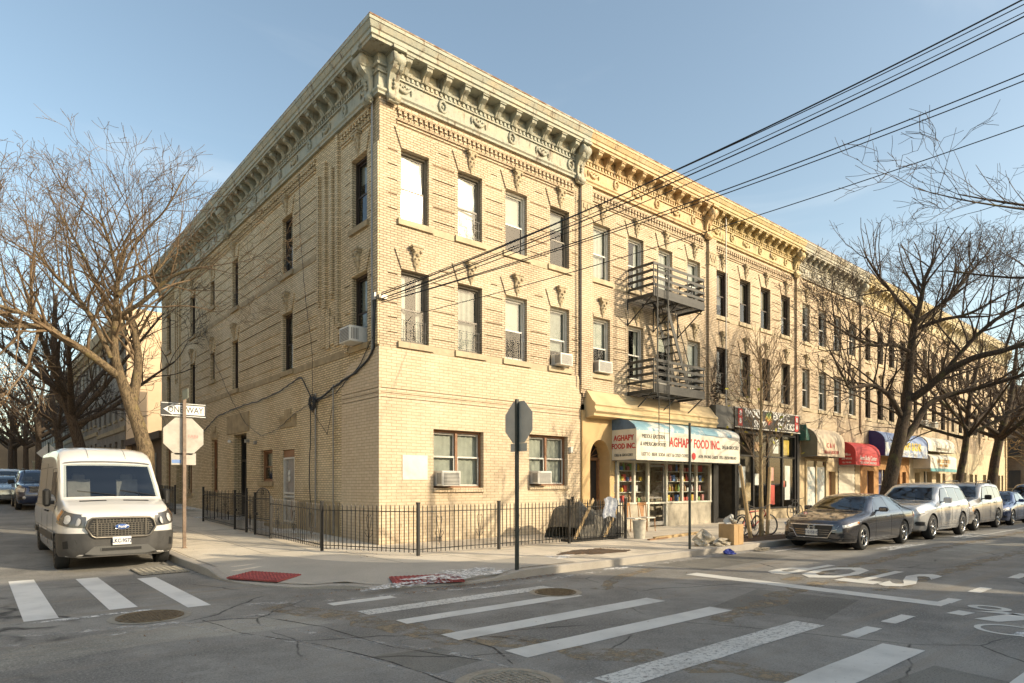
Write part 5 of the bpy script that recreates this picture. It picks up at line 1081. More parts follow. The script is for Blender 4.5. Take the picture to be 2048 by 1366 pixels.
def generic(spec, root):
    """spec: dict with stations, wheels, r, paint, glass panels"""
    c = Car(spec['st']); P = spec['paint']; ws_ = spec['ws']; cab = (*ws_, spec['wheels'][1]-.6, .62) if spec.get('cab', True) else None; b = c.body(spec['wheels'], spec['r'], 'body', P, CABM, cab); b.parent = root
    if cab: cabin(root, c, ws_[0], ws_[2], ws_[3], .62, 1.06 if c.sz(3, 0) < 1.6 else 1.3)
    for sg in (-1, 1):
        for x in spec['wheels']: wheel(root, x, sg*(c.par(x)[1]-.125), spec['r'], .23, sg, spec.get('spokes', 5))
        for q in spec['side']:
            m = MB(); c.side(m, *q, sg); cp('side_window', root, m, GLV)
        a, z = spec['side'], []; P_ = [a[0][0], *[q[3] for q in a], a[-1][2], a[-1][1]]; m = MB()
        P_ = [a[0][0], a[0][3]] + [a[0][2]] + [p for q in a[1:] for p in (q[3], q[2])] + [a[-1][1]]
        m.tube([(x, sg*(c.sy(x, z)+.006), z) for x, z in P_ + [a[0][0]]], .009, 4); cp('window_trim', root, m, spec.get('tm', SEAM))
        m = MB()
        for l in spec['seams']: c.line(m, l, sg)
        cp('door_gap', root, m, SEAM)
        for x, z in spec['handles']:
            m = MB(); y = c.sy(x, z); m.bbox(x-.09, x+.09, *sorted((sg*(y-.005), sg*(y+.03))), z-.013, z+.013, .008); cp('door_handle', root, m, spec.get('hm', P))
        x, z, w, h = spec['mirror']; mirror(root, x, c.sy(x, z)+.06, z, sg, spec.get('mm', P), w, h)
        m = MB(); c.side(m, *spec['head'], sg, .012, 10, 3); h_ = cp('headlight', root, m, LAMP)
        if 'beam' in spec:
            m = MB()
            for x, z, r in spec['beam']: m.lathe([(.001, 0), (r*.6, .002), (r, .012)], (x-.0, sg*(c.sy(x, z)+.012), z), 'y', 12)
            cp('lamp_reflector', h_, m, CHROME)
        if 'amber' in spec: m = MB(); c.side(m, *spec['amber'], sg, .014, 5, 2); cp('turn_signal', root, m, AMB)
        m = MB(); c.side(m, *spec['tail'], sg, .01, 6, 3); cp('tail_light', root, m, REDL)
        if 'fog' in spec: m = MB(); c.side(m, *spec['fog'], sg, .012, 6, 2); cp('fog_lamp_recess', root, m, PLASTIC)
        m = MB(); c.side(m, *spec['sill'], sg, .006, 16, 1); cp('sill_trim', root, m, PLASTIC)
    m = MB(); c.screen(m, *spec['ws']); cp('windscreen', root, m, GLW if spec.get('cab', True) else GLV)
    m = MB(); c.screen(m, *spec['rs']); cp('rear_window', root, m, GLV)
    for y0, y1 in ((-.55, .0), (.05, .6)):
        m = MB(); x0, x1 = spec['ws'][0]+.03, spec['ws'][0]+.14; m.tube([(x0, y0, c.sz(x0, y0)+.02), (x1, y1, c.sz(x1, y1)+.02)], .007, 4); cp('wiper', root, m, PLASTIC)
    return c
def seams(xs, z0, z1, slant=0): return [[(x, z0), (x+slant, z1)] for x in xs]
# --- dark grey sedan
SD = thing('sedan', (8.78, -7.12, 0), 'dark grey sedan parked nearest the corner, just beyond the young staked tree', 'car')
GP = paintm('paint_dark_grey', (.10,.10,.115), .75, .22)
c = generic(dict(st=[(0,.34,.60,.60,.50,.70),(.07,.24,.76,.66,.62,.76),(.25,.19,.86,.72,.70,.82),(.6,.18,.92,.79,.74,.89),(1.1,.18,.93,.87,.76,.96),(1.42,.18,.93,.92,.76,1.01),(1.75,.18,.93,.93,.70,1.20),(2.1,.18,.93,.94,.63,1.37),(2.5,.18,.93,.945,.60,1.44),(2.9,.18,.93,.955,.60,1.455),(3.45,.18,.93,.965,.58,1.42),(3.95,.18,.93,.97,.58,1.28),(4.4,.22,.92,.97,.62,1.10),(4.65,.27,.89,.95,.66,1.03),(4.82,.35,.82,.9,.62,.95),(4.88,.42,.72,.85,.55,.88)],
  wheels=(.95, 3.78), r=.335, paint=GP, spokes=5,
  side=[((1.72,.98),(2.75,.985),(2.72,1.37),(2.2,1.345)), ((2.82,.985),(3.6,.99),(3.5,1.33),(2.79,1.375)), ((3.66,1.0),(4.12,1.07),(3.85,1.22),(3.56,1.315))],
  seams=seams((1.72,2.79), .3, .96)+[[(3.62,.36),(3.72,.55),(3.68,.97)]]+[[(1.72,.3),(3.6,.3)], [(.5,.78),(1.72,.8),(4.6,.88)]], handles=((2.55,.84),(3.5,.87)), mirror=(1.95,.98,.22,.13), hm=CHROME, tm=CHROME,
  head=((.02,.59),(.60,.68),(.64,.76),(.05,.66)), beam=[(.14,.645,.025),(.22,.66,.025),(.30,.675,.025)], amber=((.55,.70),(.66,.715),(.66,.755),(.57,.745)), tail=((4.5,.78),(4.84,.76),(4.84,.88),(4.5,.92)), fog=((.02,.34),(.26,.33),(.26,.43),(.03,.45)), sill=((1.3,.2),(3.4,.2),(3.4,.26),(1.3,.26)),
  ws=(1.44,.72,2.15,.56), rs=(3.7,.52,4.42,.60)), SD)
m = MB(); m.prism([(-.52,.60),(-.40,.36),(.40,.36),(.52,.60),(.50,.66),(-.50,.66)], -.014, .03, 'yz'); cp('grille', SD, m, PLASTIC)
m = MB(); m.tube([(-.02,-.56,.67),(-.03,-.3,.665),(-.03,.3,.665),(-.02,.56,.67)], .018, 6); m.tube([(.02,-.62,.56),(-.01,-.5,.52),(-.02,-.40,.335),(-.02,.40,.335),(-.01,.5,.52),(.02,.62,.56)], .012, 6)
for i in range(3): m.box(-.018, -.01, -.45, .45, .42+i*.055, .425+i*.055)
cp('grille_trim', SD, m, CHROME)
m = MB(); c.wrap(m, .25, .31, .45, .02); cp('front_lip', SD, m, PLASTIC)
plate(SD, -.035, 0, .47, 'T121531C')
for q in (((-.075,.56),(-.055,.66)), ((.075,.56),(.055,.66))):
    pass
m = MB(); m.tube([(-.05,-.05,.56),(-.05,-.06,.655)], .011, 5); m.tube([(-.05,.05,.56),(-.05,.06,.655)], .011, 5); m.tube([(-.05,-.055,.607),(-.05,.055,.607)], .010, 5)
m.tube([(-.045,.095*cos(a),.61+.07*sin(a)) for a in [2*pi*i/16 for i in range(17)]], .008, 5); cp('emblem', SD, m, CHROME)
# --- silver sport utility vehicles
def suv(root, P, L=4.9, H=1.76, w=.96, r=.38, wh=(.92, 3.86), rails=False, boxy=False, spokes=10, plate_s=None, head=None, amber=None):
    k = L/4.9; z = lambda v: v*H/1.76
    fl = .06 if boxy else 0
    st = [(0,.40,.66,z(.80),.56,z(.93)),(.07,.30,.82,z(.86),.70,z(1.0)),(.25,.26,.90,z(.92),.76,z(1.06)),(.6,.25,w-.02,z(.98),.80,z(1.12)),(1.1,.25,w,z(1.03),.80,z(1.16)),(1.45,.25,w,z(1.06),.80,z(1.20)),(1.85,.25,w,z(1.08),.74,z(1.46)),(2.25,.25,w,z(1.09),.70,z(1.68)),(2.7,.25,w,z(1.10),.70,z(1.75)),(3.6*k,.25,w,z(1.12),.70,z(1.76)),(4.2*k,.27,w,z(1.13),.70,z(1.73)),(4.55*k,.30,w-.02,z(1.13),.68,z(1.60 + fl*1.5)),(4.78*k,.35,w-.06,z(1.10),.66,z(1.32+fl*4)),(L,.45,w-.14,z(1.0),.62,z(1.1+fl*7))]
    e = .04 if not boxy else .0
    c = generic(dict(st=st, wheels=wh, r=r, paint=P, spokes=spokes,
      side=[((1.72,z(1.13)),(2.62,z(1.14)),(2.62,z(1.60)),(2.2,z(1.57))), ((2.70,z(1.14)),(3.5*k,z(1.15)),(3.44*k,z(1.61)),(2.70,z(1.61))), ((3.58*k,z(1.16)),(4.4*k,z(1.22)),(4.2*k,z(1.55)),(3.52*k,z(1.60)))],
      seams=seams((1.62,2.66), .42, z(1.1))+[[(3.40*k,.45),(3.60*k,.8),(3.55*k,z(1.12))]]+[[(1.62,.42),(3.4*k,.42)], [(.6,z(.92)),(1.6,z(.95)),(4.6*k,z(1.0))]], handles=((2.45,z(.98)),(3.3*k,z(1.0))), mirror=(1.85,z(1.12),.22,.18), mm=SEAM if boxy else P,
      head=head or ((.02,z(.72)),(.50,z(.84)),(.52,z(.93)),(.04,z(.84))), beam=[(.12,z(.79),.045),(.26,z(.83),.04)], **({'amber': amber} if amber else {}), tail=((4.6*k,z(.95)),(4.86*k,z(.9)),(4.84*k,z(1.05)),(4.5*k,z(1.1))), fog=((.02,.45),(.28,.45),(.28,.56),(.03,.58)), sill=((1.3,.26),(3.5*k,.26),(3.5*k,.36),(1.3,.36)),
      ws=(1.45,.76,2.12,.60), rs=(4.35*k,.6,4.75*k,.6)), root)
    if rails:
        for sg in (-1, 1): m = MB(); m.tube([(2.1, sg*.56, z(1.66)), (2.25, sg*.56, z(1.80)), (4.0, sg*.55, z(1.83)), (4.2, sg*.55, z(1.74))], .018, 6); cp('roof_rail', root, m, PLASTIC)
    return c
SV = paintm('paint_silver', (.68,.68,.67), .45, .25)
u1 = thing('suv', (14.0, -7.12, 0), 'silver sport utility vehicle with a kidney shaped grille behind the dark grey sedan', 'car', 'silver sport utility vehicles at the kerb')
c = suv(u1, SV, 4.9, 1.77, .97, .385, (.88, 3.81))
for sg in (-1, 1):
    m = MB(); m.prism([(sg*.05,.62),(sg*.05,.86),(sg*.12,.90),(sg*.40,.88),(sg*.44,.80),(sg*.36,.62)], -.025, .02, 'yz'); g = cp('kidney_grille', u1, m, PLASTIC)
    m = MB(); 
    for i in range(6): m.box(-.032, -.026, sg*(.1+i*.052)-.006, sg*(.1+i*.052)+.006, .64, .87)
    m.tube([(-.03, sg*a, b) for a, b in ((.05,.62),(.05,.86),(.12,.90),(.40,.88),(.44,.80),(.36,.62),(.05,.62))], .01, 5); cp('grille_bar', g, m, CHROME)
m = MB(); m.prism([(-.55,.42),(.55,.42),(.5,.56),(-.5,.56)], -.03, .02, 'yz'); cp('bumper_intake', u1, m, PLASTIC); plate(u1, -.04, 0, .58, 'HKM 4192')
SV2 = paintm('paint_pale_gold', (.50,.47,.43), .6, .3)
u2 = thing('suv', (19.6, -6.9, 0), 'boxy pale silver sport utility vehicle with dark roof rails and square amber lamps', 'car', 'silver sport utility vehicles at the kerb')
c = suv(u2, SV2, 4.8, 1.80, .92, .38, (.88, 3.75), rails=True, boxy=True, spokes=5, head=((.02,.72),(.34,.72),(.34,.93),(.02,.90)), amber=((.36,.72),(.56,.73),(.56,.94),(.36,.93)))
m = MB(); m.box(-.02, .02, -.48, .48, .7, .92); cp('grille', u2, m, PLASTIC); m = MB(); c.wrap(m, .42, .62, .6, .02); cp('bumper', u2, m, mat('bumper_grey', (.2,.2,.2), .5, .2)); plate(u2, -.05, 0, .52, 'ERT 2087')
# --- blue sedan and dark vehicle at the right edge
BL = paintm('paint_blue', (.03,.07,.20), .6, .25)
def small_sedan(root, P, k=1.0, H=1.0, r=.32):
    st = [(0,.34,.58,.60,.48,.70),(.07,.24,.74,.66,.60,.76),(.25,.19,.82,.72,.68,.83),(.6,.18,.88,.80,.70,.91),(1.05,.18,.89,.87,.70,.98),(1.4,.18,.89,.92,.70,1.04),(1.8,.18,.89,.93,.64,1.26),(2.2,.18,.89,.94,.58,1.40),(2.7,.18,.89,.95,.58,1.43),(3.2,.18,.89,.96,.57,1.38),(3.65,.18,.89,.96,.58,1.2),(3.95,.22,.88,.97,.62,1.06),(4.3,.27,.84,.95,.62,1.03),(4.48,.35,.78,.9,.6,.96),(4.54,.42,.68,.85,.5,.88)]
    st = [tuple(v*(H if j in (1,3,5) and j != 1 else 1) for j, v in enumerate(q)) for q in st]
    return generic(dict(st=st, cab=False, wheels=(.9, 3.55), r=r, paint=P, side=[((1.7,.99*H),(2.55,.99*H),(2.52,1.34*H),(2.18,1.32*H)), ((2.62,.99*H),(3.3,1.0*H),(3.2,1.27*H),(2.6,1.34*H))],
      seams=seams((1.6,2.58), .3, .96*H)+[[(1.6,.3),(3.3,.3)]], handles=((2.35,.84*H),(3.2,.86*H)), mirror=(1.78,.97*H,.2,.13), head=((.02,.58*H),(.42,.64*H),(.48,.78*H),(.05,.70*H)), beam=[(.14,.65*H,.04),(.24,.68*H,.035)],
      tail=((4.2,.78*H),(4.5,.76*H),(4.5,.88*H),(4.2,.92*H)), fog=((.02,.34),(.2,.33),(.2,.42),(.03,.43)), sill=((1.3,.2),(3.1,.2),(3.1,.26),(1.3,.26)), ws=(1.40,.66,2.1,.52), rs=(3.4,.5,3.95,.55)), root)
b1 = thing('blue_sedan', (24.65, -6.95, 0), 'blue compact sedan parked last before the dark vehicle at the right edge', 'car')
c = small_sedan(b1, BL); m = MB(); m.prism([(-.4,.42),(.4,.42),(.36,.60),(-.36,.60)], -.014, .03, 'yz'); cp('grille', b1, m, PLASTIC); plate(b1, -.03, 0, .47, 'JBF 7730')
d1 = thing('dark_suv', (30.0, -7.2, 0), 'black sport utility vehicle cut off by the right edge of the photo', 'car')
c = suv(d1, paintm('paint_black', (.03,.025,.03), .4, .25), 4.9, 1.78, .96, .38, (.9, 3.8)); m = MB(); m.box(-.02, .02, -.5, .5, .66, .88); cp('grille', d1, m, PLASTIC)
# --- side street cars (facing the camera)
p1 = thing('oncoming_suv', (-5.55, 20.4, gz(-6, 21)), 'dark blue sport utility vehicle with a chrome grille parked behind the white van', 'car')
c = suv(p1, paintm('paint_navy', (.03,.045,.10), .5, .25), 4.85, 1.84, .97, .38, (.92, 3.75), rails=True, boxy=True, head=((.02,.80),(.42,.82),(.44,1.0),(.04,.98)))
m = MB(); m.box(-.03, .02, -.50, .50, .80, 1.02); g = cp('grille', p1, m, PLASTIC); m = MB()
for i in range(3): m.box(-.045, -.032, -.48, .48, .83+i*.065, .86+i*.065)
m.box(-.05, -.035, -.54, .54, .78, .80); m.box(-.05, -.035, -.54, .54, 1.02, 1.045); cp('grille_bar', g, m, CHROME); plate(p1, -.04, 0, .62, 'KFA 6314')
for sg in (-1, 1): m = MB(); m.lathe([(.001,-.03),(.06,-.025),(.065,0)], (-.0, sg*.68, .55), 'x', 12); cp('fog_lamp', p1, m, LAMP)
p1.rotation_euler = (0, 0, pi/2)
q1 = thing('silver_suv', (-6.4, 30.4, gz(-7, 32)), 'pale silver sport utility vehicle half cut by the left edge behind the dark blue one', 'car')
suv(q1, SV, 4.8, 1.75, .95, .37, (.92, 3.75)); q1.rotation_euler = (0, 0, pi/2)
q2 = thing('silver_sedan', (-6.55, 25.7, gz(-7, 27)), 'silver compact car squeezed between the dark blue vehicle and the pale silver one', 'car')
small_sedan(q2, paintm('paint_silver_green', (.38,.42,.42), .6, .25)); q2.rotation_euler = (0, 0, pi/2)
q3 = thing('parked_car', (-6.1, 36.5, gz(-6, 38)), 'distant pale car parked farthest down the side street at the left edge', 'car'); small_sedan(q3, SV2); q3.rotation_euler = (0, 0, pi/2)
# --- white van
V = thing('white_van', (-5.80, -.12, .0), 'white high roofed panel van with a dark bumper parked at the side street kerb', 'van')
VW = paintm('paint_white', (.70,.68,.64), 0, .3, .3); VB = mat('van_bumper', (.06,.058,.055), .5, .25, 6)
st = [(0,.34,.60,.98,.50,1.08),(.05,.30,.74,1.02,.64,1.13),(.12,.28,.85,1.06,.74,1.17),(.25,.28,.95,1.10,.83,1.22),(.45,.27,1.01,1.14,.88,1.29),(.8,.27,1.02,1.20,.89,1.38),(.98,.27,1.02,1.22,.90,1.44),(1.25,.27,1.02,1.24,.90,1.74),(1.6,.27,1.02,1.26,.88,2.12),(1.8,.27,1.02,1.27,.87,2.32),(2.1,.27,1.02,1.28,.86,2.47),(2.6,.27,1.02,1.28,.86,2.54),(3.5,.27,1.02,1.28,.86,2.56),(5.7,.27,1.02,1.28,.86,2.55),(5.9,.30,1.0,1.28,.85,2.50),(5.97,.36,.96,1.26,.82,2.42)]
c = Car(st); b = c.body((.98, 4.73), .35, 'body', VW, CABM, (1.0, .86, 1.62, .80, 2.9, .85)); b.parent = V; cabin(V, c, 1.0, 1.7, .80, .95, 1.75)
for sg in (-1, 1):
    for x in (.98, 4.73): wheel(V, x, sg*(.895), .35, .23, sg, 12, True)
    m = MB(); c.side(m, (1.55,1.36), (2.35,1.36), (2.35,1.98), (1.78,1.98), sg, .006, 14, 6); c.side(m, (1.22,1.36), (1.5,1.36), (1.68,1.85), (1.52,1.72), sg, .006, 6, 4); cp('side_window', V, m, GLV)
    m = MB(); 
    for l in [[(1.2,.45),(1.25,1.3)], [(2.45,.42),(2.45,2.05)], [(1.25,1.3),(1.6,1.9),(1.8,2.05),(2.45,2.05)], [(3.75,.5),(3.75,2.2)], [(1.3,1.26),(5.8,1.24)], [(1.2,.75),(5.8,.78)], [(2.6,1.4),(3.6,1.4)], [(3.9,1.4),(5.6,1.4)], [(3.9,2.1),(5.6,2.1)], [(2.6,2.1),(3.6,2.1)]]: c.line(m, l, sg, .006)
    cp('door_gap', V, m, SEAM)
    m = MB(); c.side(m, (1.45,.55), (4.3,.55), (4.3,.70), (1.45,.70), sg, .012, 16, 2); c.side(m, (5.15,.55), (5.9,.55), (5.9,.7), (5.15,.7), sg, .012, 8, 2); cp('side_moulding', V, m, VB)
    for x in (2.25, 2.75): m = MB(); y = c.sy(x, 1.15); m.bbox(x-.1, x+.1, *sorted((sg*(y-.005), sg*(y+.04))), 1.13, 1.165, .01); cp('door_handle', V, m, SEAM)
    m = MB(); m.bbox(1.34, 1.62, *sorted((sg*1.04, sg*1.17)), 1.26, 1.62, .04); m.box(1.36, 1.44, *sorted((sg*.98, sg*1.06)), 1.3, 1.38); mo = cp('mirror', V, m, SEAM)
    m = MB(); m.box(1.625, 1.63, *sorted((sg*1.06, sg*1.15)), 1.3, 1.58); cp('mirror_glass', mo, m, CHROME)
    m = MB(); c.side(m, (.0,.86), (.52,.97), (.52,1.24), (.03,1.12), sg, .014, 14, 5); hl = cp('headlight', V, m, mat('headlight_black', (.08,.08,.08), .08, 0, coat=1))
    m = MB(); 
    for x, z, r in ((.05,.98,.08),(.17,1.03,.09)): 
        y = c.sy(x, z)+.016; m.lathe([(.001,0),(r*.5,.004),(r,.02),(r*1.05,.0)], (x, 0, 0), 'y', 16) if False else None
        n = Vector((-.55, sg*.8, .25)).normalized(); u = n.orthogonal().normalized(); w_ = n.cross(u); cc = Vector((x, sg*y, z))
        m.add([tuple(cc+n*.012)] + [tuple(cc+(u*cos(a)+w_*sin(a))*r) for a in [2*pi*i/14 for i in range(14)]], [(0, 1+i, 1+(i+1)%14) for i in range(14)])
    cp('lamp_reflector', hl, m, LAMP)
    m = MB(); c.side(m, (.36,1.0), (.53,1.04), (.50,1.22), (.38,1.18), sg, .016, 4, 4); cp('turn_signal', V, m, AMB)
    m = MB(); c.side(m, (.03,.48), (.22,.46), (.22,.60), (.05,.64), sg, .03, 6, 3); cp('fog_lamp_recess', V, m, SEAM)
    m = MB(); c.side(m, (5.8,.9), (5.92,.9), (5.92,1.5), (5.8,1.5), sg, .01, 3, 3); cp('tail_light', V, m, REDL)
m = MB(); c.wrap(m, .30, .76, .58, .022, nz=6); cp('front_bumper', V, m, VB)
m = MB(); m.prism([(-.62,.36),(-.46,.50),(.46,.50),(.62,.36),(.40,.33),(-.40,.33)], -.035, 0, 'yz'); m.box(-.045, -.034, -.36, .36, .41, .47); cp('bumper_skid', V, m, mat('bumper_light', (.10,.098,.092), .5, .1))
m = MB(); m.box(-.052, -.04, -.34, .34, .415, .465); cp('lower_intake', V, m, SEAM)
hexa = [(-.60,.86),(-.50,.70),(-.44,.67),(.44,.67),(.50,.70),(.60,.86),(.56,1.0),(.50,1.05),(-.50,1.05),(-.56,1.0)]
m = MB(); m.prism(hexa, -.03, .05, 'yz'); g = cp('grille', V, m, SEAM)
m = MB(); m.tube([(-.04, y, z) for y, z in hexa+hexa[:1]], .022, 6)
for z in [.70+i*.042 for i in range(9)]:
    e = .55-.09*abs(z-.87)/.17; m.box(-.045, -.033, -e, e, z-.006, z+.006)
    for i in range(-9, 10):
        y = i*.058+(.029 if int(z*100) % 2 else 0)
        if abs(y) < e-.02: m.box(-.045, -.033, y-.006, y+.006, z+.006, z+.036)
for y in (-.42, .42): m.box(-.06, -.04, y-.012, y+.012, .69, 1.03)
cp('grille_mesh', g, m, mat('grille_chrome', (.22,.20,.17), .35, .2, 9, .7))
m = MB(); m.lathe([(.001,-.022),(.10,-.02),(.12,-.01),(.12,0)], (-.06, 0, .875), 'x', 28, sx=1, sy=.42); em = cp('oval_emblem', V, m, mat('emblem_blue', (.02,.08,.30), .2, 0, coat=1))
t = text('Ford', .07, TM((-.084, 0, .875), (0, -1, 0), (0, 0, 1)), 'emblem_script', LWH, None, extr=.001, bold=.002); t.parent = em
m = MB(); m.tube([(-.066, .125*cos(a), .875+.053*sin(a)) for a in [2*pi*i/24 for i in range(25)]], .006, 4); o = cp('emblem_ring', em, m, CHROME)
plate(V, -.05, 0, .60, 'LKC-9572', w=.32)
m = MB(); c.screen(m, 1.0, .86, 1.62, .80, .008); cp('windscreen', V, m, GLW)
m = MB()
for y0, y1 in ((-.8, -.15), (-.05, .62)): m.tube([(1.0, y0, c.sz(1.0, y0)+.03), (1.10, y1, c.sz(1.10, y1)+.03)], .009, 4)
cp('wiper', V, m, SEAM)
for y0, y1 in ((-.62,-.15),(.15,.62)):
    m = MB(); m.add([(.72,y0,c.sz(.72,y0)+.004),(.72,y1,c.sz(.72,y1)+.004),(.80,y1,c.sz(.8,y1)+.004),(.80,y0,c.sz(.8,y0)+.004)], [(0,1,2,3)]); cp('bonnet_vent', V, m, SEAM)
m = MB()
for y in (-.35, .35): m.tube([(1.75+i*.1, y, c.sz(1.75+i*.1, y)) for i in range(12)], .008, 4)
m.tube([(.6-.55*abs(y)**3, y, c.sz(.6-.55*abs(y)**3, y)) for y in [-.85+i*.1 for i in range(18)]], .004, 4) if False else None
m.tube([(1.62+.0*abs(y), y, c.sz(1.66, y)+.006) for y in [-.8+i*.1 for i in range(17)]], .012, 5); cp('roof_seam', V, m, mat('seam_grey', (.2,.2,.19), .5, 0))
V.rotation_euler = (0, 0, pi/2)
# ---------------------------------------------------------------- signs, poles, fence, street things
GALV = mat('galvanised', (.33,.31,.27), .45, .2, 10, .5); POST = mat('post_brown', (.24,.17,.12), .6, .35, 12); PGRN = mat('post_black_green', (.03,.04,.035), .5, .3); SBACK = mat('sign_back', (.55,.50,.41), .7, .15, 3, 0)
def octagon(r): return [(r/cos(pi/8)*cos(pi/8+pi/4*i), r/cos(pi/8)*sin(pi/8+pi/4*i)) for i in range(8)]
# right stop sign seen from behind; it faces +X
s = thing('stop_sign', (-.39, -5.94, .13), 'octagonal traffic sign seen from its bare grey back on a black post at the kerb', 'traffic sign')
m = MB(); m.prism([(-.025,-.03),(.025,-.03),(.025,.03),(.018,.03),(.018,-.022),(-.018,-.022),(-.018,.03),(-.025,.03)], .13, 3.28, 'xy'); m.v = [(-.39+y*1.0-.02, -5.94+x, z) for x, y, z in m.v]; m.build('post', PGRN, s)
o8 = octagon(.385); m = MB(); m.prism([(-5.94+a, 2.86+b) for a, b in o8], -.37, -.365, 'yz'); m.build('sign_plate', SBACK, s)
m = MB(); m.prism([(-5.94+a*.98, 2.86+b*.98) for a, b in o8], -.3648, -.3625, 'yz'); fp = m.build('sign_face', RED, s); text('STOP', .30, TM((-.361, -5.94, 2.86), (0, 1, 0), (0, 0, 1)), 'sign_lettering', LWH, fp, extr=.0005)
m = MB(); m.box(-.37, -.365, -6.17, -5.71, 2.32, 2.47); m.build('lower_plate', SBACK, s)
m = MB(); m.box(-.42, -.36, -5.95, -5.93, 3.0, 3.03); m.box(-.42, -.36, -5.95, -5.93, 2.7, 2.73); m.build('bolt', GALV, s)
# left pole: one way + stop sign backs
s = thing('sign_post', (-4.2, 1.8, .2), 'rusty brown post with a one way arrow sign and a pale octagonal sign back', 'traffic sign')
m = MB(); m.prism([(-4.235,1.77),(-4.165,1.77),(-4.165,1.83),(-4.235,1.83)], .18, 3.75, 'xy'); m.build('post', POST, s)
m = MB(); m.lathe([(.09,0),(.1,.01),(.05,.03)], (-4.2, 1.8, .18), k=10); m.build('post_base', POST, s)
m = MB(); m.prism([(-4.2+a*1.14, 2.86+b*1.14) for a, b in o8], 1.86, 1.866, 'xz'); m.build('sign_plate', mat('sign_back_pale', (.46,.43,.37), .6, .25, 4), s)
m = MB(); m.prism([(-4.2+a*1.12, 2.86+b*1.12) for a, b in o8], 1.867, 1.87, 'xz'); m.build('sign_face', RED, s)
m = MB(); m.box(-4.47, -3.93, 1.86, 1.866, 2.18, 2.46); m.build('lower_plate', mat('sign_back_pale', (.5,.5,.5)), s)
m = MB(); m.box(-4.46, -4.26, 1.856, 1.859, 2.22, 2.3); m.build('sticker', GC[4], s)
m = MB(); m.bbox(-4.7, -3.7, 1.855, 1.862, 3.32, 3.66, .001); ow = m.build('one_way_plate', BLK, s)
m = MB(); y = 1.852
for q in ([(-4.685,3.335),(-3.715,3.335),(-3.715,3.35),(-4.685,3.35)], [(-4.685,3.63),(-3.715,3.63),(-3.715,3.645),(-4.685,3.645)]): m.prism(q, y, y+.002, 'xz')
m.prism([(-4.64,3.49),(-4.42,3.63),(-4.45,3.60),(-3.74,3.60),(-3.74,3.38),(-4.45,3.38),(-4.42,3.345)], y, y+.002, 'xz'); m.build('arrow', LWH, ow)
text('ONE', .2, TM((-4.39+.01, y-.001, 3.485), (1,0,0), (0,0,1)), 'sign_lettering', BLK, ow, extr=.0005, bold=.002, sx=.82); text('WAY', .2, TM((-3.96, y-.001, 3.485), (1,0,0), (0,0,1)), 'sign_lettering', BLK, ow, extr=.0005, bold=.002, sx=.82)
m = MB(); m.box(-4.23, -4.22, 1.35, 1.85, 3.72, 3.95); m.build('street_name_plate', mat('name_plate_green', (.25,.28,.22), .5, .1), s)
text('FABI', .12, TM((-4.0, 1.855, 2.86), (1,0,0), (0,0,1)), 'graffiti_tag', GC[6], s, extr=.0004)
# thin pole by the deli, diamond sign in the distance
m = MB(); m.prism([(5.19,-5.83),(5.24,-5.83),(5.24,-5.79),(5.19,-5.79)], .14, 3.2, 'xy'); m.obox((5.215,-5.81,2.93),(.125,.085,0),(-.003,.004,0),(0,0,.22)); top(m, 'parking_sign_post', [PGRN], (5.2,-5.8,.15), 'thin dark post carrying an edge on plate at the kerb in front of the deli', 'sign post')
s = thing('diamond_sign', (-5.0, 25, .7), 'diamond shaped sign back on a post just left of the van roof', 'traffic sign')
m = MB(); m.prism([(-5.5,3.3),(-5.0,3.8),(-4.5,3.3),(-5.0,2.8)], 25, 25.006, 'xz'); m.build('sign_plate', WHITE, s); m = MB(); m.box(-5.03, -4.97, 24.92, 24.98, .7, 3.85); m.build('post', PGRN, s)
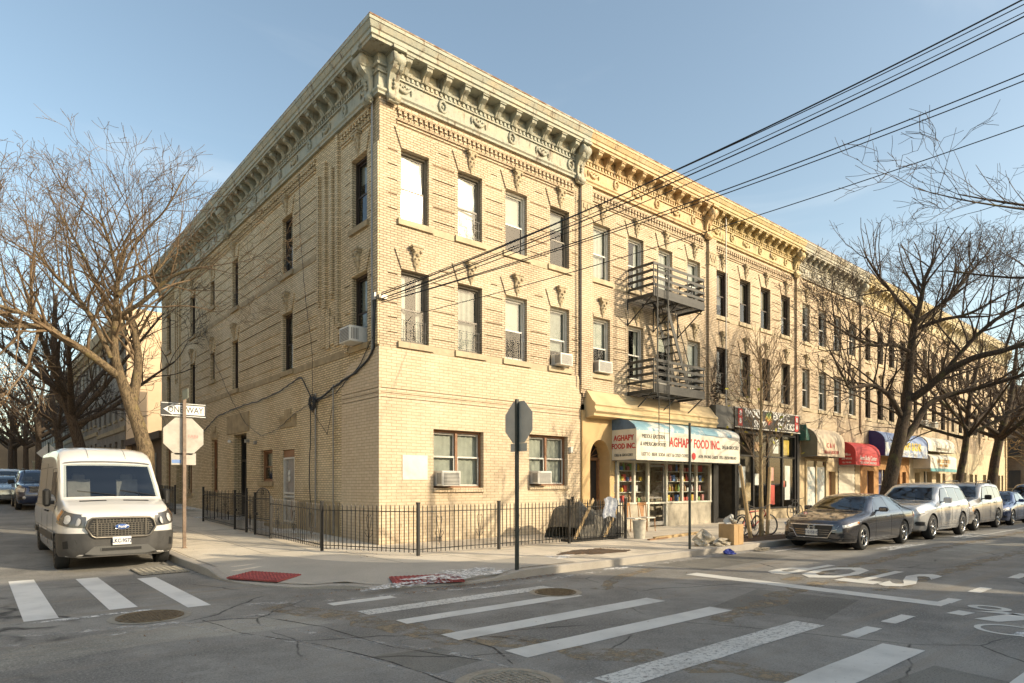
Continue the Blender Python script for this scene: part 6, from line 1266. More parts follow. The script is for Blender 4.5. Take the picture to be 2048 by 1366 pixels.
# the fence
FH = 1.12
def fence(pts, label, group, posts=True, scroll=2, name='iron_fence', post0=True, tall=0, last=True):
    o = thing(name, (pts[0][0], pts[0][1], .15), label, 'fence', group)
    for k, ((x0, y0), (x1, y1)) in enumerate(zip(pts, pts[1:])):
        L_ = math.hypot(x1-x0, y1-y0); dx, dy = (x1-x0)/L_, (y1-y0)/L_; z0, z1 = .15+gz(min(x0, 2), y0), .15+gz(min(x1, 2), y1); n = max(2, int(L_/.115))
        m = MB()
        for h in (.14, FH-.16): m.obox(((x0+x1)/2, (y0+y1)/2, (z0+z1)/2+h), (dx*L_/2, dy*L_/2, (z1-z0)/2), (-dy*.014, dx*.014, 0), (0, 0, .009))
        for i in range(1, n):
            t = i/n; x, y, z = x0+(x1-x0)*t, y0+(y1-y0)*t, z0+(z1-z0)*t; r = .0075; e = R.uniform(-.01, .01)
            m.add([(x-r,y-r,z+.06),(x+r,y-r,z+.06),(x+r,y+r,z+.06),(x-r,y+r,z+.06),(x-r+e,y-r,z+FH-.04),(x+r+e,y-r,z+FH-.04),(x+r+e,y+r,z+FH-.04),(x-r+e,y+r,z+FH-.04),(x+e,y,z+FH)], [(0,1,5,4),(1,2,6,5),(2,3,7,6),(3,0,4,7),(4,5,8),(5,6,8),(6,7,8),(7,4,8)])
        m.build('railing_panel', IRON, o)
        for q in range(scroll):
            t = (q+.5)/scroll; x, y, z = x0+(x1-x0)*t, y0+(y1-y0)*t, z0+(z1-z0)*t+.55; m = MB(); ox, oy = -dy*.02, dx*.02
            for sg in (-1, 1):
                P = [(a*sg, b) for a, b in ((0,-.3),(.01,-.1),(.05,.12),(.07,.25),(.045,.32),(.02,.27))]; m.tube([(x+dx*a+ox, y+dy*a+oy, z+b) for a, b in P], .006, 4)
                P = [(.0,-.2),(.06,-.16),(.11,-.08),(.09,-.02),(.05,-.05)]; m.tube([(x+dx*a*sg+ox, y+dy*a*sg+oy, z+b) for a, b in P], .006, 4)
            m.build('scroll_ornament', IRON, o)
    if posts:
        for k, (x, y) in enumerate(pts):
            if (k == 0 and not post0) or (k == len(pts)-1 and not last): continue
            z = .13+gz(min(x, 2), y); m = MB(); m.box(x-.03, x+.03, y-.03, y+.03, z, z+FH+.04+tall); m.box(x-.036, x+.036, y-.036, y+.036, z+FH+.04+tall, z+FH+.07+tall); m.build('post', IRON, o)
    return o
GRP = 'black iron fences round the corner building'
f1 = fence([(-.62, -2.87), (1.65, -2.87), (4.05, -2.87), (6.35, -2.87)], 'black picket fence along the shopping street side of the corner building', GRP, scroll=2)
fence([(-1.78, -.5), (-.62, -2.87)], 'short slanting black picket fence cutting across the building corner', GRP, scroll=1, post0=True, last=False)
fence([(-1.78, -.5), (-1.78, 2.84)], 'black picket fence on the side street between the corner and the arched gate', GRP, scroll=3, post0=False)
fence([(-1.78, 4.1), (-1.78, 4.86)], 'narrow black picket panel between the arched gate and the flat topped gate', GRP, scroll=1, tall=.05)
fence([(-1.78, 5.95), (-1.78, 9.46)], 'black picket fence beyond the flat topped gate with a tall end post', GRP, scroll=3, tall=.05)
fence([(-1.78, 9.46), (-.3, 9.46)], 'black picket fence turning back to the side wall by the entrance', GRP, scroll=1, post0=False)
fence([(-1.78, 13.5), (-1.78, 17.5), (-1.78, 21)], 'farthest black picket fence by the side wall, partly behind the sign post', GRP, scroll=2)
fence([(6.35, -2.87), (6.9, -.2)], 'black picket fence returning to the deli entrance behind the bin', GRP, scroll=1, post0=False)
def gate(y0, y1, arch, label):
    o = thing('iron_gate', (-1.78, y0, .2), label, 'gate', 'black iron gates'); zb = .2+gz(-1.8, y0); m = MB(); x = -1.78
    for y in (y0+.03, y1-.05): m.box(x-.015, x+.015, y, y+.03, zb, zb+FH)
    for z in (zb, zb+FH-.1, zb+.45): m.box(x-.012, x+.012, y0+.06, y1-.05, z, z+.025)
    m.build('gate_frame', IRON, o); m = MB(); n = int((y1-y0)/.1)
    for i in range(1, n): y = y0+(y1-y0)*i/n; m.box(x-.007, x+.007, y-.007, y+.007, zb+.025, zb+FH+(.0 if not arch else .22*sin(pi*i/n)))
    m.build('gate_bars', IRON, o)
    if arch: m = MB(); c_ = (y0+y1)/2; m.tube([(x, c_+(y1-y0)/2*.95*cos(a), zb+FH-.08+.30*sin(a)) for a in [pi*i/12 for i in range(13)]], .014, 5); m.tube([(x, c_+.08*cos(a), zb+FH+.1+.08*sin(a)) for a in [2*pi*i/10 for i in range(11)]], .009, 4); m.build('gate_arch', IRON, o)
    m = MB(); m.box(x-.03, x+.03, y1-.12, y1-.05, zb+.55, zb+.63); m.build('latch', IRON, o)
gate(2.84, 4.1, True, 'black iron gate with an arched scrolled top, second from the corner post'); gate(4.86, 5.95, False, 'flat topped black iron gate in front of the security door')
# bin, chairs, box, bags, junk
s = thing('rubbish_bin', (6.75, -3.05, .15), 'dirty white ribbed rubbish bin at the end of the front fence', 'bin')
m = MB(); k = 32; vs = []
for r, h in ((.15,0),(.155,.03),(.19,.48),(.2,.5),(.2,.53)):
    for j in range(k): a = 2*pi*j/k; rr = r*(1+.025*(j % 2)); vs.append((6.75+rr*cos(a), -3.05+rr*sin(a), .15+h))
m.add(vs, [(i*k+j, i*k+(j+1)%k, (i+1)*k+(j+1)%k, (i+1)*k+j) for i in range(4) for j in range(k)], 0, True); m.build('tub', mat('bin_white', (.62,.58,.48), .5, .3, 9), s)
m = MB(); m.lathe([(.19,.45),(.1,.5),(.001,.53)], (6.75,-3.05,.15), k=14); m.build('rubbish', mat('rubbish_dark', (.2,.12,.1), .8, .6, 25), s)
def chair(x, y, rz, label):
    s = thing('chair', (x, y, .15), label, 'chair', 'wooden chairs outside the deli'); s.rotation_euler = (0, 0, rz); W_ = mat('chair_wood', (.42,.20,.07), .4, .25, 12)
    m = MB(); m.bbox(-.21, .21, -.2, .22, .43, .475, .015); cp('seat', s, m, mat('chair_seat', (.72,.68,.58), .6, .1))
    for a, b in ((-.18,-.17),(.18,-.17),(-.18,.19),(.18,.19)): m = MB(); m.tube([(a*1.08, b*1.1, 0), (a, b, .43)], [.014, .02], 6); cp('leg', s, m, W_)
    m = MB()
    for a in (-.18, .18): m.tube([(a, .20, .44), (a*1.02, .25, .95)], .017, 6)
    m.box(-.2, .2, .235, .265, .86, .96); m.add([(-.05,.21,.48),(.05,.21,.48),(.12,.25,.87),(-.12,.25,.87),(-.05,.225,.48),(.05,.225,.48),(.12,.265,.87),(-.12,.265,.87)], [(0,1,2,3),(4,7,6,5),(0,4,5,1),(1,5,6,2),(3,2,6,7),(0,3,7,4)]); cp('backrest', s, m, W_)
chair(8.55, -1.35, .15, 'wooden chair with an orange splat back, nearer the stucco arched doorway'); chair(9.35, -1.3, -.1, 'wooden chair with an orange splat back, nearer the glass deli door')
CB = mat('cardboard', (.50,.33,.16), .85, .15, 5)
s = thing('cardboard_box', (7.1, -5.75, .15), 'tall brown cardboard box standing at the kerb before the tree stakes', 'box')
m = MB(); m.bbox(6.88, 7.34, -6.0, -5.55, .15, .68, .006); m.build('carton', CB, s)
m = MB(); m.box(7.09, 7.12, -6.003, -6.0005, .17, .67); m.build('tape', mat('tape', (.42,.25,.1), .3, 0), s)
def crumple(name, x, y, z, rx, ry, h, m_, label, cat, seed, n=26, rough=.35, group=None):
    r = random.Random(seed); ph = [(r.uniform(1, 7), r.uniform(0, 6)) for _ in range(8)]; k = 14; vs = []
    for i in range(k+1):
        t = i/k; 
        for j in range(n):
            a = 2*pi*j/n; q = 1+sum(rough*.22*sin(int(f)*a+p+t*f*2) for f, p in ph)+r.uniform(-.5, .5)*rough*.25
            rr = max(.02, (1-t**2.2))**.5 if t < 1 else 0; vs.append((x+rx*rr*q*cos(a), y+ry*rr*q*sin(a), z+h*(t*(1+rough*.3*sin(3*a+seed))) + r.uniform(0, .02)))
    m = MB(); m.add(vs, [(i*n+j, i*n+(j+1)%n, (i+1)*n+(j+1)%n, (i+1)*n+j) for i in range(k) for j in range(n)], 0, False); return top(m, name, m_, (x, y, z), label, cat, group)
PLB = mat('plastic_bag_clear', (.50,.44,.34), .25, .25, 12); PLW = mat('plastic_bag_white', (.62,.60,.54), .35, .2, 16)
crumple('plastic_bag', 7.1, -5.78, .68, .13, .11, .2, PLW, 'crumpled white plastic bag lying on top of the cardboard box', 'bag', 3, rough=.8)
crumple('plastic_bag', 6.25, -5.5, .15, .30, .18, .36, PLB, 'large pale translucent rubbish bag leaning left of the cardboard box', 'bag', 4, rough=.5)
crumple('plastic_bag', 6.6, -5.8, .15, .26, .14, .15, PLB, 'flat white shredded plastic bag between the large bag and the cardboard box', 'bag', 9, rough=1.0)
crumple('blue_rag', 6.15, -6.3, .0, .17, .11, .1, mat('blue_cloth', (.02,.04,.28), .7, .4, 20), 'crumpled blue rag lying in the gutter below the bags', 'rag', 6, rough=.9)
crumple('litter_scrap', 7.6, -6.35, .0, .25, .12, .06, mat('litter_grey', (.25,.22,.17), .8, .5, 15), 'flattened grey litter scrap on the asphalt by the kerb', 'litter', 8, rough=.9)
m = MB(); m.obox((8.2, -3.4, .19), (1.5, .22, 0), (-.006, .045, 0), (0, 0, .04)); top(m, 'timber_beam', WOOD_L, (8.2,-3.4,.15), 'long pale timber beam lying on the sidewalk in front of the deli', 'timber')
m = MB(); m.obox((6.9, -3.6, .17), (.5, .06, 0), (-.01, .04, 0), (0, 0, .02)); top(m, 'timber_offcut', WOOD, (6.9,-3.6,.15), 'short dark timber offcut left of the long beam', 'timber')
# covered junk inside the fence
m = MB(); m.grid(lambda s_, t: (4.9+2.1*s_, -2.5+1.5*t, .15+(1.0-.45*s_+.1*sin(9*s_+4*t)+.06*sin(23*s_)*sin(11*t))*min(1, 8*t, 8*(1-t))**.5*min(1, 9*s_+.15, 9*(1-s_)+.15)**.6), 40, 26); top(m, 'tarpaulin_heap', mat('tarpaulin', (.20,.18,.14), .7, .6, 9, c2=(.05,.05,.05)), (5.9,-1.8,.15), 'sagging dark tarpaulin over a heap of junk behind the fence by the deli', 'tarpaulin')
m = MB(); m.grid(lambda s_, t: (5.35+.5*s_+.05*sin(6*t), -2.93-.03*sin(14*s_), 1.38-.55*t-.12*abs(s_-.5)), 16, 8); top(m, 'hanging_cloth', mat('cloth_pale', (.52,.55,.58), .9, .3, 12, c2=(.2,.22,.3)), (5.6,-2.93,1.2), 'pale blue and white cloth hanging over the front fence', 'cloth')
for k, (x, l, lab) in enumerate(((4.9, 1.4, 'long wooden board leaning on the tarpaulin heap, leftmost'), (6.0, 1.0, 'short wooden board leaning on the tarpaulin heap by the bin'))): m = MB(); m.obox((x, -2.6, .15+l*.42), (0.28*l, 0, .40*l), (0, .012, 0), (-.03, 0, .04)); top(m, 'wooden_board', WOOD_L, (x,-2.6,.15), lab, 'board')
m = MB(); m.box(4.3, 6.2, -2.72, -2.3, .15, .22); 
top(m, 'black_mat', SEAM, (5,-2.5,.15), 'black rubber mat under the junk heap behind the fence', 'mat')
# bicycles
def bicycle(x, y, rz, label, lean=0, tint=None, wr=.31):
    s = thing('bicycle', (x, y, .17), label, 'bicycle', 'bicycles chained by the young tree'); s.rotation_euler = (lean, 0, rz); F_ = tint or SEAM
    for cx_ in (-.5, .5):
        m = MB(); m.tube([(cx_+wr*cos(a), 0, wr+wr*sin(a)) for a in [2*pi*i/28 for i in range(29)]], .02, 6, cap=False); w = cp('wheel', s, m, RUBBER)
        m = MB(); 
        for i in range(14): a = pi*i/7; m.tube([(cx_, .02*(-1)**i, wr), (cx_+wr*.95*cos(a), 0, wr+wr*.95*sin(a))], .0025, 3)
        m.tube([(cx_+wr*.92*cos(a), 0, wr+wr*.92*sin(a)) for a in [2*pi*i/28 for i in range(29)]], .009, 4, cap=False); cp('spokes', w, m, METAL)
    m = MB(); bb = (-.08,0,.27); st_ = (-.2,0,.72); hd = (.36,0,.74); hd2 = (.38,0,.62)
    for a, b in ((bb, st_), (bb, hd2), (st_, hd), (bb, (-.5,0,wr)), (st_, (-.5,0,wr)), (hd, (.5,.0,wr))): m.tube([a, b], .016, 6)
    cp('frame', s, m, F_)
    m = MB(); m.tube([hd, (.33,0,.86)], .014, 5); m.tube([(.42,-.28,.92),(.36,-.2,.9),(.33,0,.86),(.36,.2,.9),(.42,.28,.92)], .012, 5); cp('handlebar', s, m, METAL)
    m = MB(); m.lathe([(.001,.05),(.07,.045),(.085,.02),(.04,0)], (-.22, 0, .78), k=12, sx=1.6, sy=.9); m.tube([st_, (-.215,0,.79)], .013, 5); cp('saddle', s, m, PLASTIC)
    m = MB(); m.lathe([(.09,-.006),(.09,.006)], (-.08,.03,.27), 'y', 16); m.tube([(-.08,.05,.27),(.0,.06,.15)], .01, 4); m.tube([(-.08,-.05,.27),(-.16,-.06,.39)], .01, 4); m.box(-.04,.04,.05,.13,.14,.16); m.box(-.2,-.12,-.13,-.05,.38,.40); cp('crankset', s, m, METAL)
bicycle(9.35, -4.95, .1, 'black bicycle leaning on the young tree trunk between the two stakes', .12); bicycle(10.35, -4.7, -.35, 'bicycle half hidden behind the bonnet of the dark grey sedan', -.1, GC[0])
bicycle(20.6, -.9, .05, 'bicycle parked close to the smoke shop window base', -.1)
for x, y, dx, lab in ((8.95, -5.3, -.42, 'thick wooden tree stake leaning left, nearer the cardboard box'), (10.6, -4.9, .35, 'thick wooden tree stake leaning right, behind the dark grey sedan')):
    m = MB(); m.tube([(x, y, .1), (x+dx*.5, y+.05, 1.2), (x+dx, y+.1, 2.25)], [.06, .055, .052], 8); top(m, 'tree_stake', WOOD_L, (x, y, .1), lab, 'tree stake')
m = MB(); m.bbox(6.9, 7.02, -.12, -.02, 2.75, 2.95, .01); top(m, 'wall_light_box', ACW, (7.0,-.1,2.8), 'small white light box on the stucco pier beside the arched deli entrance', 'light')
# ---------------------------------------------------------------- trees
def bark(name, c1, c2, moss=None):
    m, t, b, N, L = nt(name); p = pos(N); mp = N.new('ShaderNodeMapping'); L(p, mp.inputs[0]); mp.inputs['Scale'].default_value = (1, 1, .25)
    n1 = noise(N, L, 28, 5, .75, mp.outputs[0], .6); c = mixc(N, L, ramp(N, L, n1, .38, .62), c2, c1)
    if moss: c = mixc(N, L, ramp(N, L, noise(N, L, 2.2, 4, .7, p), .52, .7), c, moss)
    L(c, b.inputs['Base Color']); b.inputs['Roughness'].default_value = .95; bumpn(N, L, n1, b, .9, .03); return m
BK_S = bark('bark_tan', (.25,.185,.11), (.07,.05,.03), (.24,.19,.08)); BK_D = bark('bark_shade_dark', (.11,.08,.055), (.035,.026,.02)); BK_R = bark('bark_brown', (.10,.07,.045), (.03,.022,.016), (.11,.10,.04)); BK_Y = bark('bark_young', (.38,.29,.15), (.2,.14,.08))  # BK_D carries the side street shade in its dark colour
TW_S = mat('twigs_tan', (.21,.145,.085), .9, .4, 6); TW_D = mat('twigs_shade_dark', (.075,.055,.04), .9, .4, 6); TW_R = mat('twigs_brown', (.085,.06,.042), .9, .4, 6)  # TW_D is likewise darkened for shade
def rv(r): 
    while True:
        v = Vector((r.uniform(-1,1), r.uniform(-1,1), r.uniform(-1,1)))
        if .1 < v.length < 1: return v.normalized()
def grow(mb, big, p, d, L_, rad, lvl, r, o):
    step = max(.10, min(.42, L_/6)); n = max(3, int(L_/step)); pts = [p]; rs = [rad]; d = d.normalized(); q = p
    for i in range(n):
        if q.z > o['zmax']+.6*(n-i)/n or (lvl > 1 and q.z > o['zmax']): break
        d = (d + rv(r)*o['wig'] + Vector((0,0,o['up']*(1 if lvl < 3 else .5)))).normalized(); q = q + d*step
        pts.append(q); rs.append(max(o['rmin'], rad*(1-.72*(i+1)/n)))
        if lvl < o['lv'] and i >= n*(.22 if lvl else .3) and r.random() < o['dens']*(1+.5*(lvl == o['lv']-1)):
            a = (d.cross(rv(r))).normalized(); cd = (d*r.uniform(.6, 1.1) + a*r.uniform(.5, .9)).normalized()
            grow(mb, big, q, cd, L_*r.uniform(.38, .68)*(1-.35*i/n), max(o['rmin'], rs[-1]*r.uniform(.5, .72)), lvl+1, r, o)
    if lvl < o['lv'] and rs[-1] > o['rmin']*1.01:
        for _ in range(2):
            a = (d.cross(rv(r))).normalized(); grow(mb, big, q, (d+a*.5).normalized(), L_*.5, max(o['rmin'], rs[-1]*.8), lvl+1, r, o)
    if len(pts) < 3: return
    tgt = big if rs[0] > .045 else mb
    tgt.tube(pts, rs, 8 if rs[0] > .06 else (5 if rs[0] > .018 else 3), cap=False)
def smooth_limb(l, r, k=4, j=.04):
    out = []; P = [Vector(q[:3]) for q in l]; W = [q[3] for q in l]; n = len(l)
    for i in range(n-1):
        a, b, c, d = P[max(i-1,0)], P[i], P[i+1], P[min(i+2,n-1)]
        for q in range(k): t = q/k; out.append((Vector([crom(a[x], b[x], c[x], d[x], t) for x in range(3)]) + rv(r)*j*W[i], W[i]+(W[i+1]-W[i])*t))
    out.append((P[-1], W[-1])); return out
def tree(loc, limbs, label, seed, bk, tw, lv=4, rmin=.006, dens=.5, up=.05, wig=.2, reach=3.2, base=.22, zmax=99, group=None, name='bare_tree', flare=1.35):
    r = random.Random(seed); o = thing(name, loc, label, 'tree', group); big, tw_ = MB(), MB(); op = dict(zmax=zmax, wig=wig, up=up, dens=dens, lv=lv, rmin=rmin)
    for li, l in enumerate(limbs):
        s = smooth_limb(l, r)
        if li == 0: p0, w0 = s[0]; s = [(Vector((p0.x, p0.y, loc[2]-.05)), w0*flare), (Vector((p0.x, p0.y, loc[2]+.25)), w0*1.08)] + s if p0.z > loc[2]+.4 else s
        big.tube([p for p, w in s], [w for p, w in s], 14 if s[0][1] > .1 else 9)
        n = len(s); st = int(n*(.55 if li == 0 else .25))
        for i in range(st, n):
            p, w = s[i]; d = (s[min(i+1,n-1)][0]-s[max(i-1,0)][0]).normalized()
            for _ in range(2 if w < .09 else 1):
                if r.random() < (.55 if i < n-1 else 1):
                    a = d.cross(rv(r)).normalized(); cd = (d*r.uniform(.3, 1)+a*r.uniform(.5, 1)+Vector((0,0,.25))).normalized() if i < n-1 else (d+a*.35).normalized()
                    grow(tw_, big, p, cd, reach*r.uniform(.5, 1.0), max(rmin*2, min(.045, w*.55)), 1, r, op)
    big.build('trunk', bk, o); tw_.build('crown', tw, o); return o
LT_ = [ [(-4.19,6.16,2.64,0.27), (-4.29,6.24,3.15,0.23), (-4.52,6.44,4.02,0.22), (-4.73,6.48,4.65,0.17), (-4.89,6.49,5.28,0.14), (-4.94,6.4,5.83,0.12), (-4.93,6.26,6.52,0.1), (-4.92,5.99,7.45,0.07), (-4.78,5.74,8.25,0.045)],
 [(-4.5,6.42,3.99,0.17), (-4.37,6.57,4.63,0.15), (-4.28,6.76,5.4,0.13), (-4.29,7.03,6.04,0.12), (-4.34,7.2,6.58,0.11), (-4.46,7.31,6.69,0.07)],
 [(-4.78,6.53,4.8,0.14), (-5.11,6.41,5.03,0.13), (-5.61,6.18,5.35,0.12), (-6.14,5.98,5.61,0.11), (-6.6,5.71,5.8,0.1), (-7.13,5.5,5.72,0.09), (-7.81,5.42,5.64,0.07)],
 [(-6.14,5.98,5.61,0.08), (-6.72,5.54,5.94,0.07), (-7.26,4.7,5.91,0.06), (-7.92,4.47,6,0.04)],
 [(-5.01,6.46,5.33,0.09), (-5.46,6.45,6.33,0.08), (-5.87,6.4,6.94,0.07), (-6.33,6.39,7.39,0.055), (-6.77,6.37,7.96,0.04)],
 [(-4.94,6.4,6.12,0.08), (-5.13,6.82,7.03,0.07), (-5.41,7.32,7.96,0.055), (-5.72,7.84,8.91,0.04), (-6.06,8.13,9.65,0.03)],
 [(-4.92,5.99,7.45,0.06), (-5.14,5.78,8.32,0.05), (-5.38,5.72,9.06,0.035)],
 [(-4.92,5.99,7.03,0.07), (-4.53,5.79,7.48,0.06), (-4.08,5.54,7.72,0.045), (-3.68,5.33,8.4,0.03)],
 [(-4.97,6.29,6.38,0.08), (-4.36,5.38,6.86,0.07), (-3.87,4.71,7.42,0.055), (-3.3,3.96,7.63,0.04)],
 [(-4.87,5.95,7.45,0.05), (-4.52,5.52,8.53,0.04), (-3.93,5.02,9.37,0.03), (-3.51,4.66,10.34,0.02)] ]
RT = [ [(19.69,-4.99,1.11,0.36), (19.89,-5.16,2.29,0.3), (20.12,-5.35,3.68,0.27), (20.3,-5.5,4.77,0.25), (20.26,-5.6,5.85,0.2), (20.23,-5.7,7.01,0.17), (20.12,-5.88,8.14,0.14), (20.08,-6.1,9.45,0.11), (19.97,-6.27,10.73,0.08), (20.03,-6.59,11.8,0.05)],
 [(20.16,-5.39,4.38,0.13), (19.45,-5.31,5.02,0.12), (18.72,-5.22,5.35,0.1), (17.93,-5.07,5.48,0.08), (16.93,-4.75,5.33,0.06), (16.58,-4.72,5.57,0.05), (15.85,-4.49,6.61,0.035)],
 [(20.23,-5.7,6.91,0.1), (19.31,-5.45,7.12,0.09), (18.1,-5.09,7.01,0.07), (16.93,-4.75,7.28,0.055), (15.81,-4.33,7.73,0.035)],
 [(20.37,-5.57,5.07,0.2), (20.42,-6.13,5.41,0.17), (20.44,-6.8,6,0.15), (20.48,-7.75,6.44,0.13), (20.59,-8.63,6.59,0.11), (21.07,-9.82,7,0.08)],
 [(20.04,-5.28,3.09,0.18), (20.8,-5.66,4.1,0.16), (21.4,-5.91,4.92,0.14), (22.1,-6.5,5.33,0.12), (22.54,-7.4,5.57,0.1), (23.12,-8.67,5.96,0.08)],
 [(20.15,-5.9,8.14,0.11), (19.42,-5.67,9.03,0.09), (18.72,-5.48,9.89,0.07), (18.14,-5.25,10.77,0.055), (17.64,-5.09,11.63,0.04)],
 [(20.2,-5.94,8.14,0.11), (20.72,-6.38,8.92,0.1), (21.17,-6.76,9.7,0.085), (21.61,-7.14,10.87,0.06), (22.06,-7.52,12.05,0.04)],
 [(20.44,-6.8,6,0.11), (20.74,-7.45,6.99,0.09), (21.05,-8.23,7.83,0.08), (21.54,-9.17,8.65,0.06)],
 [(20.2,-5.82,7.78,0.1), (20.41,-6.64,8.04,0.08), (20.81,-7.51,8.32,0.06), (21.33,-8.47,9.32,0.04)] ]
LT = [[(x, y, z, w*.82) for x, y, z, w in l] for l in LT_]
tree((-4.15, 6.2, .3), LT, 'big tan barked bare tree at the kerb behind the white van', 5, BK_S, TW_S, lv=4, rmin=.0045, dens=.78, reach=2.7, wig=.2, up=.05, zmax=10.2)
RT = [[(x, y, z if z < 8 else 8+(z-8)*.6, w*.84) for x, y, z, w in l] for l in RT]
tree((19.7, -5.0, .1), RT, 'big dark bare tree leaning over the parked silver vehicles', 9, BK_R, TW_R, lv=4, rmin=.006, dens=.84, reach=3.0, wig=.18, up=.07, zmax=11.0)
def auto_limbs(x, y, z, h, r, seed, n=7, spread=.6, fork=.35, lean=(0, 0)):
    q = random.Random(seed); f = h*fork; L_ = [[(x, y, z, r), (x+lean[0]*.3, y+lean[1]*.3, z+f*.5, r*.86), (x+lean[0], y+lean[1], z+f, r*.75), (x+lean[0]*1.6+q.uniform(-.4,.4), y+lean[1]*1.6+q.uniform(-.4,.4), z+h*.6, r*.5), (x+lean[0]*2+q.uniform(-.6,.6), y+lean[1]*2+q.uniform(-.6,.6), z+h*.85, r*.22)]]
    for i in range(n):
        a = 2*pi*i/n+q.uniform(-.4, .4); t = q.uniform(0, .5); b = Vector((x+lean[0]*(1+t), y+lean[1]*(1+t), z+f+(h*.25)*t)); w = r*q.uniform(.4, .6); s = h*spread*q.uniform(.7, 1.1)
        L_.append([(*b, w)] + [(b.x+cos(a)*s*k*.33, b.y+sin(a)*s*k*.33, b.z+h*(.45 if i % 2 else .28)*(k*.33)**1.15+q.uniform(-.15,.15), w*(1-.25*k)) for k in (1, 2, 3)])
    return L_
# street trees down the side street, their shade put into the dark bark colour
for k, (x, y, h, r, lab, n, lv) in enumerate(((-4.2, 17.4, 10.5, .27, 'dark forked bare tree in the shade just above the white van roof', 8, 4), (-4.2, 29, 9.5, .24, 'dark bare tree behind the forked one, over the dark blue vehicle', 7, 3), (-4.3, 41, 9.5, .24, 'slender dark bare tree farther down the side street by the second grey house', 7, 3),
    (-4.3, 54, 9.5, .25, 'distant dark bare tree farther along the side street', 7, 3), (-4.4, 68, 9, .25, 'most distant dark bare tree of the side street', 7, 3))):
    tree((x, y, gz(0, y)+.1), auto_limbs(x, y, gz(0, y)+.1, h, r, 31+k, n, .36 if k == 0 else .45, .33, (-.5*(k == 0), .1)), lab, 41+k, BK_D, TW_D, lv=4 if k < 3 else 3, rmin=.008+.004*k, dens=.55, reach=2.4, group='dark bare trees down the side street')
OR = mat('leaves_orange', (.62,.34,.12), .8, .4, 8)
o = tree((-4.9, 64, 1.7), auto_limbs(-4.9, 64, 1.7, 12, .25, 77, 7, .42, .3), 'small tree with orange autumn leaves at the far left edge', 78, BK_D, TW_D, lv=3, rmin=.02, dens=.35, reach=2.4, name='autumn_tree')
m = MB(); r = random.Random(3)
for _ in range(5200):
    a = rv(r)*r.random()**.4; p = Vector((-5.2+a.x*4.2, 64+a.y*3.5, 10+a.z*3.6)); 
    if (int(p.x*1.3)+int(p.z*1.5)+int(p.y)) % 3 == 0: continue
    u = rv(r)*.09; v = rv(r)*.07; m.add([tuple(p-u), tuple(p-v), tuple(p+u), tuple(p+v)], [(0,1,2,3)])
m.build('leaves', OR, o)
# trees farther along the shopping street
for k, (x, y, h, r, lab) in enumerate(((27.6, -5.2, 9.5, .19, 'slim forked bare tree beyond the big leaning one, in front of the white awning'), (33.2, -5.2, 10.5, .27, 'stout bare tree behind the blue compact car'), (42, -5.2, 10, .27, 'bare tree near the far end of the terrace'), (52, -5.2, 10, .27, 'farthest bare tree by the last row house'))):
    tree((x, y, .1), auto_limbs(x, y, .1, h, r, 61+k, 7, .52, .36, (.3, -.3)), lab, 71+k, BK_R, TW_R, lv=3 if k < 2 else 3, rmin=.012+.004*k, dens=.5, reach=2.8, group='bare street trees along the shopping street')
for k, (x, y) in enumerate(((66, 4), (68, -3), (70, 12))): tree((x, y, 0), auto_limbs(x, y, 0, 9.5, .22, 91+k, 7, .5, .25), ('golden brown bare tree beyond the end of the terrace', 'golden brown bare tree before the brown brick building, at the right edge', 'golden brown bare tree farthest behind the terrace end')[k], 95+k, BK_R, mat('twigs_golden', (.34,.22,.09), .9, .4, 3), lv=3, rmin=.02, dens=.55, reach=2.6, group='golden brown trees beyond the terrace')
# trees on the opposite kerb; the first reaches into the top right of the view
tree((12.6, -18.6, .1), [[(12.6,-18.6,.1,.3),(12.5,-18.5,2.5,.25),(12.3,-18.2,4.6,.22),(12.2,-17.8,7.5,.14),(12,-17.4,10.5,.07)],
  [(12.3,-18.2,4.6,.14),(11.0,-16.0,6.0,.08),(9.2,-13.8,6.6,.05),(7.4,-12.4,6.75,.024),(5.8,-11.5,6.8,.014),(4.9,-11.0,6.9,.008)], [(12.3,-18,5.2,.13),(11.4,-15.4,6.6,.07),(10.2,-13.2,7.2,.04),(9.0,-11.6,7.6,.022),(8.0,-10.6,7.9,.012)],
  [(11.0,-16.0,6.0,.06),(11.2,-13.6,6.4,.045),(10.8,-11.4,6.5,.03),(10.0,-9.8,6.9,.018)], [(12.3,-18,5.5,.13),(14.5,-16.6,7.3,.1),(16.4,-15.6,9.0,.06),(17.6,-15,10.4,.03)], [(12.2,-17.8,7.5,.09),(13.6,-17.6,9,.07),(15,-16.8,10.2,.045),(16,-16,11.2,.02)], [(12.4,-18.4,4.8,.12),(13.6,-20.4,7,.08),(15,-21.6,9,.04)]],
  'bare tree whose fine branches reach in from the upper right edge', 15, BK_R, TW_R, lv=4, rmin=.004, dens=.75, reach=1.7, wig=.13, up=.03, zmax=8.3)
for k, x in enumerate((22.5, 31.5)): tree((x, -18.6, .1), auto_limbs(x, -18.6, .1, 11, .28, 81+k, 8, .5, .35), ('bare tree on the opposite kerb, outside the right edge, nearer the photographer', 'second bare tree on the opposite kerb, farther from the photographer')[k], 85+k, BK_R, TW_R, lv=3, rmin=.012, dens=.5, reach=2.8)
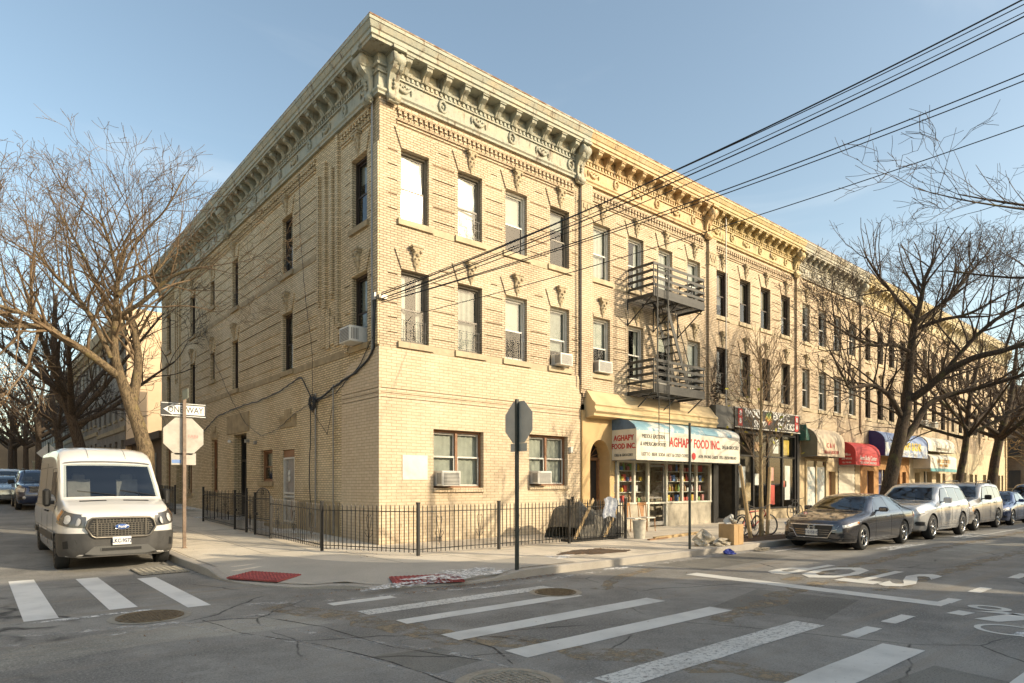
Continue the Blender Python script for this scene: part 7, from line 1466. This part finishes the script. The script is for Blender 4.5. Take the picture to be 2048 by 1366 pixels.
# young staked tree in front of the smoke shop
r = random.Random(21); o = thing('young_tree', (9.8, -5.15, .15), 'slim young staked tree with upswept twigs in front of the smoke shop', 'tree'); big, tw_ = MB(), MB()
big.tube([(9.8,-5.15,.15),(9.78,-5.15,1.5),(9.82,-5.12,3.0),(9.8,-5.15,4.6),(9.83,-5.1,5.6),(9.8,-5.1,6.2)], [.075,.06,.048,.035,.02,.01], 9)
for i in range(42):
    z = 2.0+3.7*(i/42); a = r.uniform(0, 6.28); L_ = (.5+2.0*(1-abs((z-2.9)/4.2)))*r.uniform(.6, 1); pts = [Vector((9.8, -5.13, z))]; d = Vector((cos(a)*.75, sin(a)*.75, .85)).normalized()
    for q in range(7): d = (d+rv(r)*.12+Vector((0,0,.10))).normalized(); pts.append(pts[-1]+d*L_/7)
    tw_.tube(pts, [.012*(1-.09*q) for q in range(8)], 4, cap=False)
    for q in (2, 3, 4, 5): 
        for _ in range(2): e = (d+rv(r)*.7).normalized(); b = pts[q]; tw_.tube([b, b+e*L_*.16, b+(e+Vector((0,0,.2)))*L_*.3], [.007, .006, .005], 3, cap=False)
big.build('trunk', BK_Y, o); tw_.build('crown', TW_S, o)
m = MB()
for _ in range(26): p = Vector((9.8+r.uniform(-.9,.9), -5.13+r.uniform(-.9,.9), r.uniform(2.6, 5))); u = rv(r)*.07; v = rv(r)*.05; m.add([tuple(p-u), tuple(p-v), tuple(p+u), tuple(p+v)], [(0,1,2,3)])
m.build('last_leaves', mat('leaf_yellow', (.5,.45,.05), .7, .3, 20), o)
# ---------------------------------------------------------------- cables
CBL = mat('cable_black', (.02,.02,.022), .5, 0)
def cable(name, a, b, sag, rad, label, group='overhead cables crossing the shopping street', n=40, m_=CBL):
    m = MB(); a = Vector(a); b = Vector(b); m.tube([tuple(a+(b-a)*(i/n)-Vector((0,0,sag*4*(i/n)*(1-i/n)))) for i in range(n+1)], rad, 5, cap=False)
    return top(m, name, m_, tuple(a), label, 'cable', group)
def pole(x, y, h, label):
    o = thing('utility_pole', (x, y, .1), label, 'utility pole'); m = MB(); m.tube([(x, y, .1), (x, y, h)], [.16, .11], 10); m.build('pole_shaft', WOOD, o)
    m = MB(); m.box(x-.05, x+.05, y-1.1, y+1.1, h-.7, h-.58); m.build('cross_arm', WOOD, o)
pole(9.6, -18.3, 12.6, 'wooden utility pole on the opposite kerb outside the right edge of the view')
CABS = [((0,-.1,6.6),(9.6,-18.3,13.15),.55,.016,'topmost thick overhead cable leaving the corner bracket toward the upper right'), ((0,-.1,6.65),(9.6,-18.2,12.9),.5,.010,'thin overhead cable twisted just beneath the topmost one'),
  ((0,-.1,6.5),(9.6,-18.4,12.8),.6,.014,'third overhead cable from the top, thick'), ((0,-.12,6.5),(9.55,-18.5,12.75),.5,.009,'thin overhead cable running against the third one'), ((0,-.1,6.45),(9.6,-18.3,12.3),.55,.010,'middle overhead cable, alone in the sky between the thick ones'),
  ((0,-.1,6.4),(9.6,-18.4,11.15),.5,.012,'upper one of the two parallel overhead cables meeting the right edge'), ((0,-.12,6.4),(9.6,-18.2,10.95),.5,.011,'lower one of the two parallel overhead cables meeting the right edge'), ((1.2,-.05,6.35),(9.6,-18.3,9.9),.4,.010,'lowest overhead cable, passing in front of the fire escape')]
for k, (a, b, sg, rd, lab) in enumerate(CABS): cable('overhead_cable', a, b, sg, rd, lab)
def wallcable(pts, rad, label, j=.02, name='wall_cable'):
    m = MB(); P = []; r = random.Random(len(pts)*7+int(rad*1000))
    for (y0, z0), (y1, z1) in zip(pts, pts[1:]):
        n = max(2, int(math.hypot(y1-y0, z1-z0)/.2))
        for i in range(n): t = i/n; P.append((-.06-r.random()*.02, y0+(y1-y0)*t+r.uniform(-j, j), z0+(z1-z0)*t+r.uniform(-j, j)))
    P.append((-.06, *pts[-1])); m.tube(P, rad, 5, cap=False); return top(m, name, CBL, P[0], label, 'cable', 'cables stapled to the side wall')
wallcable([(.12,6.6),(.14,5.9),(.16,5.3),(.5,5.0),(1.2,4.75),(2.2,4.6),(3.2,4.35),(4.0,4.25)], .03, 'thick black cable bundle running from the corner bracket down to the coiled cables')
wallcable([(.18,6.6),(.2,5.6),(.9,4.95),(2.4,4.35),(4.0,4.2)], .014, 'loose black cable hanging just under the thick bundle near the corner')
wallcable([(4.1,4.3),(4.9,5.1),(5.3,5.1),(6.8,4.85),(8.5,4.75),(10.5,4.75),(12,4.7),(14,4.6),(15.5,4.2),(17,3.9),(18,3.8),(18.4,3.2),(18.4,1.5)], .02, 'long black cable running from the coil toward the far end of the side wall')
wallcable([(4.2,4.2),(4.2,3.4),(4.3,2.3),(4.25,1.4),(4.3,.4)], .016, 'black cable dropping straight down from the coil to the ground')
wallcable([(4.05,4.3),(4.1,5.8),(4.6,7.5),(5.0,9.5),(5.1,11.7)], .008, 'thin black cable climbing from the coil to the cornice')
wallcable([(18.2,11.6),(16.5,9.2),(14.2,6.9),(12,5.1),(10.2,4.0),(8.6,3.45),(7.0,3.6),(5.5,4.0),(4.3,4.2)], .008, 'thin black cable drooping in a long curve across the side wall')
wallcable([(4.1,4.0),(3.6,3.6),(3.0,3.2),(2.6,4.1)], .008, 'short slack cable loop between the coil and the reclad brick')
m = MB(); r = random.Random(4)
for q in range(16):
    c = (r.uniform(-.05,.05), r.uniform(-.06,.06)); ra = r.uniform(.13, .24); e = r.uniform(.7, 1.2); m.tube([(-.06-.06*r.random(), 4.05+c[0]+ra*cos(a), 4.18+c[1]+ra*e*sin(a)) for a in [2*pi*i/16+r.uniform(-.1,.1) for i in range(17)]], .011, 4, cap=False)
top(m, 'cable_coil', CBL, (-.06, 4.05, 4.18), 'tangled coil of black cables on the side wall', 'cable coil')
m = MB(); m.box(-.12, -.0, .04, .2, 6.5, 6.68); m.box(-.05, .18, -.1, -.0, 6.52, 6.62); top(m, 'cable_bracket', GALV, (-.06, .1, 6.6), 'small metal cable bracket at the building corner', 'bracket')
m = MB(); m.tube([(7.33,-.14,11.5),(7.33,-.14,5.0)], .02, 5); m.tube([(7.36,-.16,9),(7.38,-.14,6.2),(7.3,-.12,5.2)], .012, 4); top(m, 'down_cable', CBL, (7.33,-.14,8), 'dark cable dropping beside the brick pilaster left of the fire escape', 'cable', None)
m = MB(); m.tube([(15.9,-.25,12.9),(15.92,-.24,5)], .025, 5); top(m, 'rooftop_pipe', METAL, (15.9,-.25,9), 'thin vertical pipe rising in front of the mustard cornice', 'pipe')
struct_kerb = MB(); struct_kerb.box(-3, 70, -24.3, -17.9, -.02, .15); struct(struct_kerb, 'sidewalk', CONC)
struct_kerb = MB(); struct_kerb.box(-16.5, -12.6, -.5, 42, -.02, .15); struct(struct_kerb, 'sidewalk', CONC)
r = random.Random(8); m = MB()
for q in range(26):
    p = Vector((15.05+r.uniform(-.1,.25), -.13, r.uniform(4.9, 6.4))); P = [p]; d = Vector((r.uniform(-.3,1), 0, r.uniform(-.2,1))).normalized()
    for _ in range(9): d = (d+Vector((r.uniform(-.6,.6), 0, r.uniform(-.5,.6)))).normalized(); p = p+d*.17; P.append(Vector((p.x, -.13-r.random()*.05, p.z)))
    m.tube(P, [.012-.0009*i for i in range(10)], 4, cap=False)
for _ in range(130): p = Vector((15.3+r.gauss(0,.3), -.16-r.random()*.08, r.uniform(4.9,5.9))); u = rv(r)*.05; v = rv(r)*.04; m.add([tuple(p-u), tuple(p-v), tuple(p+u), tuple(p+v)], [(0,1,2,3)])
top(m, 'climbing_vine', TW_R, (15.2,-.13,5), 'dry bare vine climbing the brick between the fire escape and the mustard cornice house', 'vine')
